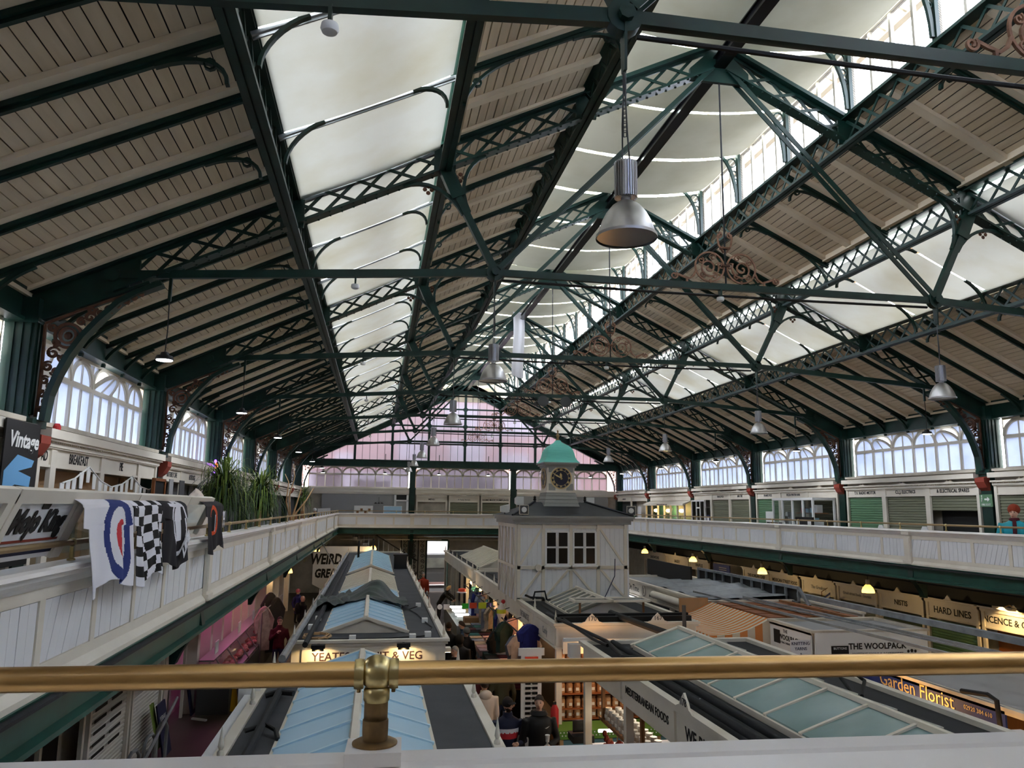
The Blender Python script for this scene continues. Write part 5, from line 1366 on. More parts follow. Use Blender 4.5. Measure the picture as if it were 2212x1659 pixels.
pipes('thin blue cable hanging down the office front', [(6.42, 20.42, -1.35), (6.40, 20.4, -1.8), (6.2, 20.4, -2.2), (6.05, 20.3, -2.42)], .012, 'navy', 'hanging_cable')
pipes('grey upright pipe beside the crest 167', [(6.55, 16.0, ZD-.1), (6.55, 16.0, ZD+.42)], .045, 'grey_dark')
fx_ = thing('plastic_wrapped_light', 'white plastic wrapped light fitting hanging by the crest 170 stall', 'light fitting', aty(1240, 1400, 14.3))
c = aty(1240, 1405, 14.3)
obj('body', MB().box(c.x-.1, c.x+.1, c.y-.1, c.y+.1, c.z-.12, c.z+.12), 'plastic_white', fx_); obj('arm', MB().box(c.x-.2, c.x+.32, c.y-.03, c.y+.03, c.z+.16, c.z+.22), 'plastic_white', fx_)
# ------------------------------------------------------------------ row along the right aisle
b4 = block('stall row with THE WOOLPACK white banners on the right aisle', 8.77, 11.3, 14.75, 16.4, 'grey', solid=True, fh=.05, fascia='cream_dark')
wp = thing('woolpack_banner', 'white front banner lettered THE WOOLPACK with a button logo', 'banner', (10, 14.7, ZD-.5))
obj('sheet', MB().box(8.77, 11.3, 14.68, 14.70, ZD-.56, ZD+.02), 'plastic_white', wp)
text('THE WOOLPACK', (10.15, 14.675, ZD-.26), RF, (0,0,1), .165, 'ink', wp, bold=.004)
text('KNITTING YARNS & ACCESSORIES', (10.15, 14.675, ZD-.41), RF, (0,0,1), .075, 'grey_dark', wp)
text('77 / 127', (9.05, 14.675, ZD-.52), RF, (0,0,1), .07, 'ink', wp)
lg = obj('button_logo', MB().box(9.12, 9.5, 14.672, 14.68, ZD-.46, ZD-.24), 'ink', wp); text('BUTTONS', (9.31, 14.668, ZD-.29), RF, (0,0,1), .065, 'plastic_white', lg)
text('HABERDASHERY', (9.31, 14.668, ZD-.43), RF, (0,0,1), .035, 'plastic_white', lg)
yb = obj('yarn_emblem', MB().ball((10.92, 14.675, ZD-.36), .035, 8, (1, .2, 1)).ball((11.0, 14.675, ZD-.37), .03, 8, (1, .2, 1)).ball((10.84, 14.675, ZD-.37), .03, 8, (1, .2, 1)), 'ink', wp)
ws = thing('woolpack_banner', 'white side banner lettered THE WOOLPACK facing the aisle', 'banner', (8.75, 15.6, ZD-.5))
obj('sheet', MB().box(8.73, 8.75, 14.75, 16.4, ZD-.56, ZD+.02), 'plastic_white', ws)
text('THE', (8.725, 15.75, ZD-.12), (0,-1,0), (0,0,1), .1, 'ink', ws); text('WOOLPACK', (8.725, 15.6, ZD-.25), (0,-1,0), (0,0,1), .15, 'ink', ws, bold=.003)
text('KNITTING YARNS & ACCESSORIES', (8.725, 15.6, ZD-.36), (0,-1,0), (0,0,1), .06, 'grey_dark', ws)
lg = obj('button_logo', MB().box(8.722, 8.73, 15.98, 16.24, ZD-.40, ZD-.12), 'ink', ws)
kn = thing('knitting_placard', 'small white placard lettered KNITTING YARNS & below the banner corner', 'sign', (8.6, 14.5, ZD-.7))
c = aty(1730, 1405, 14.6)
obj('board', MB().box(c.x-.22, c.x+.22, 14.6, 14.62, c.z-.22, c.z+.2), 'white', kn)
for i, tx_ in enumerate(('KNITTING', 'YARNS', '&', 'ACCESSORIES')): text(tx_, (c.x, 14.596, c.z+.13-i*.1), RF, (0,0,1), .085 if i < 2 else .06, 'navy', kn)
# awning, orange and white stripes
aw = thing('striped_awning', 'orange and cream striped awning over a stall next to THE WOOLPACK', 'awning', (8.2, 17.8, ZD-.2))
mat('awn_orange', (244, 170, 116), .8); mat('awn_cream', (246, 232, 208), .8)
translucent('awn_o', (244, 160, 96), .35); translucent('awn_c', (248, 236, 214), .35)
ns = 34; ya, yb_ = 16.5, 19.6
mo, mc = MB(), MB()
for i in range(ns):
    a = ya+(yb_-ya)*i/ns; b = ya+(yb_-ya)*(i+1)/ns
    q = mo if i % 2 else mc
    def P(y, t): return (8.78-1.45*t, y, ZD+.04-.33*t-.12*math.sin(math.pi*t))
    for j in range(6):
        t0, t1 = j/6, (j+1)/6; q.add([P(a, t0), P(b, t0), P(b, t1), P(a, t1)], [(0,1,2,3)])
    e0, e1 = P(a, 1), P(b, 1); q.add([e0, e1, (e1[0]-.02, e1[1], e1[2]-.2), (e0[0]-.02, e0[1], e0[2]-.2)], [(0,1,2,3)])
obj('orange_stripes', mo, 'awn_o', aw, fix=False); obj('cream_stripes', mc, 'awn_c', aw, fix=False)
mo, mc = MB(), MB()
for i in range(8):
    t0, t1 = i/8, (i+1)/8; q = mo if i % 2 else mc
    a, b = P(ya, t0), P(ya, t1); ze_ = P(ya, 1)[2]-.2; q.add([a, b, (b[0], b[1], ze_), (a[0], a[1], ze_)], [(0,1,2,3)])
obj('orange_cheek', mo, 'awn_o', aw, fix=False); obj('cream_cheek', mc, 'awn_c', aw, fix=False)
o = obj('chipboard_panel', MB().box(8.6, 8.64, 19.62, 19.66, ZD-.45, ZD+.1).box(7.9, 8.7, 19.6, 19.64, ZD-.3, ZD+.15), 'ply', loc=(8.4, 19.6, ZD)); tag(o, 'bare chipboard panel at the far end of the striped awning', 'panel')
b5 = block('stall row with grey cloth roof and ON TIME lettering', 8.72, 11.3, 19.8, 27.4, 'grey', spikes='', fh=.46)
text('On Time', (8.685, 25.6, ZD-.2), (0,-1,0), (0,0,1), .3, 'ink', b5, bold=.002); obj('clock_emblem', MB().add(*_ring(.16, .175, 24, lambda u, n, z: (8.70-n, 24.6-u, z), .0, .006, ZD-.2)), 'ink', b5)
text('Jewellery & Repairs', (8.685, 23.6, ZD-.28), (0,-1,0), (0,0,1), .12, 'ink', b5)
obj('hand_emblem', MB().tube([(8.68, 24.6, ZD-.2), (8.68, 24.6, ZD-.1)], .008, 4).tube([(8.68, 24.6, ZD-.2), (8.68, 24.55, ZD-.28)], .008, 4), 'ink', b5)
ob = thing('blind_box', 'long cream shutter housing under the grey cloth roof', 'shutter box', (8.6, 21, ZD-.3)); obj('housing', MB().tube([(8.58, 19.8, ZD-.18), (8.58, 23.4, ZD-.18)], .11, 10), 'cream', ob, sm=True)
for i, y in enumerate((26.2, 25.4)):
    o = thing('tube_light', 'bright tube light under the ON TIME fascia', 'lamp', (8.62, y, ZD-.52), 'tube lights under ON TIME'); obj('tube', MB().tube([(8.62, y-.36, ZD-.52), (8.62, y+.36, ZD-.52)], .035, 8), 'tube', o, sm=True); obj('batten', MB().box(8.64, 8.7, y-.4, y+.4, ZD-.53, ZD-.48), 'plastic_white', o)
gc = obj('cloth_roof', MB().grid(lambda u, v: (8.8+u*2.5, 20.0+v*5.2, ZD+.06+.05*math.sin(v*9)*math.sin(u*4)+.09*u+.03*math.sin(v*25)), 10, 24), 'galv', sm=True, loc=(10, 22, ZD), fix=False); tag(gc, 'grey cloth sheets spread over the ON TIME stall roof', 'cloth')
db = obj('fascia_board', MB().box(10.2, 10.26, 24.3, 28.4, ZD+.02, ZD+.58), 'dark', loc=(10.2, 26, ZD)); tag(db, 'long dark brown board standing on the far right roof', 'board')
vb = thing('vented_beam', 'pale grey metal beam with rectangular holes on the right stall roofs', 'beam', (11.2, 22, ZD))
m = MB().box(11.17, 11.23, 19.4, 26.0, ZD+.36, ZD+.44).box(11.17, 11.23, 19.4, 26.0, ZD, ZD+.05)
for i in range(11): m.box(11.17, 11.23, 19.4+i*.655, 19.46+i*.655, ZD, ZD+.4)
m.bar((11.2, 19.42, ZD+.4), (11.2, 18.9, ZD), .06, .08); obj('frame', m, 'galv', vb)
obj('infill', MB().box(11.25, 11.27, 19.5, 26, ZD, ZD+.4), 'dark', vb)
# open timber roof between
wr = thing('timber_roof', 'open roof of orange timber planks behind the striped awning', 'roof', (10, 17.5, ZD))
for i in range(9):
    y = 16.5+i*.36; obj('plank', MB().box(9.0, 11.2, y, y+.33, ZD-.02, ZD+.01+.008*(i % 2)), 'wood_orange', wr)
for x in (9.4, 10.1, 10.8): obj('joist', MB().box(x-.03, x+.03, 16.5, 19.7, ZD+.02, ZD+.07), 'wood', wr)
for lb, x0_, y0_, x1_, y1_, z, w_ in (('galvanised rail over the WOOLPACK roofs nearest the aisle', 8.9, 21, 9.4, 9.6, ZD+.16, .05), ('second galvanised rail over the WOOLPACK roofs', 9.9, 20, 10.6, 9.4, ZD+.12, .05), ('wide galvanised channel over the outer right roofs', 11.3, 19.6, 11.35, 10.4, ZD+.2, .12), ('thin conduit laid across the WOOLPACK roofs', 9.3, 19, 10.0, 9.6, ZD+.2, .03)):
    o = obj('steel_rail', MB().bar((x0_, y0_, z), (x1_, y1_, z), w_, w_), 'galv', loc=(x0_, y0_, z)); tag(o, lb, 'rail')
# lower white partition roofs on the right aisle
o = obj('white_partition', MB().box(11.75, 11.8, 17.5, 25.5, ZD-.5, ZD-.02).box(11.7, 11.85, 17.5, 25.5, ZD-.03, ZD+.02), 'cream', loc=(11.8, 20, ZD)); tag(o, 'long white panelled partition top in the right aisle', 'partition')
# ------------------------------------------------------------------ florist, near right
b6 = block('near right stall row with the blue GARDEN FLORIST fascia', 8.78, 11.4, 3.0, 13.3, 'grey', solid=True, fh=.06, fascia='cream_dark', wall='wood', ZD=-2.68, lip=.0)
fs_ = thing('florist_sign', 'deep blue fascia lettered Garden Florist in gold', 'sign', (8.75, 10.8, ZD-.3))
mat('florist_blue', (24, 44, 112), .5)
obj('board', MB().box(8.74, 8.77, 9.9, 13.3, -3.24, -2.68), 'florist_blue', fs_)
text('Garden Florist', (8.735, 11.75, -2.86), (0,-1,0), (0,0,1), .30, 'gold', fs_)
text('Established September 1st 2007', (8.735, 11.75, -3.09), (0,-1,0), (0,0,1), .09, 'gold', fs_)
text('02920 384 610', (8.735, 10.4, -2.86), (0,-1,0), (0,0,1), .09, 'gold', fs_); text('www.flowersincardiff.com', (8.735, 10.42, -2.99), (0,-1,0), (0,0,1), .07, 'gold', fs_)
for y in (10.47, 10.33): obj('icon', MB().box(8.73, 8.738, y-.05, y+.05, -3.15, -3.06), 'gold', fs_)
obj('stall_cheek', MB().box(8.1, 8.76, 13.3, 13.34, -3.2, -2.68), 'florist_blue', fs_)
# flowers and bulbs under the florist sign
fr_ = random.Random(8)
mat('leaf', (58, 84, 34), .6); mat('leaf_dark', (30, 56, 34), .55); mat('leaf_light', (126, 148, 64), .55); mat('straw', (176, 150, 108), .8)
for k, cc in (('fl_red', (170, 40, 44)), ('fl_orange', (214, 120, 50)), ('fl_yellow', (214, 184, 70)), ('fl_white', (226, 220, 210))): mat(k, cc, .7)
for i in range(16):
    y = 9.4+i*.28; x = 8.55+fr_.uniform(-.12, .1); z = -3.98+fr_.uniform(0, .2)
    t = thing('flower_bunch', 'bunch of cut flowers below the blue florist sign', 'flowers', (x, y, z), 'flower bunches of the florist')
    m = MB()
    for k in range(9):
        a = fr_.uniform(0, 6.28); r = fr_.uniform(.02, .12); h = fr_.uniform(.25, .5)
        m.tube([(x, y, z), (x+r*math.cos(a)*.5, y+r*math.sin(a)*.5, z+h*.6), (x+r*math.cos(a)*1.6, y+r*math.sin(a)*1.6, z+h)], [.008, .012, .004], 4)
    obj('stems', m, 'leaf', t)
    m = MB()
    for k in range(9):
        a = fr_.uniform(0, 6.28); r = fr_.uniform(.02, .2); m.ball((x+r*math.cos(a), y+r*math.sin(a), z+fr_.uniform(.32, .52)), fr_.uniform(.03, .055), 6)
    obj('blooms', m, fr_.choice(['fl_red', 'fl_orange', 'fl_yellow', 'fl_white', 'leaf_light']), t)
ct = obj('flower_bench', MB().box(8.3, 8.76, 9.2, 14.0, ZF, -4.0).box(8.25, 8.77, 9.2, 14.0, -4.0, -3.96), 'wood', loc=(8.6, 10, ZF)); tag(ct, 'stepped timber bench under the florist flowers', 'bench')
sl_ = thing('string_lights', 'string of warm bulbs under the florist fascia', 'string lights', (8.5, 10.6, -3.0))
pts = []
for i in range(41):
    y = 13.3-i*.1; pts.append((8.52, y, -3.42-.10*abs(math.sin(i*math.pi/8))))
obj('flex', MB().tube(pts, .008, 4), 'black', sl_)
for i in range(0, 41, 4):
    p = pts[i]; o = obj('bulb', MB().ball((p[0], p[1], p[2]-.07), .035, 8, (1, 1, 1.3)), 'bulb', sl_, sm=True)
light('POINT', (8.3, 11.8, -3.1), 16, (255, 190, 110), sl_, .3); light('POINT', (8.3, 9.6, -3.1), 16, (255, 190, 110), sl_, .3)
pipes('black pipe arch beside the florist sign', [(8.5, 10.4, ZD-.12), (8.5, 9.9, ZD-.06), (8.5, 9.75, ZD-.1), (8.5, 9.72, ZD-.5), (8.5, 9.72, ZD-1.0)], .035)
pb = obj('plastic_bag', MB().lathe([(.02, -.02), (.05, -.08), (.16, -.4), (.14, -.6), (.02, -.62)], (8.35, 9.9, ZD-.45), 10), 'blue_panel', sm=True, loc=(8.25, 9, ZD-.8)); tag(pb, 'pale blue plastic sheet tied below the black pipe arch', 'bag')
cp = obj('white_canopy_rail', MB().box(8.1, 8.7, 8.4, 9.6, ZD-.5, ZD-.44).box(8.1, 8.15, 7.5, 9.6, ZD-.75, ZD-.4), 'plastic_white', loc=(8.3, 8, ZD-.5)); tag(cp, 'white plastic counter canopy next to the florist sign', 'canopy')
# ------------------------------------------------------------------ stalls under the right gallery
FG = lambda u, n, z: (XC+9.6-n, -u, z)
def gstall(y0, y1, txt, shut, label, tm='ink', ts=.2, sign='cream', **kw):
    return stall('shop_stall', label, FG, ru, -y1, -y0, txt, shut, z0=ZF, zs=-2.83, sgn=(-2.74, -2.38), tsize=ts, tm=tm, crest='', sign=sign, dent=False, **kw)
gi = gstall(15.0, 17.15, 'INCENCE & CRYSTALS', None, 'lit stall under the gallery lettered INCENCE & CRYSTALS', inner='wood_orange', ts=.22)
gstall(17.25, 19.1, 'HARD LINES', 'shutter_green', 'green shuttered stall under the gallery lettered HARD LINES', ts=.24)
gstall(19.2, 21.1, 'NISTIS', 'shutter_dark', 'dark shuttered stall under the gallery lettered NISTIS', sign='cream')
gstall(21.2, 23.2, 'Greek street foods - Souvlaki', 'shutter_olive', 'stall under the gallery with souvlaki lettering', tm='grey', ts=.12)
gstall(23.3, 25.3, 'The Greekery', 'shutter_olive', 'stall under the gallery lettered The Greekery beside the flag', tm='grey', ts=.16)
gstall(25.5, 27.5, 'MEXICAN STREET FOOD', 'shutter_white', 'white slotted stall under the gallery lettered MEXICAN STREET FOOD', ts=.16)
gstall(27.6, 29.7, 'THE KOREAN CHEF', 'shutter_white', 'white slotted stall under the gallery next to the dark passage', ts=.16)
gstall(33.0, 35.2, 'WAFFLES', None, 'small lit stall under the gallery past the blue board', inner='dark')
gstall(35.3, 38.2, 'BAKERY', None, 'dim cream stall under the gallery near the far end', inner='dark')
gstall(38.3, 41.5, 'SANDWICHES', None, 'last cream stall under the gallery by the far wall', inner='dark')
gstall(12.6, 14.9, '', 'shutter_green', 'green shuttered stall under the gallery beside the incense stall')
for y in (26.0, 28.2):
    for j in range(4):
        o = obj('shutter_slot', MB().box(XC+9.575, XC+9.585, y-.3, y+.8, -3.0-j*.16, -2.94-j*.16), 'dark', loc=(XC+9.57, y, -3-j*.16)); tag(o, 'dark ventilation slot in the white shutter below MEXICAN STREET FOOD' if y < 27 else 'dark ventilation slot in the white shutter next to the dark passage', 'slot', 'slots of the white shutters')
sl2 = thing('picture_light', 'brass picture light over the INCENCE lettering', 'lamp', (XC+9.3, 16.1, -2.2)); obj('arm', MB().tube([(XC+9.58, 16.1, -2.2), (XC+9.4, 16.1, -2.12), (XC+9.28, 16.1, -2.16)], .015, 6), 'brass_dull', sl2); obj('shade', MB().box(XC+9.2, XC+9.3, 15.8, 16.4, -2.22, -2.16), 'cream', sl2)
light('SPOT', (XC+9.15, 16.1, -2.2), 40, (255, 210, 140), sl2, .05, (0, math.radians(-35), 0)).data.spot_size = 2.2
gf = thing('greek_flag', 'small blue and white striped flag on a stick', 'flag', (XC+9.3, 23.4, -3))
for i in range(7): obj('stripe', MB().box(XC+9.29, XC+9.30, 23.2, 23.65, -3.08+i*.07, -3.01+i*.07).xf(lambda p: (p[0], p[1], p[2]-(p[1]-23.2)*.5)), 'plastic_white' if i % 2 else 'florist_blue', gf)
obj('stick', MB().tube([(XC+9.5, 23.66, -2.5), (XC+9.28, 23.66, -2.62), (XC+9.28, 23.66, -3.2)], .012, 5), 'wood', gf)
ib = thing('info_board', 'dark blue market directory board in the dark passage', 'sign', (XC+9.3, 31.3, -3)); obj('panel', MB().box(XC+9.3, XC+9.33, 30.4, 32.0, -3.1, -2.3), 'florist_blue', ib)
for i in range(7): obj('text_line', MB().box(XC+9.293, XC+9.3, 30.7, 31.4, -2.95+i*.085, -2.93+i*.085), 'grey', ib)
# ------------------------------------------------------------------ stalls under the left gallery
FLg = lambda u, n, z: (XC-9.6+n, u, z)
def lgst(y0, y1, txt, shut, label, **kw): return stall('shop_stall', label, FLg, ruL, y0, y1, txt, shut, z0=ZF, zs=-2.83, sgn=(-2.74, -2.38), crest='', dent=False, **kw)
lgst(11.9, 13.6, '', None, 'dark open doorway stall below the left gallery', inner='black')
lgst(13.8, 15.95, '', 'shutter_white', 'white slatted shutter stall below the gallery beside the metal barrier')
lgst(16.05, 18.2, '', 'shutter_white', 'second white slatted shutter stall behind the dark banners')
lgst(18.3, 20.2, '', None, 'cream panelled stall between the white shutters and the butcher', inner='cream')
for j in range(14):
    for y in (14.4, 15.2):
        if j % 2 == 0:
            o = obj('shutter_slot', MB().box(XC-9.575, XC-9.568, y-.28, y+.28, -4.1+j*.09, -4.05+j*.09), 'dark', loc=(XC-9.57, y, -4.1+j*.09)); tag(o, 'dark slot in the white slatted shutter by the metal barrier', 'slot', 'slots of the barrier shutter')
bu = thing('butcher_counter', 'butcher stall with pink-lit tiled wall and sloping glass meat counter', 'counter', (-3.9, 25, ZF))
mat('pink_tile', (240, 190, 214), .35, noise=.2, scale=2)
obj('back_wall', MB().box(XC-9.9, XC-9.86, 20.3, 30.5, ZF, -1.7), 'pink_tile', bu)
obj('counter_base', MB().box(-4.1, -3.35, 20.3, 30.5, ZF, -4.25), 'grey_dark', bu)
obj('meat_tray', MB().box(-4.1, -3.38, 20.3, 30.5, -4.25, -4.2), 'steel', bu)
obj('top_shelf', MB().box(-4.1, -3.75, 20.3, 30.5, -3.78, -3.74), 'steel', bu)
obj('glass_front', MB().add([(-3.36, 20.3, -4.25), (-3.36, 30.5, -4.25), (-3.72, 30.5, -3.74), (-3.72, 20.3, -3.74)], [(0,1,2,3)]), 'glass', bu, fix=False)
for i in range(8):
    y = 20.4+i*1.42; obj('glass_post', MB().bar((-3.355, y, -4.25), (-3.715, y, -3.74), .03, .03), 'steel', bu)
for i in range(7):
    y = 20.6+i*1.5; obj('pier', MB().box(XC-9.62, XC-9.36, y-.13, y+.13, ZF, -1.7), 'cream', bu)
for i in range(3):
    y = 21.8+i*3; o = obj('tube', MB().tube([(-4.5, y-.6, -2.0), (-4.5, y+.6, -2.0)], .03, 6), 'pink_light', bu)
    light('AREA', (-4.3, y, -1.95), 8, (255, 130, 205), bu, 1.0)
mt_r = random.Random(4); mat('meat', (196, 84, 84), .4, noise=.6, scale=14, col2=(232, 188, 178))
for i in range(44):
    y = 20.5+i*.22+mt_r.uniform(-.05, .05); x = -3.62+mt_r.uniform(-.16, .12)
    o = obj('meat_joint', MB().ball((x, y, -4.12), .095, 8, (1.1, mt_r.uniform(.8, 1.2), .75)), 'meat', sm=True, loc=(x, y, -4.2)); tag(o, 'piece of raw meat laid out in the butcher counter', 'meat', 'meat in the butcher counter')
for i, y in enumerate((21.3, 24.6, 27.2)):
    o = obj('price_card', MB().box(-3.9, -3.88, y-.2, y+.2, -3.74, -3.45), 'plastic_white', loc=(-3.9, y, -3.74)); tag(o, 'white price card standing on the butcher counter', 'card', 'price cards on the butcher counter')
for y0, y1, mt_, lb in ((31.2, 34.5, 'cream', 'white lit stall past the butcher'), (34.6, 39.5, 'wood_orange', 'amber lit stall front near the far left corner')):
    t = lgst(y0, y1, '', None, lb, inner=mt_); light('POINT', (XC-9.3, (y0+y1)/2, -2.7), 30, (255, 214, 160), t, .2)
for i in range(5):
    y = 31+i*2; o = obj('grey_pier', MB().box(XC-9.5, XC-9.2, y-.12, y+.12, ZF, -1.6), 'cream', loc=(XC-9.4, y, ZF)); tag(o, 'slim cream pier between lit stalls beyond the butcher', 'pier', 'piers beyond the butcher')
wg = thing('weird_banner', 'white mural board lettered WEIRD GREAT on the far wall', 'banner', (-2.4, 43.5, -4))
c = aty(745, 1230, 43.4)
obj('board', MB().prism([(c.x-1.7, -2.2), (c.x+1.6, -2.2), (c.x+1.6, -4.0), (c.x-.9, -4.6), (c.x-1.7, -4.2)], 43.4, 43.44), 'plastic_white', wg)
text('WEIRD', (c.x-1.0, 43.39, -2.9), RF, (.1, 0, 1), .75, 'ink', wg, sx=.7, bold=.03); text('GREAT', (c.x-.9, 43.39, -3.65), RF, (.1, 0, 1), .62, 'ink', wg, sx=.7, bold=.03)
# barrier, ladders, A boards in the left aisle
mb_ = thing('metal_barrier', 'grey tubular metal barrier in front of the white shutter', 'barrier', (-3.6, 14.5, ZF))
for y in (13.8, 14.7, 15.5):
    obj('hoop', MB().tube([(-3.75, y, ZF), (-3.75, y, -4.05), (-3.72, y+.08, -3.95), (-3.68, y+.2, -3.95), (-3.66, y+.28, -4.05), (-3.66, y+.28, ZF)], .03, 8), 'galv', mb_, sm=True)
obj('top_rail', MB().tube([(-3.4, 12.0, -4.3), (-3.7, 16.6, -3.75)], .03, 8), 'galv', mb_, sm=True)
for lb, x, y, mt_, tx_ in (('navy A-board lettered MACHINE by the blue floor line', atz(420, 1540, ZF).x, atz(420, 1540, ZF).y, 'navy', 'MACHINE'), ('navy A-board lettered KEBABS beside the green cloth', atz(362, 1630, ZF).x, atz(362, 1630, ZF).y, 'navy', 'KEBABS')):
    t = thing('a_board', lb, 'sign', (x, y, ZF)); obj('board', MB().add([(x, y-.3, ZF), (x, y+.3, ZF), (x-.2, y+.3, ZF+1.0), (x-.2, y-.3, ZF+1.0), (x-.03, y-.3, ZF), (x-.03, y+.3, ZF), (x-.23, y+.3, ZF+1.0), (x-.23, y-.3, ZF+1.0)], [(0,1,2,3), (7,6,5,4), (0,4,5,1), (1,5,6,2), (2,6,7,3), (3,7,4,0)]), mt_, t)
    text(tx_, (x-.14, y, ZF+.72), (0, 1, 0), (-.2, 0, 1), .13, 'plastic_white', t)
gq = atz(345, 1635, ZF)
o = obj('green_cloth', MB().grid(lambda u, v: (gq.x-.2*v+.02*math.sin(u*20), gq.y-.3+u*.25, ZF+.2+.85*v), 8, 6), 'leaf_light', sm=True, loc=(gq.x, gq.y, ZF), fix=False); tag(o, 'green cloth hung over the edge of the navy board', 'cloth')
wq = atz(497, 1532, ZF)
ws_ = thing('wet_floor_sign', 'yellow folding wet floor sign beside the felt roof eave', 'sign', tuple(wq))
mat('yellow', (236, 186, 30), .5)
for s in (-1, 1): obj('leaf', MB().add([(-.15, s*.2, 0), (.15, s*.2, 0), (.09, 0, .65), (-.09, 0, .65), (-.15, s*.22, 0), (.15, s*.22, 0), (.09, s*.02, .65), (-.09, s*.02, .65)], [(0,1,2,3), (7,6,5,4), (0,4,5,1), (1,5,6,2), (2,6,7,3), (3,7,4,0)]).xf(lambda p: (wq.x+p[0], wq.y+p[1], ZF+p[2])), 'yellow', ws_)
for uu, vv in ((430, 1553), (458, 1521)):
    q = atz(uu, vv, ZF+.03)
    o = obj('white_floor_bar', MB().bar((q.x-.18, q.y+.1, ZF+.02), (q.x+.18, q.y-.1, ZF+.02), .06, .04), 'plastic_white', loc=(q.x, q.y, ZF)); tag(o, 'short white bar lying over the blue floor line', 'bar', 'white bars by the blue line')
flo = bpy.data.objects['floor']
for x in (-2.75, 2.75, 7.6, 12.6): obj('line_marking', MB().box(x-.06, x+.06, 3, 44, ZF, ZF+.004), 'blue_line', flo)
# far wall ground floor: gate, stairs, door, lamps
gt_ = thing('iron_gate', 'dark scrolled iron gate standing open at the far doorway', 'gate', (2.6, 46.3, ZF))
m = MB()
for x in (1.5, 2.0, 2.5, 3.0): m.box(x-.03, x+.03, 46.3, 46.36, ZF, -1.9)
for i in range(10):
    z = ZF+.2+i*.3
    for x in (1.5, 2.0, 2.5): m.band(spiral(x+.25, z+.1, .13, .03, i, 1.2, 12), .03, 46.31, 46.35)
obj('leaf', m, 'dark', gt_)
o = obj('stair_flight', MB().add([], []), 'dark') if False else None
st = thing('staircase', 'dark stair flight climbing along the far wall', 'staircase', (.6, 45.8, ZF))
for i in range(14): obj('step', MB().box(-1.6+i*.28-.0, -1.3+i*.28, 45.4, 46.5, -1.6-i*.17-.2, -1.6-i*.17), 'stone', st)
obj('rail', MB().bar((-1.5, 45.4, -.75), (2.4, 45.4, -3.1), .06, .06), 'black', st)
for i in range(14): obj('baluster', MB().box(-1.5+i*.28-.012, -1.5+i*.28+.012, 45.39, 45.41, -1.7-i*.17, -.82-i*.17), 'plastic_white', st)
mat('street', (190, 194, 202), .6)
ex = thing('street_view', 'bright street with a white van beyond the far doorway', 'street', (3.6, 49, ZF)); obj('road', MB().box(0, 8, 46.9, 50.9, ZF-.1, ZF-.02), 'dark', ex)
obj('van_body', MB().box(2.4, 5.0, 49.2, 50.6, ZF+.35, ZF+2.0).box(2.2, 5.2, 49.1, 50.7, ZF+.35, ZF+.9), 'grey_dark', ex); obj('van_window', MB().box(2.6, 4.8, 49.15, 49.2, ZF+1.2, ZF+1.8), 'grey_glass', ex)
struct(obj('door_1', MB().box(2.95, 3.03, YE+.0, YE+.32, ZF, -2.0).box(4.27, 4.35, YE, YE+.32, ZF, -2.0).box(2.95, 4.35, YE, YE+.32, -2.05, -1.95), 'green_light'))
o = obj('fascia_light', MB().box(1.0, 8.5, 44.4, 44.5, -1.95, -1.86), 'tube', loc=(4, 44.4, -1.9)) if False else obj('steel_rail', MB().box(2.7, 9.0, 44.3, 44.36, -1.72, -1.66), 'galv', loc=(4, 44.3, -1.7)); tag(o, 'long pale rail hanging under the far gallery edge', 'rail')
for x0_, x1_ in ((-2.0, .0), (.5, 3.8), (4.2, 7.5)):
    o = obj('strip_light', MB().box(x0_, x1_, 45.6, 45.66, -1.95, -1.90), 'cream', loc=(x0_, 45.6, -1.95)); tag(o, 'dim strip light under the far gallery ceiling', 'lamp', 'strip lights under the far gallery')

pipes('loose black hose loop lying on the aqua skylight', [(6.25, 9.6, ZD+.08), (6.2, 9.9, ZD+.3), (6.45, 10.1, ZD+.34), (6.55, 9.8, ZD+.2), (6.3, 9.5, ZD+.08)], .025, 'black', 'hose_loop')
# =================================================================== pendant lamps
def high_bay():
    t = thing('pendant_lamp', 'large spun aluminium high-bay pendant lamp hung from the truss tie', 'lamp', (0, 0, 0), 'high-bay pendant lamps')
    prof = [(.030, 2.035), (.055, 2.03), (.095, 2.0), (.135, 1.95), (.165, 1.89), (.185, 1.83), (.193, 1.80), (.205, 1.795), (.205, 1.775)]
    vs = MB().lathe(prof, (0,0,0), 28); vs.f = vs.f[:-2]
    obj('reflector', vs, 'spun_alu', t, sm=True)
    obj('glass_cover', MB().lathe([(.195, 1.79), (.195, 1.785)], (0,0,0), 28), 'grey_glass', t, sm=True)
    b = MB(); n = 28
    for k in range(n): a = 2*math.pi*k/n; b.bar((.068*math.cos(a), .068*math.sin(a), 2.06), (.068*math.cos(a), .068*math.sin(a), 2.31), .010, .018, (math.cos(a), math.sin(a), 0))
    b.lathe([(.064, 2.06), (.064, 2.31)], (0,0,0), 20)
    obj('gear_housing', b, 'steel', t); obj('neck', MB().lathe([(.035, 2.03), (.035, 2.07)], (0,0,0), 12), 'spun_alu', t, sm=True)
    m = MB().tube([(.03, 0, 2.31), (.015, 0, 2.55), (0, 0, 2.98)], .006, 5).tube([(-.02, 0, 2.31), (-.02, .01, 2.6), (0, 0, 2.98)], .006, 5)
    k = 14
    for i in range(k):
        z = 2.5+i*.034; m.band([(-.010, z), (-.010, z+.045), (.010, z+.045), (.010, z), (-.010, z)], .006, -.003+(i % 2)*.004, .003+(i % 2)*.004)
    obj('chain', m, 'grey_dark', t)
    return t
hb = high_bay(); used_ = False
for sd, ns in ((-1, range(0, 7)), (1, range(0, 7))):
    for n in ns:
        o = copy_tree(hb) if used_ else hb
        used_ = True; put(o, (XC+sd*3.61, Y(n), 0), random.uniform(0, 6))
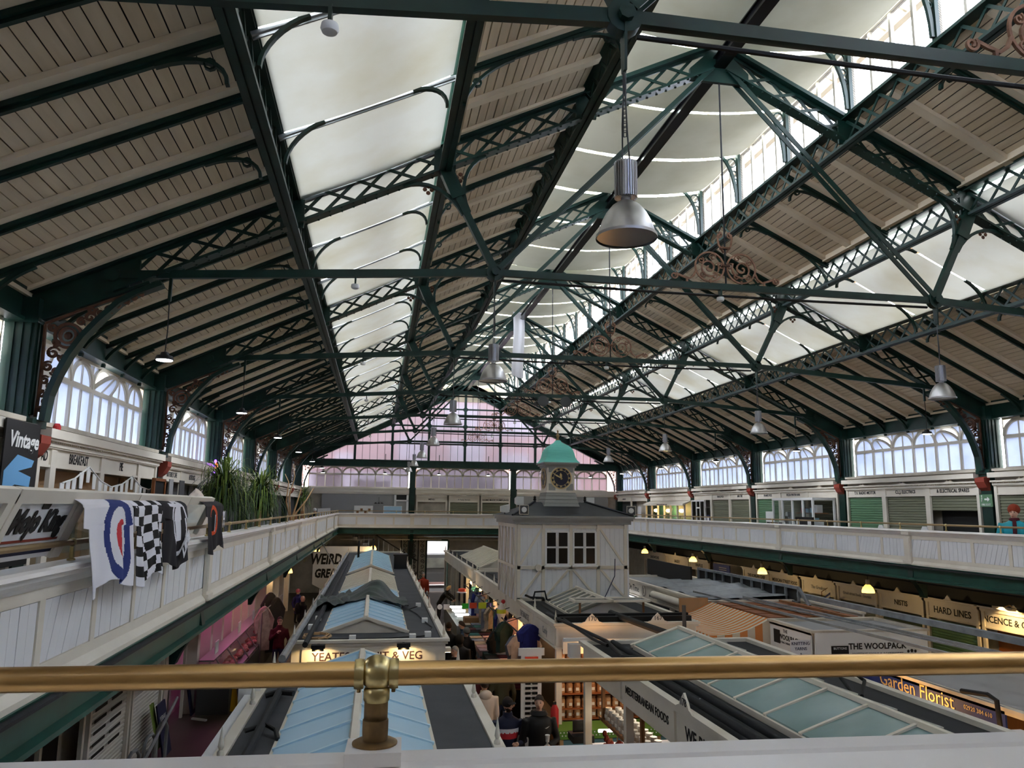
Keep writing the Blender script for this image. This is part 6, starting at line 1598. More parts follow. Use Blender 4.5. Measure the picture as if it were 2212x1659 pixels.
def led():
    t = thing('pendant_lamp', 'small black pendant lamp with glowing white disc over the gallery walk', 'lamp', (0,0,0), 'gallery pendant lamps')
    obj('shade', MB().lathe([(.02, .10), (.05, .09), (.06, .05), (.10, .045), (.115, .01), (.115, -.01)], (0,0,1.90), 18), 'black', t, sm=True)
    obj('light_disc', MB().lathe([(.105, -.012), (.10, -.02), (.05, -.022)], (0,0,1.90), 18), 'lamp_cool', t, sm=True)
    obj('flex', MB().tube([(0, 0, 2.0), (.01, 0, 2.3), (0, 0, 2.72)], .008, 5), 'black', t); obj('hanger', MB().box(-.02, .02, -.02, .02, 2.70, 3.06), 'green', t)
    return t
l0 = led(); used_ = False
for sd in (-1, 1):
    for n in range(0, 7):
        o = copy_tree(l0) if used_ else l0
        used_ = True; put(o, (XC+sd*8.05, Y(n), 0))
        L_ = light('SPOT', (0, 0, 1.86), 26, (240, 246, 255), None, .1); L_.parent = o; L_.data.spot_size = 2.4
for x in (-3.2, .4, 3.6, 6.6, 10.0, 13.0):
    o = copy_tree(l0); put(o, (x, 46.30, 0)); o['label'] = 'small black pendant lamp over the far end gallery'; o['group'] = 'far gallery pendant lamps'
    for ch in list(o.children):
        if ch.type == 'LIGHT': bpy.data.objects.remove(ch)
translucent('lamp_shade', (240, 226, 170), .4)
def dome():
    t = thing('dome_lamp', 'small glowing dome lamp hanging under the gallery edge', 'lamp', (0,0,0), 'dome lamps under the gallery')
    v = MB().lathe([(.05, .22), (.07, .20), (.13, .13), (.16, .05), (.165, 0)], (0,0,0), 20); v.f = v.f[:-1]
    obj('shade', v, 'lamp_shade', t, sm=True); obj('bulb', MB().ball((0, 0, .05), .055, 10), 'bulb', t, sm=True)
    obj('socket', MB().lathe([(.055, .21), (.055, .34)], (0,0,0), 12), 'grey', t); obj('rod', MB().tube([(0, 0, .34), (0, 0, .60)], .012, 5), 'black', t)
    return t
d0 = dome(); used_ = False
for x, y in ((13.1, 19.2), (13.1, 25.0), (13.1, 30.9), (13.1, 36.8), (13.1, 13.2), (-2.75, 26.0), (-2.75, 38.0), (-.1, 43.0)):
    o = copy_tree(d0) if used_ else d0
    used_ = True; put(o, (x, y, -2.16 if x != -.1 else -2.35))
    L_ = light('POINT', (0, 0, -.06), 7, (255, 216, 150), None, .08); L_.parent = o
# smoke detectors on the ties
def detector():
    t = thing('smoke_detector', 'round white smoke detector under a truss tie', 'smoke detector', (0,0,0), 'smoke detectors on the ties')
    obj('body', MB().lathe([(.055, 0), (.06, -.03), (.05, -.055), (.03, -.065)], (0,0,0), 16), 'plastic_white', t, sm=True); obj('bracket', MB().box(-.012, .012, -.05, .05, -.005, .12), 'green', t)
    return t
dt = detector(); used_ = False
for n in range(0, 6):
    for sd, d in ((-1, 5.6), (1, 1.2 if n else 1.2)):
        o = copy_tree(dt) if used_ else dt
        used_ = True
        z = 3.385-.0 if d < 3.6 else 3.02+(8.75-d)/(8.75-3.61)*(3.385-3.02)
        put(o, (XC+sd*d if sd < 0 else XC-.1, Y(n)-.0, z-.16 if sd < 0 else 3.22))
# =================================================================== rusty scroll ornaments at the middle of the ties
def ornament():
    t = thing('scroll_ornament', 'rusty wrought iron scroll ornament standing on a truss tie', 'ornament', (0, 0, 0), 'scroll ornaments on the ties')
    for s in (-1, 1):
        m = MB(); T = .012
        def sp_(cx, cz, r0, r1, a0, tn, w=.022): m.band([(s*x, z) for x, z in spiral(cx, cz, r0, r1, a0, tn, 26)], w, -T, T)
        m.band([(s*x, z) for x, z in arc(.26, .26, .235, 0, 360, 28)], .024, -T, T)
        sp_(.27, .25, .17, .02, 2.6, 1.8); sp_(.08, .30, .06, .012, 3.1, 1.2, .016); sp_(.20, .42, .06, .012, 0, 1.3, .016); sp_(.40, .36, .05, .012, 2, 1.2, .015); sp_(.18, .12, .05, .01, 1, 1.2, .015); sp_(.37, .14, .05, .01, 4, 1.2, .015)
        m.band([(s*x, z) for x, z in ((.48, .2), (.53, .1), (.60, .05), (.70, .08), (.80, .12))], .03, -T, T); sp_(.84, .09, .06, .012, 2.2, 1.4)
        m.band([(s*x, z) for x, z in ((.02, .50), (.10, .62), (.12, .74), (.07, .82))], .025, -T, T); sp_(.09, .78, .055, .012, 1.5, 1.2, .018)
        m.box(min(s*.24, s*.27), max(s*.24, s*.27), -.015, .015, -.02, .06); m.box(min(s*.62, s*.65), max(s*.62, s*.65), -.015, .015, -.02, .06)
        obj('scroll', m, 'rust_light', t)
    obj('collar', MB().box(-.06, .06, -.03, .03, .27, .30).box(-.08, .08, -.03, .03, .56, .59), 'rust', t)
    return t
on = ornament(); used_ = False
for n in range(0, 7):
    o = copy_tree(on) if used_ else on
    used_ = True; put(o, (XC, Y(n), 3.44))
for s in (-1, 1):
    t = thing('horn_speaker', 'dark trumpet horn loudspeaker under the rusty ornament of a tie', 'loudspeaker', (XC+s*.42, Y(3), 3.12), 'pair of trumpet horns')
    m = MB().lathe([(.17, -.28), (.165, -.27), (.10, -.16), (.06, -.04), (.045, .08), (.07, .1), (.07, .2), (.03, .22)], (0,0,0), 18, 'y')
    m.f = [f for f in m.f]
    obj('horn', m.xf(lambda p: (XC+s*.42+p[0]-s*.25*(-p[1]), Y(3)+p[1], 3.17+p[2]-.1*(-p[1])*-1*.4)), 'grey_dark', t, sm=True)
    obj('strap', MB().box(XC+s*.42-.015, XC+s*.42+.015, Y(3)-.02, Y(3)+.02, 3.1, 3.34), 'green', t)
# =================================================================== shirts draped over the left parapet
def shirt(label, y0, y1, zlow, mats, pattern, zstart=ZC, lean=0):
    """cloth hung over coping and rail: front sheet falls on the hall side with soft folds"""
    t = thing('hanging_shirt', label, 'shirt', (xl, (y0+y1)/2, zlow))
    W = y1-y0; cy = (y0+y1)/2
    rr = random.Random(label); ph = rr.uniform(0, 6)
    ztop = .055
    def P(u, v):
        # v 0 top of rail -> 1 hem ; u 0..1 across
        tt = abs(u-.5)*2
        z = ztop+(zlow-ztop)*v - .05*math.sin(u*6+ph)*v
        width = W*(1.0 - (.10 if v > .32 else .0)*1) if False else W
        shoulder = 1 if v < .33 else (.82 + .04*v)
        y = cy + (u-.5)*W*shoulder + .02*math.sin(v*7+ph)
        out = .14 + .05*math.sin(u*11+ph)*min(1, v*1.6) + .03*math.sin(u*23+ph*2+v*3)*v
        if v < .12: x = xl-.04+(.09+out*.5)*math.sin(v/.12*math.pi/2)
        else: x = xl+.05+out*.5+.06*v
        return (x, y, z-lean*(u-.5))
    N, M_ = 96, 84
    sets = {}
    vs = [P(i/N, j/M_) for j in range(M_+1) for i in range(N+1)]
    me_ = bpy.data.meshes.new('cloth'); fs = []; mi = []
    for j in range(M_):
        for i in range(N):
            u, v = (i+.5)/N, (j+.5)/M_
            fs.append((j*(N+1)+i, j*(N+1)+i+1, (j+1)*(N+1)+i+1, (j+1)*(N+1)+i)); mi.append(pattern(u, v, P(u, v)))
    o0 = ORG[t.name]
    me_.from_pydata([(a-o0[0], b-o0[1], c-o0[2]) for a, b, c in vs], [], fs)
    for k in mats: me_.materials.append(MATS[k])
    me_.polygons.foreach_set('material_index', mi); smooth(me_, 180); me_.update()
    o = bpy.data.objects.new('cloth', me_); COL.objects.link(o); o.parent = t; ORG[o.name] = o0
    sol = o.modifiers.new('thick', 'SOLIDIFY'); sol.thickness = .004
    return t, P
mat('sh_white', (232, 230, 236), .85); mat('sh_blue', (44, 58, 120), .85); mat('sh_red', (206, 52, 62), .85); mat('sh_black', (20, 20, 22), .9); mat('sh_char', (36, 34, 38), .9); mat('sh_orange', (222, 86, 44), .85)
def pat_target(u, v, p):
    if u < .30: return 0
    a = (u-.64)/.30; b = (v-.50)/.52
    if u > .93: return 0
    r = math.hypot(a, b)
    ri = math.hypot((u-.68)/.13, (v-.52)/.25)
    if ri < 1: return 2
    if math.hypot((u-.63)/.22, (v-.50)/.37) < 1: return 0
    if r < 1.02: return 1
    return 0
def pat_check(u, v, p): return int((int(u*5.2+.3*math.sin(v*6)) + int(v*9)) % 2)
def pat_ring(u, v, p):
    r = math.hypot((u-.62)/.34, (v-.42)/.42)
    if .82 < r < .95: return 1
    if r < .72 and abs((u-.55)) < .16 and v < .62: return 1
    if .25 < u < .8 and .0 < v-.08 < .05: return 1
    return 0
def pat_plain(u, v, p):
    if math.hypot((u-.42)/.16, (v-.42)/.30) < 1: return 1 if math.hypot((u-.42)/.10, (v-.42)/.22) > 1 else 2
    return 0
shirt('white shirt with blue, white and red roundel draped over the parapet', 5.85, 7.06, -.63, ['sh_white', 'sh_blue', 'sh_red'], pat_target)
shirt('black and white chequered shirt draped over the parapet', 6.95, 7.96, -.66, ['sh_white', 'sh_black'], pat_check)
t, P_ = shirt('black shirt with white ring print and LIFE lettering', 7.90, 8.82, -.61, ['sh_char', 'sh_white'], pat_ring)
c = Vector(P_(.75, .78)); text('LIFE', c+Vector((.05, 0, .06)), (0, .72, .69), (0, -.69, .72), .17, 'sh_white', t, bold=.008)
t, P_ = shirt('small black shirt with orange oval portrait print', 9.72, 10.86, -.56, ['sh_char', 'sh_orange', 'sh_black'], pat_plain)
for i, (uu, s_) in enumerate(((.18, 'I'), (.72, 'H'), (.88, 'Y'))): text(s_, Vector(P_(uu, .45))+Vector((.05, 0, 0)), (0, 1, 0), (0, 0, 1), .3, 'sh_white', t, sx=.6)
# cream moulded chair back beside the shirts
def egg(u, v):
    a = u*2*math.pi; b = v*math.pi/1.55
    r = .44*math.sin(b)**.8; return (-2.9+r*.55*math.cos(a), 13.15+r*1.25*math.sin(a), .17-.85*(1-math.cos(b))+.08*math.sin(a))
mat('cream_shell', (226, 212, 198), .45, noise=.3, scale=3)
ch = thing('shell_chair', 'cream rounded shell chair behind the draped shirts', 'chair', (-2.9, 13.15, ZG)); obj('shell', MB().grid(egg, 26, 14), 'cream_shell', ch, sm=True, fix=False); obj('leg', MB().box(-3.1, -2.7, 12.8, 13.5, ZG, -.9), 'cream_shell', ch)
# =================================================================== tall plants
def palm(label, c, zt_, spread, n, seed):
    r = random.Random(seed); t = thing('tall_plant', label, 'plant', (c[0], c[1], ZG))
    obj('trunk', MB().tube([(c[0], c[1], ZG), (c[0]+.03, c[1]+.02, ZG+.6), (c[0]-.02, c[1], (ZG+zt_)/2), (c[0], c[1], zt_-.5)], [.13, .09, .07, .05], 10), 'wood_pale', t, sm=True)
    obj('pot', MB().lathe([(.22, ZG), (.28, ZG+.35), (.26, ZG+.36)], (c[0], c[1], 0), 16), 'sh_white', t, sm=True)
    for grp, mt_ in enumerate(('leaf', 'leaf_dark', 'leaf_light')):
        m = MB()
        for i in range(n):
            a = r.uniform(0, 6.283); L = r.uniform(.6, 1.4)*spread; up = r.uniform(.1, 1.0) if grp < 2 else r.uniform(.5, 1.15)
            z0 = zt_-r.uniform(.15, .8); pts = []
            for k in range(7):
                s = k/6; rad = L*.62*math.sin(min(1, s*1.25)*math.pi/2)*(1 if up < .6 else .75); dz = up*.62*math.sin(s*math.pi*.62)-(1.15*L*s*s)*(1.05-up*.55)
                pts.append((c[0]+rad*math.cos(a), c[1]+rad*math.sin(a), z0+dz))
            w_ = r.uniform(.009, .018); tx_ = (-math.sin(a), math.cos(a))
            vs = []; 
            for k, p in enumerate(pts):
                ww = w_*(1-.85*(k/6)**2)
                vs += [(p[0]+tx_[0]*ww, p[1]+tx_[1]*ww, p[2]), (p[0]-tx_[0]*ww, p[1]-tx_[1]*ww, p[2])]
            m.add(vs, [(2*k, 2*k+1, 2*k+3, 2*k+2) for k in range(6)])
        lf = obj('foliage', m, mt_, t, sm=True, fix=False); lf['kind'] = 'stuff'
    return t
palm('tall plant with long drooping leaves next to the hotdog stall', (-3.0, 16.0, 0), .66, .82, 190, 1)
palm('slightly smaller drooping plant on a bare pale trunk by the handrail', (-2.70, 18.8, 0), .60, .78, 170, 2)
palm('small thin-stemmed plant by the far left corner tables', (-3.3, 36.5, 0), .7, .55, 40, 3)
db_ = thing('bare_branches', 'bundle of bare pale branches standing in a barrel', 'branches', (-3.0, 28.6, ZG))
for i, pts in enumerate(([(-3.0, 28.6, -.6), (-3.1, 28.5, .3), (-2.95, 28.6, 1.0), (-3.02, 28.6, 1.45)], [(-3.0, 28.6, -.6), (-2.8, 28.7, .2), (-2.7, 28.7, .6)], [(-3.0, 28.6, -.6), (-3.2, 28.6, .1), (-3.15, 28.6, .8), (-3.3, 28.6, 1.1)], [(-3.0, 28.6, -.5), (-2.5, 28.8, .2), (-2.3, 28.9, .6)], [(-3.6, 27.2, -.4), (-3.7, 27.2, .3), (-3.85, 27.2, .9)])):
    obj('branch', MB().tube(pts, [.035, .028, .02, .01][:len(pts)], 6), 'wood_pale', db_, sm=True)
obj('barrel', MB().lathe([(.26, ZG), (.32, ZG+.45), (.28, ZG+.9)], (-3.0, 28.6, 0), 14), 'wood', db_, sm=True)
# cafe furniture on the left gallery
for i, (x, y, lb) in enumerate(((-3.0, 20.6, 'grey upholstered cafe bench by the handrail'), (-3.0, 22.6, 'second grey upholstered cafe bench past the pale trunk'), (-3.0, 24.5, 'third grey cafe bench before the barrel'))):
    t = thing('cafe_bench', lb, 'bench', (x, y, ZG)); obj('seat', MB().box(x-.3, x+.3, y-.6, y+.6, ZG+.25, ZG+.45), 'grey', t); obj('backrest', MB().box(x-.36, x-.26, y-.6, y+.6, ZG+.4, ZG+1.0), 'grey', t); obj('base', MB().box(x-.25, x+.25, y-.5, y+.5, ZG, ZG+.25), 'grey_dark', t)
for y, lb in ((30.0, 'curved slatted wooden chair back by the handrail'), (32.6, 'far slatted wooden chair beside the small plant')):
    t = thing('wooden_chair', lb, 'chair', (-2.8, y, ZG))
    for k in range(6):
        a = (k-2.5)*.09; obj('slat', MB().bar((-2.9, y+a*1.4, ZG+.4), (-3.0, y+a*2.2, ZG+1.25), .05, .03, (1, 0, 0)), 'wood', t)
    obj('seat', MB().box(-2.95, -2.55, y-.25, y+.25, ZG+.38, ZG+.44), 'wood', t)
    for sx in (-2.9, -2.6):
        for sy in (-.2, .2): obj('leg', MB().box(sx-.02, sx+.02, y+sy-.02, y+sy+.02, ZG, ZG+.38), 'wood', t)
o = obj('white_screen', MB().box(-2.55, -2.5, 34.2, 43.5, ZG+.2, ZG+1.35), 'grey', loc=(-2.5, 38, ZG)); tag(o, 'pale slatted screen behind the handrail at the far left', 'screen')
# chalkboard easel, posters, neon by the column
ez = thing('chalkboard', 'wood framed chalkboard lettered PLEASE standing by the column', 'chalkboard', (-4.0, 15.0, ZG))
ex_x = -3.95
obj('board', MB().box(ex_x-.02, ex_x, 14.72, 15.36, -.75, .40), 'black', ez)
m = MB()
for y in (14.69, 15.39): m.box(ex_x-.03, ex_x+.02, y-.03, y+.03, ZG, .44)
m.box(ex_x-.03, ex_x+.02, 14.67, 15.41, .40, .45); obj('frame', m, 'wood_orange', ez)
text('STOP YOU', (ex_x+.004, 15.04, .12), (0,1,0), (0,0,1), .12, 'grey', ez); text('PLEASE', (ex_x+.004, 15.04, -.1), (0,1,0), (0,0,1), .16, 'grey', ez)
for y, z, w_, h_, lb, mt_ in ((18.0, -.05, .4, .55, 'tall narrow grey poster of food photos by the second column', 'grey_dark'), (17.1, .0, .3, .5, 'pinkish menu poster beside the chalkboard', 'grey')):
    o = obj('wall_poster', MB().box(XC-9.45, XC-9.43, y-w_/2, y+w_/2, z-h_, z+h_), mt_, loc=(XC-9.4, y, z)); tag(o, lb, 'poster')
nl = thing('neon_light', 'small glowing orange and purple neon shape above the butterfly cafe', 'neon', (XC-9.42, 21.4, .9)); obj('tube', MB().ball((XC-9.42, 21.4, .98), .1, 8, (.4, .8, 1.3)), 'neon_orange', nl); obj('outline', MB().band([(y, z) for y, z in arc(21.4, .98, .13, 0, 360, 14, .17)], .03, XC-9.46, XC-9.43, 'yz'), 'purple', nl)
o = obj('alarm_beacon', MB().lathe([(.05, 0), (.05, .06), (.03, .1)], (XC-9.52, 11.3, .96), 10), 'red', loc=(XC-9.52, 11.3, .96)); tag(o, 'small red alarm beacon under the first arch bracket', 'alarm')
# =================================================================== far gallery
FF = lambda u, n, z: (u, 46.55-n, z)
for x0_, x1_, tx_, sh_, lb in ((2.3, 4.15, 'MENU', None, 'dark menu stall on the far gallery lettered MENU'), (4.25, 6.1, '', 'shutter_olive', 'olive shuttered stall with script lettering on the far gallery'), (6.2, 8.0, 'HOME MADE DUMPLINGS', 'shutter_olive', 'olive shuttered stall lettered HOME MADE DUMPLINGS')):
    t = stall('shop_stall', lb, FF, RF, x0_, x1_, tx_, sh_, sgn=(.30, .52), zs=.24, tsize=.14, inner='black', crest='', dent=False)
    if tx_ == '': text('P.Tasty Street', FF((x0_+x1_)/2, .036, .41), RF, (0,0,1), .13, 'ink', t)
    if tx_ == 'MENU':
        for i, (u0, u1) in enumerate(((2.5, 3.1), (3.15, 3.5))): obj('menu_sheet', fbox(FF, MB(), u0, u1, -.2, -.19, -.75, .1), 'grey_dark', t)
for x0_, x1_, lb in ((XC-9.6, 1.85, 'long cream sill over the white far room'), (2.25, 8.0, 'cream sill over the dumpling stalls'), (8.4, XC+9.6, 'long cream sill behind the turquoise tower')):
    m = MB(); fbox(FF, m, x0_, x1_, -.1, .15, .78, .98); fbox(FF, m, x0_, x1_, -.1, .08, .68, .78); fbox(FF, m, x0_, x1_, -.1, .2, .98, 1.05)
    o = obj('sill_far', m, 'cream'); struct(o)
wr_ = thing('white_room', 'white painted room wall at the left of the far gallery', 'partition', (-1.2, 46.6, ZG)); obj('wall', MB().box(-3.2, 1.0, 46.5, 46.55, ZG, .7), 'grey', wr_)
dr = thing('glazed_door', 'white door with frosted pane on the far gallery', 'door', (1.4, 46.5, ZG)); obj('frame', MB().box(1.0, 1.12, 46.4, 46.5, ZG, .65).box(1.72, 1.84, 46.4, 46.5, ZG, .65).box(1.0, 1.84, 46.4, 46.5, .28, .36).box(1.0, 1.84, 46.4, 46.5, ZG, ZG+.15), 'plastic_white', dr); obj('pane', MB().box(1.12, 1.72, 46.44, 46.46, ZG+.15, .28), 'grey', dr); obj('fanlight', MB().box(1.12, 1.72, 46.44, 46.46, .36, .65), 'black', dr)
gr_ = thing('grey_partition', 'plain grey wall behind the turquoise tower on the far gallery', 'partition', (11, 46.6, ZG)); obj('wall', MB().box(8.5, 14.2, 46.5, 46.55, ZG, .68), 'office_grey', gr_); obj('panel_joint', MB().box(12.9, 12.93, 46.48, 46.5, ZG, .5), 'grey_dark', gr_)
for x, lb in ((-.1, 'white framed display of dark photographs on the far handrail'), (1.15-.0, 'white framed blue display on the far handrail')):
    t = thing('photo_board', lb, 'board', (x, 45.1, ZG+1.0)); b_ = x < .5
    xa = x-.6 if b_ else x-.55
    obj('panel', MB().box(x-1.15 if b_ else x-.75, x-.15 if b_ else x+.25, 45.1, 45.13, -.5, -.02), 'plastic_white' if b_ else 'blue_panel', t)
    x0_ = x-1.15 if b_ else x-.75; m = MB().box(x0_-.03, x0_, 45.07, 45.14, -.5, .0).box(x0_+1.0, x0_+1.03, 45.07, 45.14, -.5, .0).box(x0_, x0_+1.0, 45.07, 45.14, -.03, .0)
    obj('frame', m, 'plastic_white', t)
    if b_:
        for k in range(4): obj('photograph', MB().box(x0_+.1+k*.22, x0_+.24+k*.22, 45.08, 45.1, -.45+.12*(k % 2), -.28+.12*(k % 2)), 'wood', t)
# cluster lamp shades hanging in the white room
o = thing('ceiling_lamp', 'black cluster lamp hanging in the white far room', 'lamp', (.1, 46.2, .2))
for k in (-.18, 0, .18): obj('shade', MB().lathe([(.02, .2), (.1, .12)], (.1+k, 46.2, 0), 10), 'black', o)
obj('stem', MB().tube([(.1, 46.2, .2), (.1, 46.2, .5)], .01, 5), 'black', o)
# =================================================================== goods on the central block, aisle side
gr = random.Random(21)
def garment(label, c, w, h, mt_, ang=0, group=None, sleeves=True, name='hanging_garment'):
    t = thing(name, label, 'garment', (c[0], c[1], c[2]-h), group)
    sh = [(-.07, 0), (.07, 0), (.22, -.06), (.5, -.30), (.40, -.62), (.33, -.58), (.30, -.30), (.33, -1), (-.33, -1), (-.30, -.30), (-.33, -.58), (-.40, -.62), (-.5, -.30), (-.22, -.06)] if sleeves else [(-.05, 0), (.05, 0), (.30, -.10), (.34, -1), (-.34, -1), (-.30, -.10)]
    ca, sa = math.cos(ang), math.sin(ang)
    def F(p): x, y, z = p[0]*w, p[1], p[2]*h; y *= (1+.4*math.sin(p[0]*14)); return (c[0]+x*ca-y*sa, c[1]+x*sa+y*ca, c[2]+z)
    obj('cloth', MB().prism(sh, -.06, .06).xf(F), mt_, t)
    obj('hanger', MB().tube([F((-.2, 0, -.07)), F((0, 0, .02)), F((.2, 0, -.07))], .008, 4).tube([F((0, 0, 0)), (c[0], c[1], c[2]+.1)], .006, 4), 'steel', t)
    return t
for k, cc in (('g_blue', (38, 46, 120)), ('g_green', (20, 48, 44)), ('g_grey', (96, 100, 116)), ('g_pink', (214, 174, 178)), ('g_black', (22, 22, 24)), ('g_stripe', (150, 156, 176)), ('g_teal', (60, 120, 118)), ('g_beige', (190, 172, 150)), ('g_lime', (196, 206, 60)), ('g_maroon', (90, 30, 40))): mat(k, cc, .85, noise=.3, scale=9)
# named garments near the aisle corner
for lb, u, v, x, w_, h_, mt_, a_ in (('royal blue sweatshirt hanging at the stall corner', 1143, 1348, 3.55, .62, .62, 'g_blue', .3), ('dark green hooded jacket hanging beside the blue sweatshirt', 1088, 1343, 3.35, .55, .75, 'g_green', .5),
        ('pale pink long-sleeved top hanging inside the lit stall', 1108, 1335, 3.9, .6, .65, 'g_pink', .2), ('grey blue striped dress hanging below the pink top', 1113, 1372, 3.5, .55, .75, 'g_grey', .4), ('black coat hanging at the front of the clothes rail', 1070, 1362, 3.3, .55, .8, 'g_black', .6)):
    c = atx(u, v, x); garment(lb, c, w_, h_, mt_, a_)
for i in range(18):
    y = 22.2+i*.42; c = (3.62+gr.uniform(-.1, .15), y, -2.98+gr.uniform(-.06, .03))
    garment('light garment hanging in a row along the clothes stall', c, gr.uniform(.4, .55), gr.uniform(.6, .95), gr.choice(['g_stripe', 'g_grey', 'g_beige', 'g_teal', 'g_pink', 'g_stripe', 'g_blue']), gr.uniform(.6, 1.4), 'garments in a row along the stall')
for i in range(5):
    y = 19.2+i*.5; c = (3.95, y, -3.2+gr.uniform(-.1, .1)); garment('dark garment hanging in the shade of the clothes stall', c, .5, .8, gr.choice(['g_black', 'g_green', 'g_maroon', 'g_grey']), gr.uniform(.8, 1.4), 'dark garments in the stall')
# fabric tables with folded piles
ft = thing('fabric_table', 'long trestle table loaded with folded fabrics along the aisle', 'table', (3.3, 22, ZF)); obj('table_top', MB().box(2.95, 3.75, 18.6, 27.0, -4.25, -4.2), 'wood', ft); obj('table_skirt', MB().box(2.98, 3.72, 18.65, 26.95, ZF, -4.25), 'g_black', ft)
for i in range(64):
    y = 18.75+(i//4)*.52; k = i % 4
    x = 3.12+(k % 2)*.38+gr.uniform(-.04, .04); z = -4.2+(k//2)*.16
    w_, d_, h_ = gr.uniform(.16, .19), gr.uniform(.18, .23), .15
    mt_ = gr.choice(['g_grey', 'g_stripe', 'g_beige', 'g_pink', 'sh_white', 'g_maroon', 'g_green', 'g_stripe', 'g_teal', 'g_black'])
    m = MB()
    for q in range(3): m.box(x-w_, x+w_, y-d_, y+d_, z+q*.05, z+q*.05+.045)
    o = obj('folded_fabric', m, mt_, loc=(x, y, z)); o.data.update()
    tag(o, 'folded length of fabric piled on the long aisle table', 'fabric', 'folded fabrics on the aisle table')
for lb, u, v, mt_ in (('fluorescent green price card over the fabric table', 1005, 1309, (80, 230, 70)), ('fluorescent orange price card over the fabric table', 1022, 1308, (255, 92, 60)), ('fluorescent yellow price card over the fabric table', 1042, 1308, (226, 240, 70))):
    nm = 'card_%d' % u; mat(nm, mt_, .7, emit=mt_, estr=.0)
    c = atx(u, v, 3.25); o = obj('price_card', MB().box(c.x-.12, c.x+.12, c.y-.005, c.y+.005, c.z-.09, c.z+.09), nm, loc=(c.x, c.y, c.z-.09)); tag(o, lb, 'card')
    o2 = None
rail_ = thing('clothes_rail', 'dark hanging rail with hooks above the fabric table', 'rail', (3.4, 22, -2.9)); obj('rail', MB().tube([(3.4, 18.0, -2.92), (3.4, 30.0, -2.92)], .018, 6), 'black', rail_)
for i in range(7): obj('drop_rod', MB().tube([(3.4, 18.2+i*1.9, -2.92), (3.8, 18.2+i*1.9, -2.8)], .012, 5), 'black', rail_)
pf = thing('fairy_figure', 'red and white knitted figure hanging from the stall post', 'toy', atx(1030, 1290, 3.3))
c = atx(1083, 1312, 3.4); obj('body', MB().lathe([(.03, .12), (.10, .0), (.12, -.18), (.05, -.36), (.02, -.5)], tuple(c), 10), 'fl_white', pf, sm=True); obj('head', MB().ball((c.x+.05, c.y, c.z+.15), .06, 8), 'red', pf, sm=True); obj('sash', MB().lathe([(.125, -.05), (.13, -.15)], tuple(c), 10), 'g_lime', pf)
pf.location = (c.x, c.y, c.z-.5); 
for ch_ in pf.children: ch_.location = tuple(Vector(ORG[pf.name])-Vector(pf.location))
for u, v, lb in ((998, 1277, 'flat orange cap with brim on a pillar display'),):
    c = atx(u, v, 3.2); t = thing('orange_hat', lb, 'hat', tuple(c)); obj('crown', MB().lathe([(.14, 0), (.14, .08), (.1, .1)], tuple(c), 14), 'card_1022', t, sm=True); obj('brim', MB().lathe([(.19, -.05), (.19, -.02)], tuple(c), 14), 'plastic_white', t)
for u, v, lb in ((950, 1311, 'round white paper plate sign tied over the aisle'), (965, 1311, 'square white notice tied over the aisle')):
    c = aty(u, v, 20.0); m = MB().lathe([(.065, -.004), (.065, .004)], tuple(c), 18, 'y') if u == 950 else MB().box(c.x-.08, c.x+.08, c.y-.004, c.y+.004, c.z-.065, c.z+.065)
    o = obj('hanging_notice', m, 'plastic_white', loc=tuple(c)); tag(o, lb, 'notice')
# cafe counter with glowing fridge tops, farther down the aisle
fc = thing('fridge_counter', 'steel food counter with glowing strips beside the aisle', 'counter', (3.2, 30.5, ZF)); obj('cabinet', MB().box(2.9, 3.7, 27.5, 32.5, ZF, -4.1), 'grey', fc); obj('glass_top', MB().box(2.95, 3.65, 27.6, 32.4, -4.1, -3.85), 'glass', fc)
for i in range(3): obj('light_strip', MB().box(2.92, 3.4, 28.2+i*1.1, 28.35+i*1.1, -3.84, -3.80), 'tube', fc)
bx = obj('cardboard_box', MB().box(3.1, 3.6, 26.9, 27.4, -4.2, -3.75).box(3.08, 3.62, 27.1, 27.2, -3.76, -3.74), 'ply', loc=(3.3, 27, -4.2)); tag(bx, 'cardboard box at the end of the food counter', 'box')
for y, lb in ((29.0, 'bright lamp inside the second clothes stall'), (31.5, 'warm lamp under the far central fascia')):
    t = thing('stall_lamp', lb, 'lamp', (3.9, y, -3.0)); obj('bulb', MB().ball((3.9, y, -3.0), .09, 10), 'bulb', t, sm=True); obj('cap', MB().lathe([(.05, .07), (.03, .15)], (3.9, y, -3.0), 10), 'black', t); light('POINT', (3.75, y, -3.1), 18, (255, 214, 150), t, .1)
for i, y in enumerate((18.6, 20.6, 24.2)):
    t = thing('stall_lamp', 'bare warm bulb inside the clothes stall', 'lamp', (4.2, y, -3.0), 'bulbs inside the clothes stall'); obj('bulb', MB().ball((4.2, y, -3.05), .06, 8), 'bulb', t, sm=True); obj('flex', MB().tube([(4.2, y, -3.0), (4.2, y, -2.6)], .01, 4), 'black', t); light('POINT', (4.1, y, -3.1), 22, (255, 190, 130), t, .1)
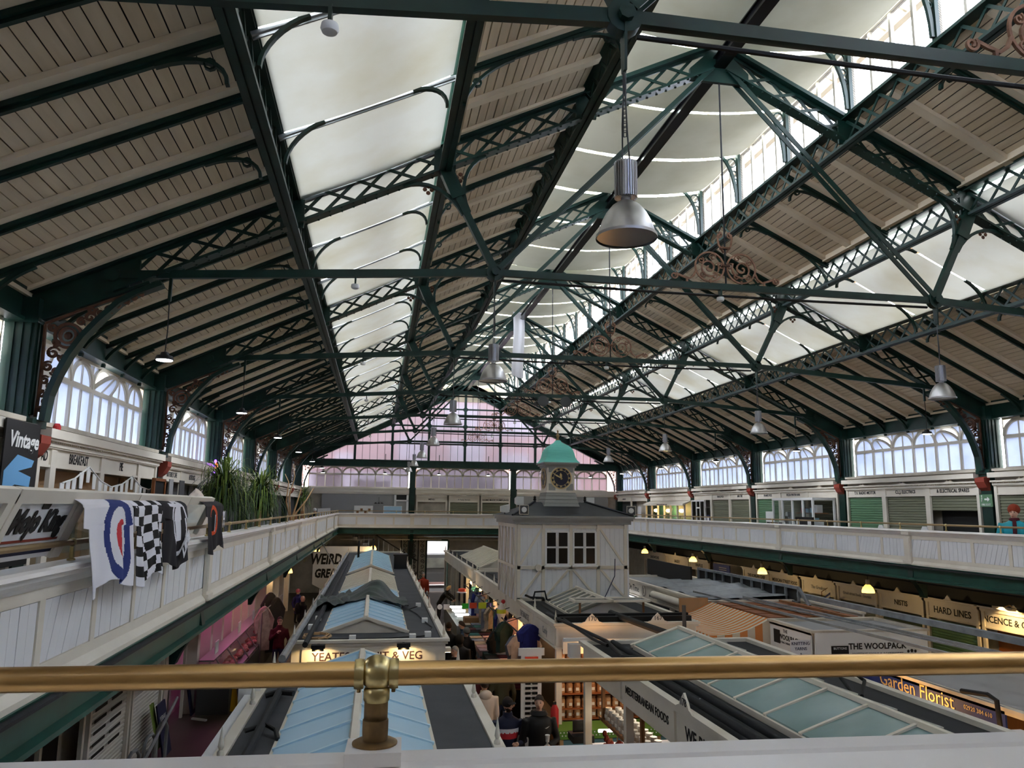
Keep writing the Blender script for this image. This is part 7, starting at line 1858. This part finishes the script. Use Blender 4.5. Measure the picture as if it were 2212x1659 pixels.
# =================================================================== sweets stall under crest 170: shelves with jars
mat('jar_glass', (190, 150, 110), .12, noise=.8, scale=9, col2=(120, 70, 40)); mat('jar_label', (230, 226, 216), .6)
sh_ = thing('jar_shelves', 'wooden shelves full of sweet jars under the crest 170', 'shelving', (4.6, 16.3, ZF))
obj('back_board', MB().box(3.9, 6.8, 16.75, 16.8, -4.3, -2.85), 'wood_orange', sh_)
SZ = [-3.25, -3.55, -3.86, -4.16]
for z in SZ + [-4.36]: obj('shelf', MB().box(3.9, 6.8, 16.42, 16.8, z-.02, z), 'wood_orange', sh_)
def jar(nm='sweet_jar', s=1.0, lidm='wood', body='jar_glass'):
    t = thing(nm, '', 'jar', (0,0,0))
    obj('glass_body', MB().lathe([(.055*s, 0), (.06*s, .02*s), (.06*s, .13*s), (.045*s, .155*s)], (0,0,0), 12), body, t, sm=True)
    obj('lid', MB().lathe([(.05*s, .155*s), (.05*s, .185*s)], (0,0,0), 12), lidm, t, sm=True); obj('paper_label', MB().box(-.026*s, .026*s, -.064*s, -.058*s, .04*s, .088*s), 'jar_label', t)
    return t
j0 = jar(s=1.25); used_ = False
for z in SZ[0:4] + [-4.36]:
    for i in range(17):
        o = copy_tree(j0) if used_ else j0
        used_ = True; put(o, (4.0+i*.168, 16.55, z), gr.uniform(-.2, .2)); tag(o, 'square-labelled sweet jar on the wooden shelves', 'jar', 'sweet jars on the shelves')
fl_ = thing('fairy_lights', 'string of purple fairy lights along the jar shelf', 'string lights', (4.4, 16.38, -3.3))
for i in range(22): obj('bulb', MB().ball((3.95+i*.13, 16.38, -3.29+.015*(i % 3)), .016, 6), 'purple' if i % 3 else 'lamp_cool', fl_)
light('POINT', (4.6, 15.9, -2.95), 14, (255, 190, 120), sh_, .2)
pc = thing('polka_counter', 'counter with green polka dot cloth and blue panels under the jars', 'counter', (5, 16.1, ZF))
mat('polka', (92, 134, 52), .8); mat('panel_teal', (92, 134, 148), .6)
obj('cloth_top', MB().box(3.75, 6.9, 15.75, 16.4, -4.44, -4.40).box(3.72, 6.92, 15.72, 15.75, -4.56, -4.40), 'polka', pc)
m = MB()
for i in range(44):
    for j in range(2): m.lathe([(.014, -.002), (.014, .002)], (3.78+i*.07+(.035 if j else 0), 15.717, -4.43-j*.06), 6, 'y')
o = obj('dots', m, 'plastic_white', pc); o['kind'] = 'stuff'
for i in range(3): obj('front_panel', MB().box(3.85+i*1.02, 4.80+i*1.02, 15.80, 15.83, ZF+.05, -4.5), 'panel_teal', pc)
for i in range(4): obj('stile', MB().box(3.78+i*1.02, 3.85+i*1.02, 15.77, 15.83, ZF, -4.5), 'wood_pale', pc)
bn = thing('bunting', 'faded red and blue pennants under the crest 170 fascia', 'bunting', (5, 15.9, -2.9))
for i in range(12):
    x = 3.95+i*.24; obj('pennant', MB().prism([(x, -2.72), (x+.2, -2.72), (x+.1, -2.9)], 16.08, 16.085), ('corbel_red', 'awn_cream', 'g_grey')[i % 3], bn)
wc = obj('under_fascia', MB().box(3.9, 6.8, 16.02, 16.05, -2.98, -2.70), 'cream', loc=(5, 16, -3)); tag(wc, 'white boarded strip below the crest 170 fascia', 'board')
# =================================================================== mediterranean foods interior
tr_ = thing('jar_rack', 'sloping dark timber rack carrying rows of glass jars', 'rack', (4.2, 11.5, -4.2)); 
obj('plank', MB().box(3.95, 4.35, 9.2, 13.6, -3.62, -3.57), 'wood', tr_); 
for y in (9.3, 11.4, 13.4): obj('bracket', MB().box(3.95, 4.0, y-.04, y+.04, -3.62, -2.95), 'wood', tr_)
mat('jar_clear', (196, 190, 180), .1, noise=.6, scale=16, col2=(140, 110, 80)); mat('jar_lid', (214, 212, 206), .3)
j1 = jar('glass_jar', 1.1, 'jar_lid', 'jar_clear'); used_ = False
for k in range(2):
    for i in range(22):
        o = copy_tree(j1) if used_ else j1
        used_ = True; put(o, (4.04+k*.17, 9.3+i*.19, -3.57), -1.3); tag(o, 'clear glass jar on the sloping timber rack', 'jar', 'glass jars on the timber rack')
for i, (y, x) in enumerate(((13.2, 4.0), (12.7, 4.0), (12.2, 4.0), (11.9, 4.9), (11.2, 4.6))):
    t = thing('garlic_net', 'net of red onions hanging below the jar rack', 'onions', (x, y, -4.0), 'onion nets below the jar rack')
    for q in range(10): a = gr.uniform(0, 6.28); obj('onion', MB().ball((x+.06*math.cos(a), y+.06*math.sin(a), -3.75-.03*q), .045, 6), 'corbel_red', t, sm=True)
    obj('string', MB().tube([(x, y, -3.62), (x, y, -3.74)], .008, 4), 'wood_pale', t)
dl = thing('deli_counter', 'lit deli counter with trays under the MEDITERRANEAN FOODS roof', 'counter', (4.6, 11.5, ZF)); obj('cabinet', MB().box(4.1, 6.8, 10.2, 14.6, ZF, -4.35), 'grey_dark', dl); obj('tray_bed', MB().box(4.1, 6.8, 10.2, 14.6, -4.35, -4.31), 'plastic_white', dl)
for x0_, y in ((4.15, 14.3), (4.9, 12.0), (5.3, 13.2)):
    obj('tube_lamp', MB().tube([(x0_, y, -4.02), (x0_+.85, y, -4.02)], .03, 8), 'tube', dl)
light('AREA', (5.1, 12.6, -3.0), 22, (255, 240, 215), dl, 1.2)
for i in range(30):
    x = 4.25+(i % 6)*.42; y = 10.5+(i//6)*.75; o = obj('food_tray', MB().box(x, x+.36, y, y+.6, -4.31, -4.26).ball((x+.18, y+.3, -4.25), .15, 8, (1, 1.5, .35)), gr.choice(['fl_yellow', 'straw', 'wood_pale', 'fl_orange', 'leaf_light', 'fl_white']), loc=(x, y, -4.31)); tag(o, 'tray of deli food in the lit counter', 'food tray', 'trays in the deli counter')
tl = thing('cash_till', 'black cash till at the corner of the deli counter', 'till', aty(1250, 1590, 14.4)); c = aty(1258, 1590, 14.4)
obj('drawer', MB().box(c.x-.2, c.x+.2, c.y-.1, c.y+.3, c.z-.1, c.z+.02), 'black', tl); obj('screen', MB().box(c.x-.15, c.x+.15, c.y+.1, c.y+.14, c.z+.04, c.z+.25), 'black_gloss', tl)
# sunglasses stand and extinguisher at the corner
sg = thing('sunglasses_stand', 'tall white rotating stand of sunglasses at the stall corner', 'display stand', (3.55, 16.9, ZF)); c = atx(1116, 1450, 3.5)
yx, xx = 16.6, 3.35
obj('panel', MB().box(xx-.22, xx+.22, yx-.02, yx+.02, ZF+.5, -3.0), 'plastic_white', sg); obj('header', MB().box(xx-.28, xx+.28, yx-.03, yx+.03, -3.1, -2.95), 'plastic_white', sg); obj('price_card', MB().box(xx-.14, xx+.14, yx-.05, yx-.03, -3.35, -3.12), 'card_1022', sg)
for i in range(11):
    z = -3.45-i*.1; obj('sunglasses', MB().box(xx-.13, xx-.02, yx-.05, yx-.02, z-.03, z+.02).box(xx+.02, xx+.13, yx-.05, yx-.02, z-.03, z+.02).box(xx-.02, xx+.02, yx-.05, yx-.03, z, z+.01), 'black_gloss', sg)
obj('base', MB().box(xx-.25, xx+.25, yx-.25, yx+.25, ZF, ZF+.5), 'grey', sg)
fe_ = thing('fire_extinguisher', 'red fire extinguisher standing at the wooden stall post', 'extinguisher', (3.75, 16.0, -4.5)); obj('cylinder', MB().lathe([(.08, -4.5), (.085, -4.47), (.085, -4.05), (.05, -3.98), (.03, -3.95)], (3.72, 16.0, 0), 14), 'red', fe_, sm=True); obj('valve', MB().box(3.69, 3.75, 15.97, 16.03, -3.96, -3.9), 'black', fe_); obj('bracket', MB().box(3.64, 3.80, 16.0, 16.1, ZF, -4.5), 'wood', fe_)
# mannequin coats in the left aisle
for i, (u, v, x, mt_, h_) in enumerate(((585, 1300, -3.3, 'g_black', .9), (572, 1330, -3.3, 'g_beige', .9), (590, 1335, -3.2, 'g_black', .95), (597, 1310, -3.1, 'g_black', .85))):
    c = atx(u, v-20, x); garment(('dark tailored coat on the mannequin in the left aisle', 'beige coat on the mannequin in the left aisle', 'black coat beside the beige mannequin coat', 'black hooded coat behind the mannequins')[i], c, .6, h_+.4, mt_, .4)
cr_ = thing('coat_rail', 'steel coat rail with mannequins in the left aisle', 'rail', (-3.2, 27, ZF)); obj('rail', MB().tube([(-3.25, 24.5, -3.2), (-3.25, 29.5, -3.2)], .02, 6), 'steel', cr_)
for y in (24.5, 29.5): obj('upright', MB().tube([(-3.25, y, ZF), (-3.25, y, -3.2)], .02, 6), 'steel', cr_)
# lantern strip lamps under the outer eave of the YEATES row
for i in range(6):
    y = 17.6+i*2.9; t = thing('eave_lamp', 'small white strip lamp on the outer eave of the YEATES row', 'lamp', (-1.6, y, -2.95), 'eave lamps of the YEATES row'); obj('body', MB().box(-1.68, -1.5, y-.12, y+.12, -2.95, -2.88), 'cream', t); obj('lens', MB().box(-1.67, -1.51, y-.11, y+.11, -2.96, -2.95), 'lamp_warm', t)
for i in range(5):
    y = 16.3+i*3.2; t = thing('eave_lamp', 'small white strip lamp on the aisle eave of the YEATES row', 'lamp', (1.5, y, -2.9), 'aisle eave lamps'); obj('body', MB().box(1.42, 1.6, y-.12, y+.12, -2.92, -2.85), 'cream', t); obj('lens', MB().box(1.43, 1.59, y-.11, y+.11, -2.93, -2.92), 'lamp_warm', t)
o = obj('support_wire', MB().tube([atx(695, 1170, xl), Vector((-1.3, 28.5, ZD+.1))], .02, 5), 'galv', loc=(-1.3, 28.5, ZD)); tag(o, 'thin steel stay from the gallery beam to the YEATES roof', 'cable')
for x, y, lb in ((-.75, 36.5, 'slim black post rising from the far YEATES roof'), (-.1, 39.0, 'tall brown post at the end of the far blue skylight')):
    o = obj('roof_post', MB().tube([(x, y, ZD), (x, y, -1.6)], .05, 8), 'dark', loc=(x, y, ZD)); tag(o, lb, 'post')
# =================================================================== people
mat('hair_brown', (52, 38, 30), .7); mat('hair_grey', (150, 146, 140), .7); mat('hair_blond', (196, 164, 110), .7); mat('hair_red', (150, 58, 30), .8, bump=.6, bscale=60)
mat('jeans', (42, 52, 76), .85); mat('trousers_dark', (30, 30, 34), .85); mat('trousers_tan', (150, 122, 98), .85); mat('jk_navy', (24, 30, 58), .7); mat('jk_black', (20, 20, 22), .7); mat('jk_cream', (222, 204, 186), .8); mat('jk_orange', (176, 60, 36), .75); mat('jk_teal', (38, 160, 176), .6); mat('jk_purple', (44, 36, 96), .75); mat('jk_tan', (150, 110, 74), .8); mat('jk_olive', (76, 74, 56), .8); mat('jk_blue', (40, 62, 90), .8)
mat('lips', (176, 100, 92), .5); mat('eye_dark', (30, 24, 22), .3); mat('knit_pink', (224, 120, 140), .9); mat('knit_grey', (110, 114, 112), .9); mat('knit_maroon', (86, 28, 44), .9); mat('knit_white', (226, 222, 214), .9); mat('bag_brown', (96, 44, 36), .5); mat('shoe', (24, 22, 22), .6)
def remesh(mb, vox):
    me = mb.mesh('body'); o = bpy.data.objects.new('tmp', me); COL.objects.link(o)
    md = o.modifiers.new('r', 'REMESH'); md.mode = 'VOXEL'; md.voxel_size = vox
    sm_ = o.modifiers.new('s', 'SMOOTH'); sm_.iterations = 4; sm_.factor = .5
    dg = bpy.context.evaluated_depsgraph_get(); out = bpy.data.meshes.new_from_object(o.evaluated_get(dg)); bpy.data.objects.remove(o)
    return out
def hand_mb(w, d, palm_n, curl=.5, s=1.0):
    """w wrist, d direction of the hand, palm_n palm normal"""
    w = Vector(w); d = Vector(d).normalized(); n = Vector(palm_n); n = (n-d*n.dot(d)).normalized(); a = d.cross(n)
    m = MB(); pc_ = w+d*.045*s
    m.tube([w, w+d*.03*s, w+d*.08*s], [.022*s, .036*s, .034*s], 8)
    for i, (off, L) in enumerate(((-.027, .062), (-.009, .072), (.009, .068), (.026, .054))):
        b = w+d*.078*s+a*off*s; k1 = b+(d*(1-curl*.4)+n*curl*.5).normalized()*L*.45*s; k2 = k1+(d*(1-curl*1.2)+n*curl*1.3).normalized()*L*.35*s; k3 = k2+(d*(.4-curl)+n*curl*1.4).normalized()*L*.25*s
        m.tube([b, k1, k2, k3], [.0095*s, .009*s, .008*s, .006*s], 6)
    b = w+d*.03*s-a*.03*s; m.tube([b, b+(d*.6-a*.7+n*.3).normalized()*.035*s, b+(d*.9-a*.45+n*.6).normalized()*.065*s], [.012*s, .0105*s, .008*s], 6)
    return m
def person(label, x, y, zf, H, face, top, bottom, hair='hair_brown', hat=None, hem=.47, arms=None, seated=False, lean=0., bulk=1., head_turn=0., hood=False, band=False, vox=.022, beard=False, glasses=False, detail=True, scarf=None):
    t = thing('person', label, 'person', (x, y, zf)); ca, sa = math.cos(face), math.sin(face)
    def F(p):   # local (x right of viewer when facing him, -y forward, z up from the floor); lean tilts above the hips
        lx, ly, lz = p
        hz = .5*H-(.42 if seated else 0)
        if lean and lz > hz:
            dz = lz-hz; ly = ly - math.sin(lean)*dz; lz = hz+math.cos(lean)*dz
        return (x+lx*ca-ly*sa, y+lx*sa+ly*ca, zf+lz)
    dz = -(.50*H-.48) if seated else 0
    B = MB(); k = bulk
    secs = [(.485, .155*k, .115*k), (.55, .165*k, .12*k), (.62, .158*k, .115*k), (.70, .185*k, .13*k), (.76, .195*k, .125*k), (.805, .18*k, .10*k), (.835, .10, .075), (.87, .055, .058)]
    vs = []; n = 18
    for zz, a, b in secs:
        for i in range(n): q = 2*math.pi*i/n; vs.append((a*math.cos(q), b*math.sin(q), zz*H+dz))
    fs = [(i*n+j, i*n+(j+1) % n, (i+1)*n+(j+1) % n, (i+1)*n+j) for i in range(len(secs)-1) for j in range(n)] + [tuple(range(n))[::-1], tuple((len(secs)-1)*n+j for j in range(n))]
    B.add(vs, fs)
    hz0 = .935*H+dz; ch, sh = math.cos(head_turn), math.sin(head_turn)
    HX = lambda p: (p[0]*ch-p[1]*sh, p[0]*sh+p[1]*ch, p[2])
    k0 = len(B.v); B.ball((0, 0, hz0+.012), .1, 16, (.78, .93, 1.14)); B.ball((0, -.02, hz0-.055), .062, 12, (.92, 1.05, .95)); B.tube([(0, -.088, hz0+.02), (0, -.112, hz0-.022), (0, -.09, hz0-.032)], [.010, .016, .012], 8)
    for s in (-1, 1): B.ball((s*.077, .008, hz0-.005), .024, 8, (.4, .7, 1.15))
    B.xf(HX, k0)
    for s in (-1, 1):
        if seated: B.tube([(s*.09, 0, .50*H+dz), (s*.11, -.42, .47), (s*.11, -.44, .07)], [.09, .07, .045], 10)
        else: B.tube([(s*.085, 0, .51*H), (s*.095, -.015, .285*H), (s*.10, .015, .05*H)], [.088*k, .064, .045], 10)
        B.ball((s*.105, -.44-.06 if seated else -.05, .042), .07, 10, (.65, 1.55, .6))
    arms = arms or {}
    A = {}
    for s in (-1, 1):
        e, w = arms.get(s, ((s*.27, .03, .60*H), (s*.27, -.06, .47*H)))
        sp_ = Vector((s*.185*k, 0, .795*H+dz)); e = Vector(e)+Vector((0, 0, dz)); w = Vector(w)+Vector((0, 0, dz)); A[s] = (sp_, e, w)
        B.tube([sp_, sp_+(e-sp_)*.5, e, e+(w-e)*.5, w], [.075*k, .062*k, .052*k, .047*k, .038*k], 10)
    me = remesh(B, vox)
    # materials by region
    mats = [top, bottom, 'skin', 'shoe', 'sh_white', 'sh_red', hair or 'hair_brown']
    for q in mats: me.materials.append(MATS[q])
    mi = []
    for p in me.polygons:
        c = p.center; z = (c.z-dz)/H if not seated or c.z > .5*H+dz else -1
        armd = min((Vector(c)-(A[s][0]+(A[s][2]-A[s][0])*.5)).length for s in (-1, 1))
        near_arm = any(_segd(c, A[s][0], A[s][1]) < .085 or _segd(c, A[s][1], A[s][2]) < .065 for s in (-1, 1))
        if c.z > .862*H+dz: v = 2
        elif near_arm: v = 0
        elif c.z < .09 and not seated or (seated and c.z < .09): v = 3
        elif (c.z < hem*H and not seated) or (seated and (c.z < .50*H+dz or c.y < -.17)): v = 1
        else: v = 0
        if band and v == 0 and not near_arm:
            if .70 < z < .735: v = 4
            elif .645 < z <= .70: v = 5
        if beard and v == 2 and c.z < hz0-.045 and c.y < -.02: v = 6
        mi.append(v)
    me.polygons.foreach_set('material_index', mi)
    for v in me.vertices:
        q = F(v.co); v.co = (q[0]-x, q[1]-y, q[2]-zf)
    me.name = 'body'; smooth(me, 180); o = bpy.data.objects.new('body', me); COL.objects.link(o); o.parent = t; ORG[o.name] = (x, y, zf)
    def G(p): return F(HX(p))
    # hair or hat
    if hair and not hood:
        def hr(u, v):
            a = u*2*math.pi; front = .5+.5*math.cos(a+math.pi/2)    # 1 at -y
            front = (1-math.sin(a))/2
            lim = math.radians(118-58*front**1.3); b = v*lim
            return G((.086*math.sin(b)*math.cos(a), .004+.101*math.sin(b)*math.sin(a), hz0+.015+.122*math.cos(b)))
        obj('hair', MB().grid(hr, 22, 8), hair, t, sm=True, fix=False)
    if hat:
        kind, hm = hat
        if kind == 'cap':
            hc = obj('cap', MB().ball((0, .002, hz0+.03), .104, 16, (.88, 1.0, .9)).xf(G), hm, t, sm=True)
            hc.data.update(); obj('peak', MB().grid(lambda u, v: G(((u-.5)*.16, -.085-.085*v*(1-(2*u-1)**2*.6), hz0+.055-.02*v)), 8, 4), hm, hc, sm=True, fix=False)
        else:
            r_ = .112 if kind == 'beanie' else .135
            obj('knitted_hat', MB().ball((0, .006, hz0+(.045 if kind == 'beanie' else .075)), r_, 16, (.86, .98, .88)).xf(lambda p: p if kind == 'beanie' else (p[0], p[1]+.035, p[2])).xf(lambda p: G(p)), hm, t, sm=True)
    if hood: obj('hood', MB().ball((0, .03, hz0+.01), .125, 14, (.95, .95, 1.15)).xf(G), top, t, sm=True)
    if detail:
        for s in (-1, 1):
            obj('eye', MB().ball((s*.030, -.083, hz0+.018), .0105, 8, (1.3, .6, .7)).xf(G), 'eye_dark', t, sm=True); obj('eyebrow', MB().tube([G((s*.016, -.092, hz0+.038)), G((s*.046, -.082, hz0+.038))], .004, 5), hair or 'hair_brown', t)
        obj('mouth', MB().tube([G((-.022, -.086, hz0-.062)), G((0, -.092, hz0-.063)), G((.022, -.086, hz0-.062))], .0055, 5), 'lips', t)
        if glasses: obj('glasses', MB().band(arc(.03, hz0+.018, .022, 0, 360, 12), .005, -.1, -.095).band(arc(-.03, hz0+.018, .022, 0, 360, 12), .005, -.1, -.095).xf(G), 'black', t)
    if scarf: obj('scarf', MB().lathe([(.085, .83*H+dz), (.10, .85*H+dz), (.085, .875*H+dz)], (0,0,0), 14).tube([(.02, -.11, .84*H+dz), (.03, -.16, .74*H+dz), (.02, -.15, .62*H+dz)], [.035, .04, .035], 8).xf(F), scarf, t, sm=True)
    else: obj('collar', MB().lathe([(.092, .825*H+dz), (.085, .86*H+dz), (.078, .872*H+dz)], (0,0,0), 14).xf(F), top, t, sm=True)
    for s in (-1, 1):
        d = A[s][2]-A[s][1]; w0 = A[s][2]-d.normalized()*.01
        obj('hand', hand_mb(w0, d, Vector((-s, -.3, 0)) if abs(d.z) > .6*d.length else Vector((-s*.6, 0, -1)), arms.get('curl', .5)).xf(F), 'skin', t, sm=True)
    return t, F
def _segd(p, a, b):
    p = Vector(p); ab = b-a; t = max(0, min(1, (p-a).dot(ab)/ab.length_squared)); return (p-(a+ab*t)).length
# two men walking up the aisle
p = aty(1097, 1507, 13.5)
t, F = person('man in navy jacket with white and red chest bands and dark cap', p.x, 13.5, ZF, 1.80, .12, 'jk_navy', 'trousers_dark', hat=('cap', 'sh_char'), beard=True, band=True, arms={1: ((.30, -.02, 1.08), (.10, -.26, 1.12)), -1: ((-.28, .04, 1.08), (-.27, -.02, .83)), 'curl': .9}, hem=.44, bulk=1.06, vox=.018, head_turn=.45)
p = aty(1165, 1500, 13.4)
t, F = person('man in black hooded jacket with a white chest mark holding a white bag', p.x, 13.4, ZF, 1.84, .05, 'jk_black', 'trousers_dark', arms={1: ((.32, .0, 1.12), (.10, -.27, 1.10)), -1: ((-.30, .03, 1.10), (-.27, -.08, .86)), 'curl': .9}, hem=.42, bulk=1.14, vox=.018, head_turn=-.35)
obj('chest_mark', MB().prism([(-.03, -.012), (.0, -.02), (.05, .02), (.0, .0)], -.002, .002).xf(lambda q: F((.09+q[0], -.152+q[1], 1.36+q[2]))), 'plastic_white', t)
obj('fallen_hood', MB().lathe([(.10, 1.50), (.16, 1.54), (.12, 1.60)], (0, .03, 0), 14).xf(F), 'jk_black', t, sm=True)
c = F((.06, -.31, 1.12)); bg_ = thing('carrier_bag', 'white plastic carrier bag held by the man in black', 'bag', (c[0], c[1], c[2]-.55))
obj('bag_body', MB().lathe([(.02, .02), (.035, -.06), (.10, -.25), (.13, -.42), (.09, -.52), (.02, -.54)], c, 14).xf(lambda q: (c[0]+(q[0]-c[0])*1.0, c[1]+(q[1]-c[1])*.55, q[2])), 'plastic_white', bg_, sm=True); obj('handles', MB().tube([(c[0]-.02, c[1], c[2]), (c[0]-.01, c[1], c[2]+.07), (c[0]+.02, c[1], c[2])], .012, 6), 'plastic_white', bg_)
cu_ = obj('paper_cup', MB().lathe([(.03, .06), (.036, .15), (.04, .155), (.04, .17)], c, 14), 'plastic_white', sm=True, loc=(c[0], c[1], c[2]+.06)); tag(cu_, 'white paper cup in the hand of the man in black', 'cup')
# woman in cream coat, back to the viewer
p = aty(1047, 1457, 15.6)
t, F = person('person in cream hooded coat seen from behind with a brown shoulder bag', p.x, 15.6, ZF, 1.66, math.pi+.15, 'jk_cream', 'trousers_tan', hair='hair_brown', hem=.36, bulk=1.12, arms={1: ((.27, .02, .98), (.24, -.10, .76)), -1: ((-.26, .0, .98), (-.24, -.12, .78))}, vox=.02)
obj('hood', MB().ball((0, .09, 1.38), .12, 12, (1.1, .6, .8)).xf(F), 'jk_cream', t, sm=True)
bgb = thing('shoulder_bag', 'brown leather shoulder bag on the arm of the cream coat', 'bag', F((.34, 0, .75))); q0 = F((.36, .02, .86)); obj('body', MB().box(-.05, .05, -.17, .17, -.18, .16).xf(lambda q: (q0[0]+q[1]*.8, q0[1]+q[0], q0[2]+q[2])), 'bag_brown', bgb)
obj('strap', MB().tube([(q0[0]-.12, q0[1], q0[2]+.15), F((.20, .0, 1.34)), (q0[0]+.12, q0[1], q0[2]+.15)], .012, 5), 'bag_brown', bgb)
# shoppers further down the aisle
p = aty(983, 1382, 18.6)
person('smiling man in black puffer jacket reaching toward the YEATES stall', p.x, 18.6, ZF, 1.76, -.9, 'jk_black', 'trousers_dark', hair='hair_grey', arms={-1: ((-.30, -.12, 1.22), (-.36, -.42, 1.14)), 1: ((.28, 0, 1.08), (.26, -.1, .86))}, bulk=1.12)
def shop(label, u, v, y, H, face, top, bottom, **kw):
    p = aty(u, v, y); return person(label, p.x, y, ZF, H, face, top, bottom, **kw)
shop('man in long black coat walking away down the aisle', 970, 1333, 22.3, 1.78, math.pi, 'jk_black', 'trousers_dark', hem=.32, bulk=1.1, detail=False, vox=.026)
shop('person in dark coat with fur-edged hood up in the aisle', 994, 1356, 20.6, 1.70, math.pi-.3, 'jk_black', 'trousers_dark', hood=True, bulk=1.12, detail=False, vox=.026)
shop('person in dark coat with grey knitted hat by the fabric table', 1008, 1346, 21.6, 1.72, math.pi+.5, 'jk_black', 'trousers_dark', hat=('beanie', 'knit_grey'), detail=False, vox=.026)
shop('person in blue jacket bending over the fabric table', 1013, 1341, 23.4, 1.66, math.pi+1.2, 'jk_blue', 'jeans', lean=.3, detail=False, vox=.026)
shop('woman in maroon knitted hat facing up the aisle', 1036, 1412, 17.6, 1.64, .2, 'g_maroon', 'trousers_dark', hat=('beanie', 'knit_maroon'), vox=.024)
shop('person with dark cropped hair in olive jacket from behind', 1085, 1412, 17.2, 1.68, math.pi, 'jk_olive', 'jeans', detail=False, vox=.026)
shop('man in rust orange coat and jeans far down the aisle', 915, 1228, 39.0, 1.76, .2, 'jk_orange', 'jeans', hair='hair_grey', bulk=1.1, vox=.03, detail=False)
shop('dark clothed shopper behind the rust orange coat', 899, 1226, 39.6, 1.74, math.pi, 'jk_black', 'jeans', vox=.03, detail=False)
shop('dark clothed shopper close to the far felt roof edge', 890, 1222, 41.0, 1.72, .1, 'jk_black', 'trousers_dark', vox=.03, detail=False)
shop('trader in black leaning over the steel food counter', 950, 1240, 34.0, 1.76, 1.25, 'jk_black', 'trousers_dark', hair='hair_blond', lean=.55, arms={1: ((.25, -.35, 1.2), (.2, -.55, 1.05)), -1: ((-.25, -.3, 1.2), (-.2, -.55, 1.05))}, vox=.03, detail=False)
p = aty(926, 1270, 33.0)
person('seated person in tan coat by the YEATES stall edge', p.x-.1, 33.0, ZF, 1.7, .9, 'jk_tan', 'trousers_dark', seated=True, vox=.03, detail=False)
o = thing('stool', 'plain dark stool under the seated tan-coated person', 'stool', (p.x-.1, 33, ZF)); obj('seat', MB().lathe([(.18, .36), (.18, .40)], (p.x-.1, 33, ZF), 14), 'dark', o)
for a in range(4): obj('leg', MB().tube([(p.x-.1+.12*math.cos(a*1.57+.78), 33+.12*math.sin(a*1.57+.78), ZF+.36), (p.x-.1+.16*math.cos(a*1.57+.78), 33+.16*math.sin(a*1.57+.78), ZF)], .016, 6), 'dark', o)
# left aisle
p = atz(600, 1425, ZF); person('woman with glasses in dark red patterned jacket in the left aisle', -2.72, p.y*2.72/abs(p.x), ZF, 1.68, .1, 'g_maroon', 'jeans', glasses=True, arms={-1: ((-.26, -.05, 1.05), (-.05, -.26, 1.28)), 1: ((.28, 0, 1.02), (.24, -.1, .82))}, vox=.024)
p = atz(630, 1346, ZF); person('short person in purple coat and pink knitted hat in the left aisle', p.x+.2, p.y, ZF, 1.38, .9, 'jk_purple', 'trousers_dark', hat=('beanie', 'knit_pink'), hem=.30, vox=.026, detail=False)
p = aty(655, 1278, 31.0); t, F = person('bald man with black backpack in the left aisle', p.x, 31.0, ZF, 1.56, 2.2, 'jk_black', 'trousers_dark', hair=None, vox=.026, detail=False)
obj('backpack', MB().ball((0, .2, 1.12), .17, 12, (.9, .6, 1.3)).xf(F), 'g_black', t, sm=True)
# on the galleries
p = atx(2190, 1112, 13.05)
person('person in teal coat and fluffy red hat on the gallery by the exit sign', p.x, p.y, ZG, 1.60, -.95, 'jk_teal', 'trousers_dark', hair='hair_red', hat=('fluffy', 'hair_red'), bulk=1.15, scarf='g_maroon', arms={1: ((.30, -.05, 1.0), (.16, -.30, .98)), -1: ((-.30, -.05, 1.0), (-.16, -.30, .98))}, vox=.018)
for u, v, y, tp, ht, lb in ((733, 1086, 38.5, 'trousers_dark', ('beanie', 'knit_white'), 'seated visitor with white knitted hat behind the pale screen'), (746, 1087, 39.4, 'jk_black', None, 'seated dark-haired visitor behind the pale screen')):
    p = aty(u, v, y); person(lb, -2.95, y, ZG, 1.7, .3, tp, 'trousers_dark', hat=ht, seated=True, vox=.03, detail=False)
    o = thing('stool', lb.replace('seated ', 'dark stool of the ').replace(' behind the pale screen', ''), 'stool', (-2.95, y, ZG)); obj('seat', MB().lathe([(.2, .34), (.2, .40)], (-2.95, y, ZG), 12), 'dark', o); obj('column', MB().lathe([(.16, 0), (.16, .03), (.04, .05), (.04, .35)], (-2.95, y, ZG), 12), 'dark', o)
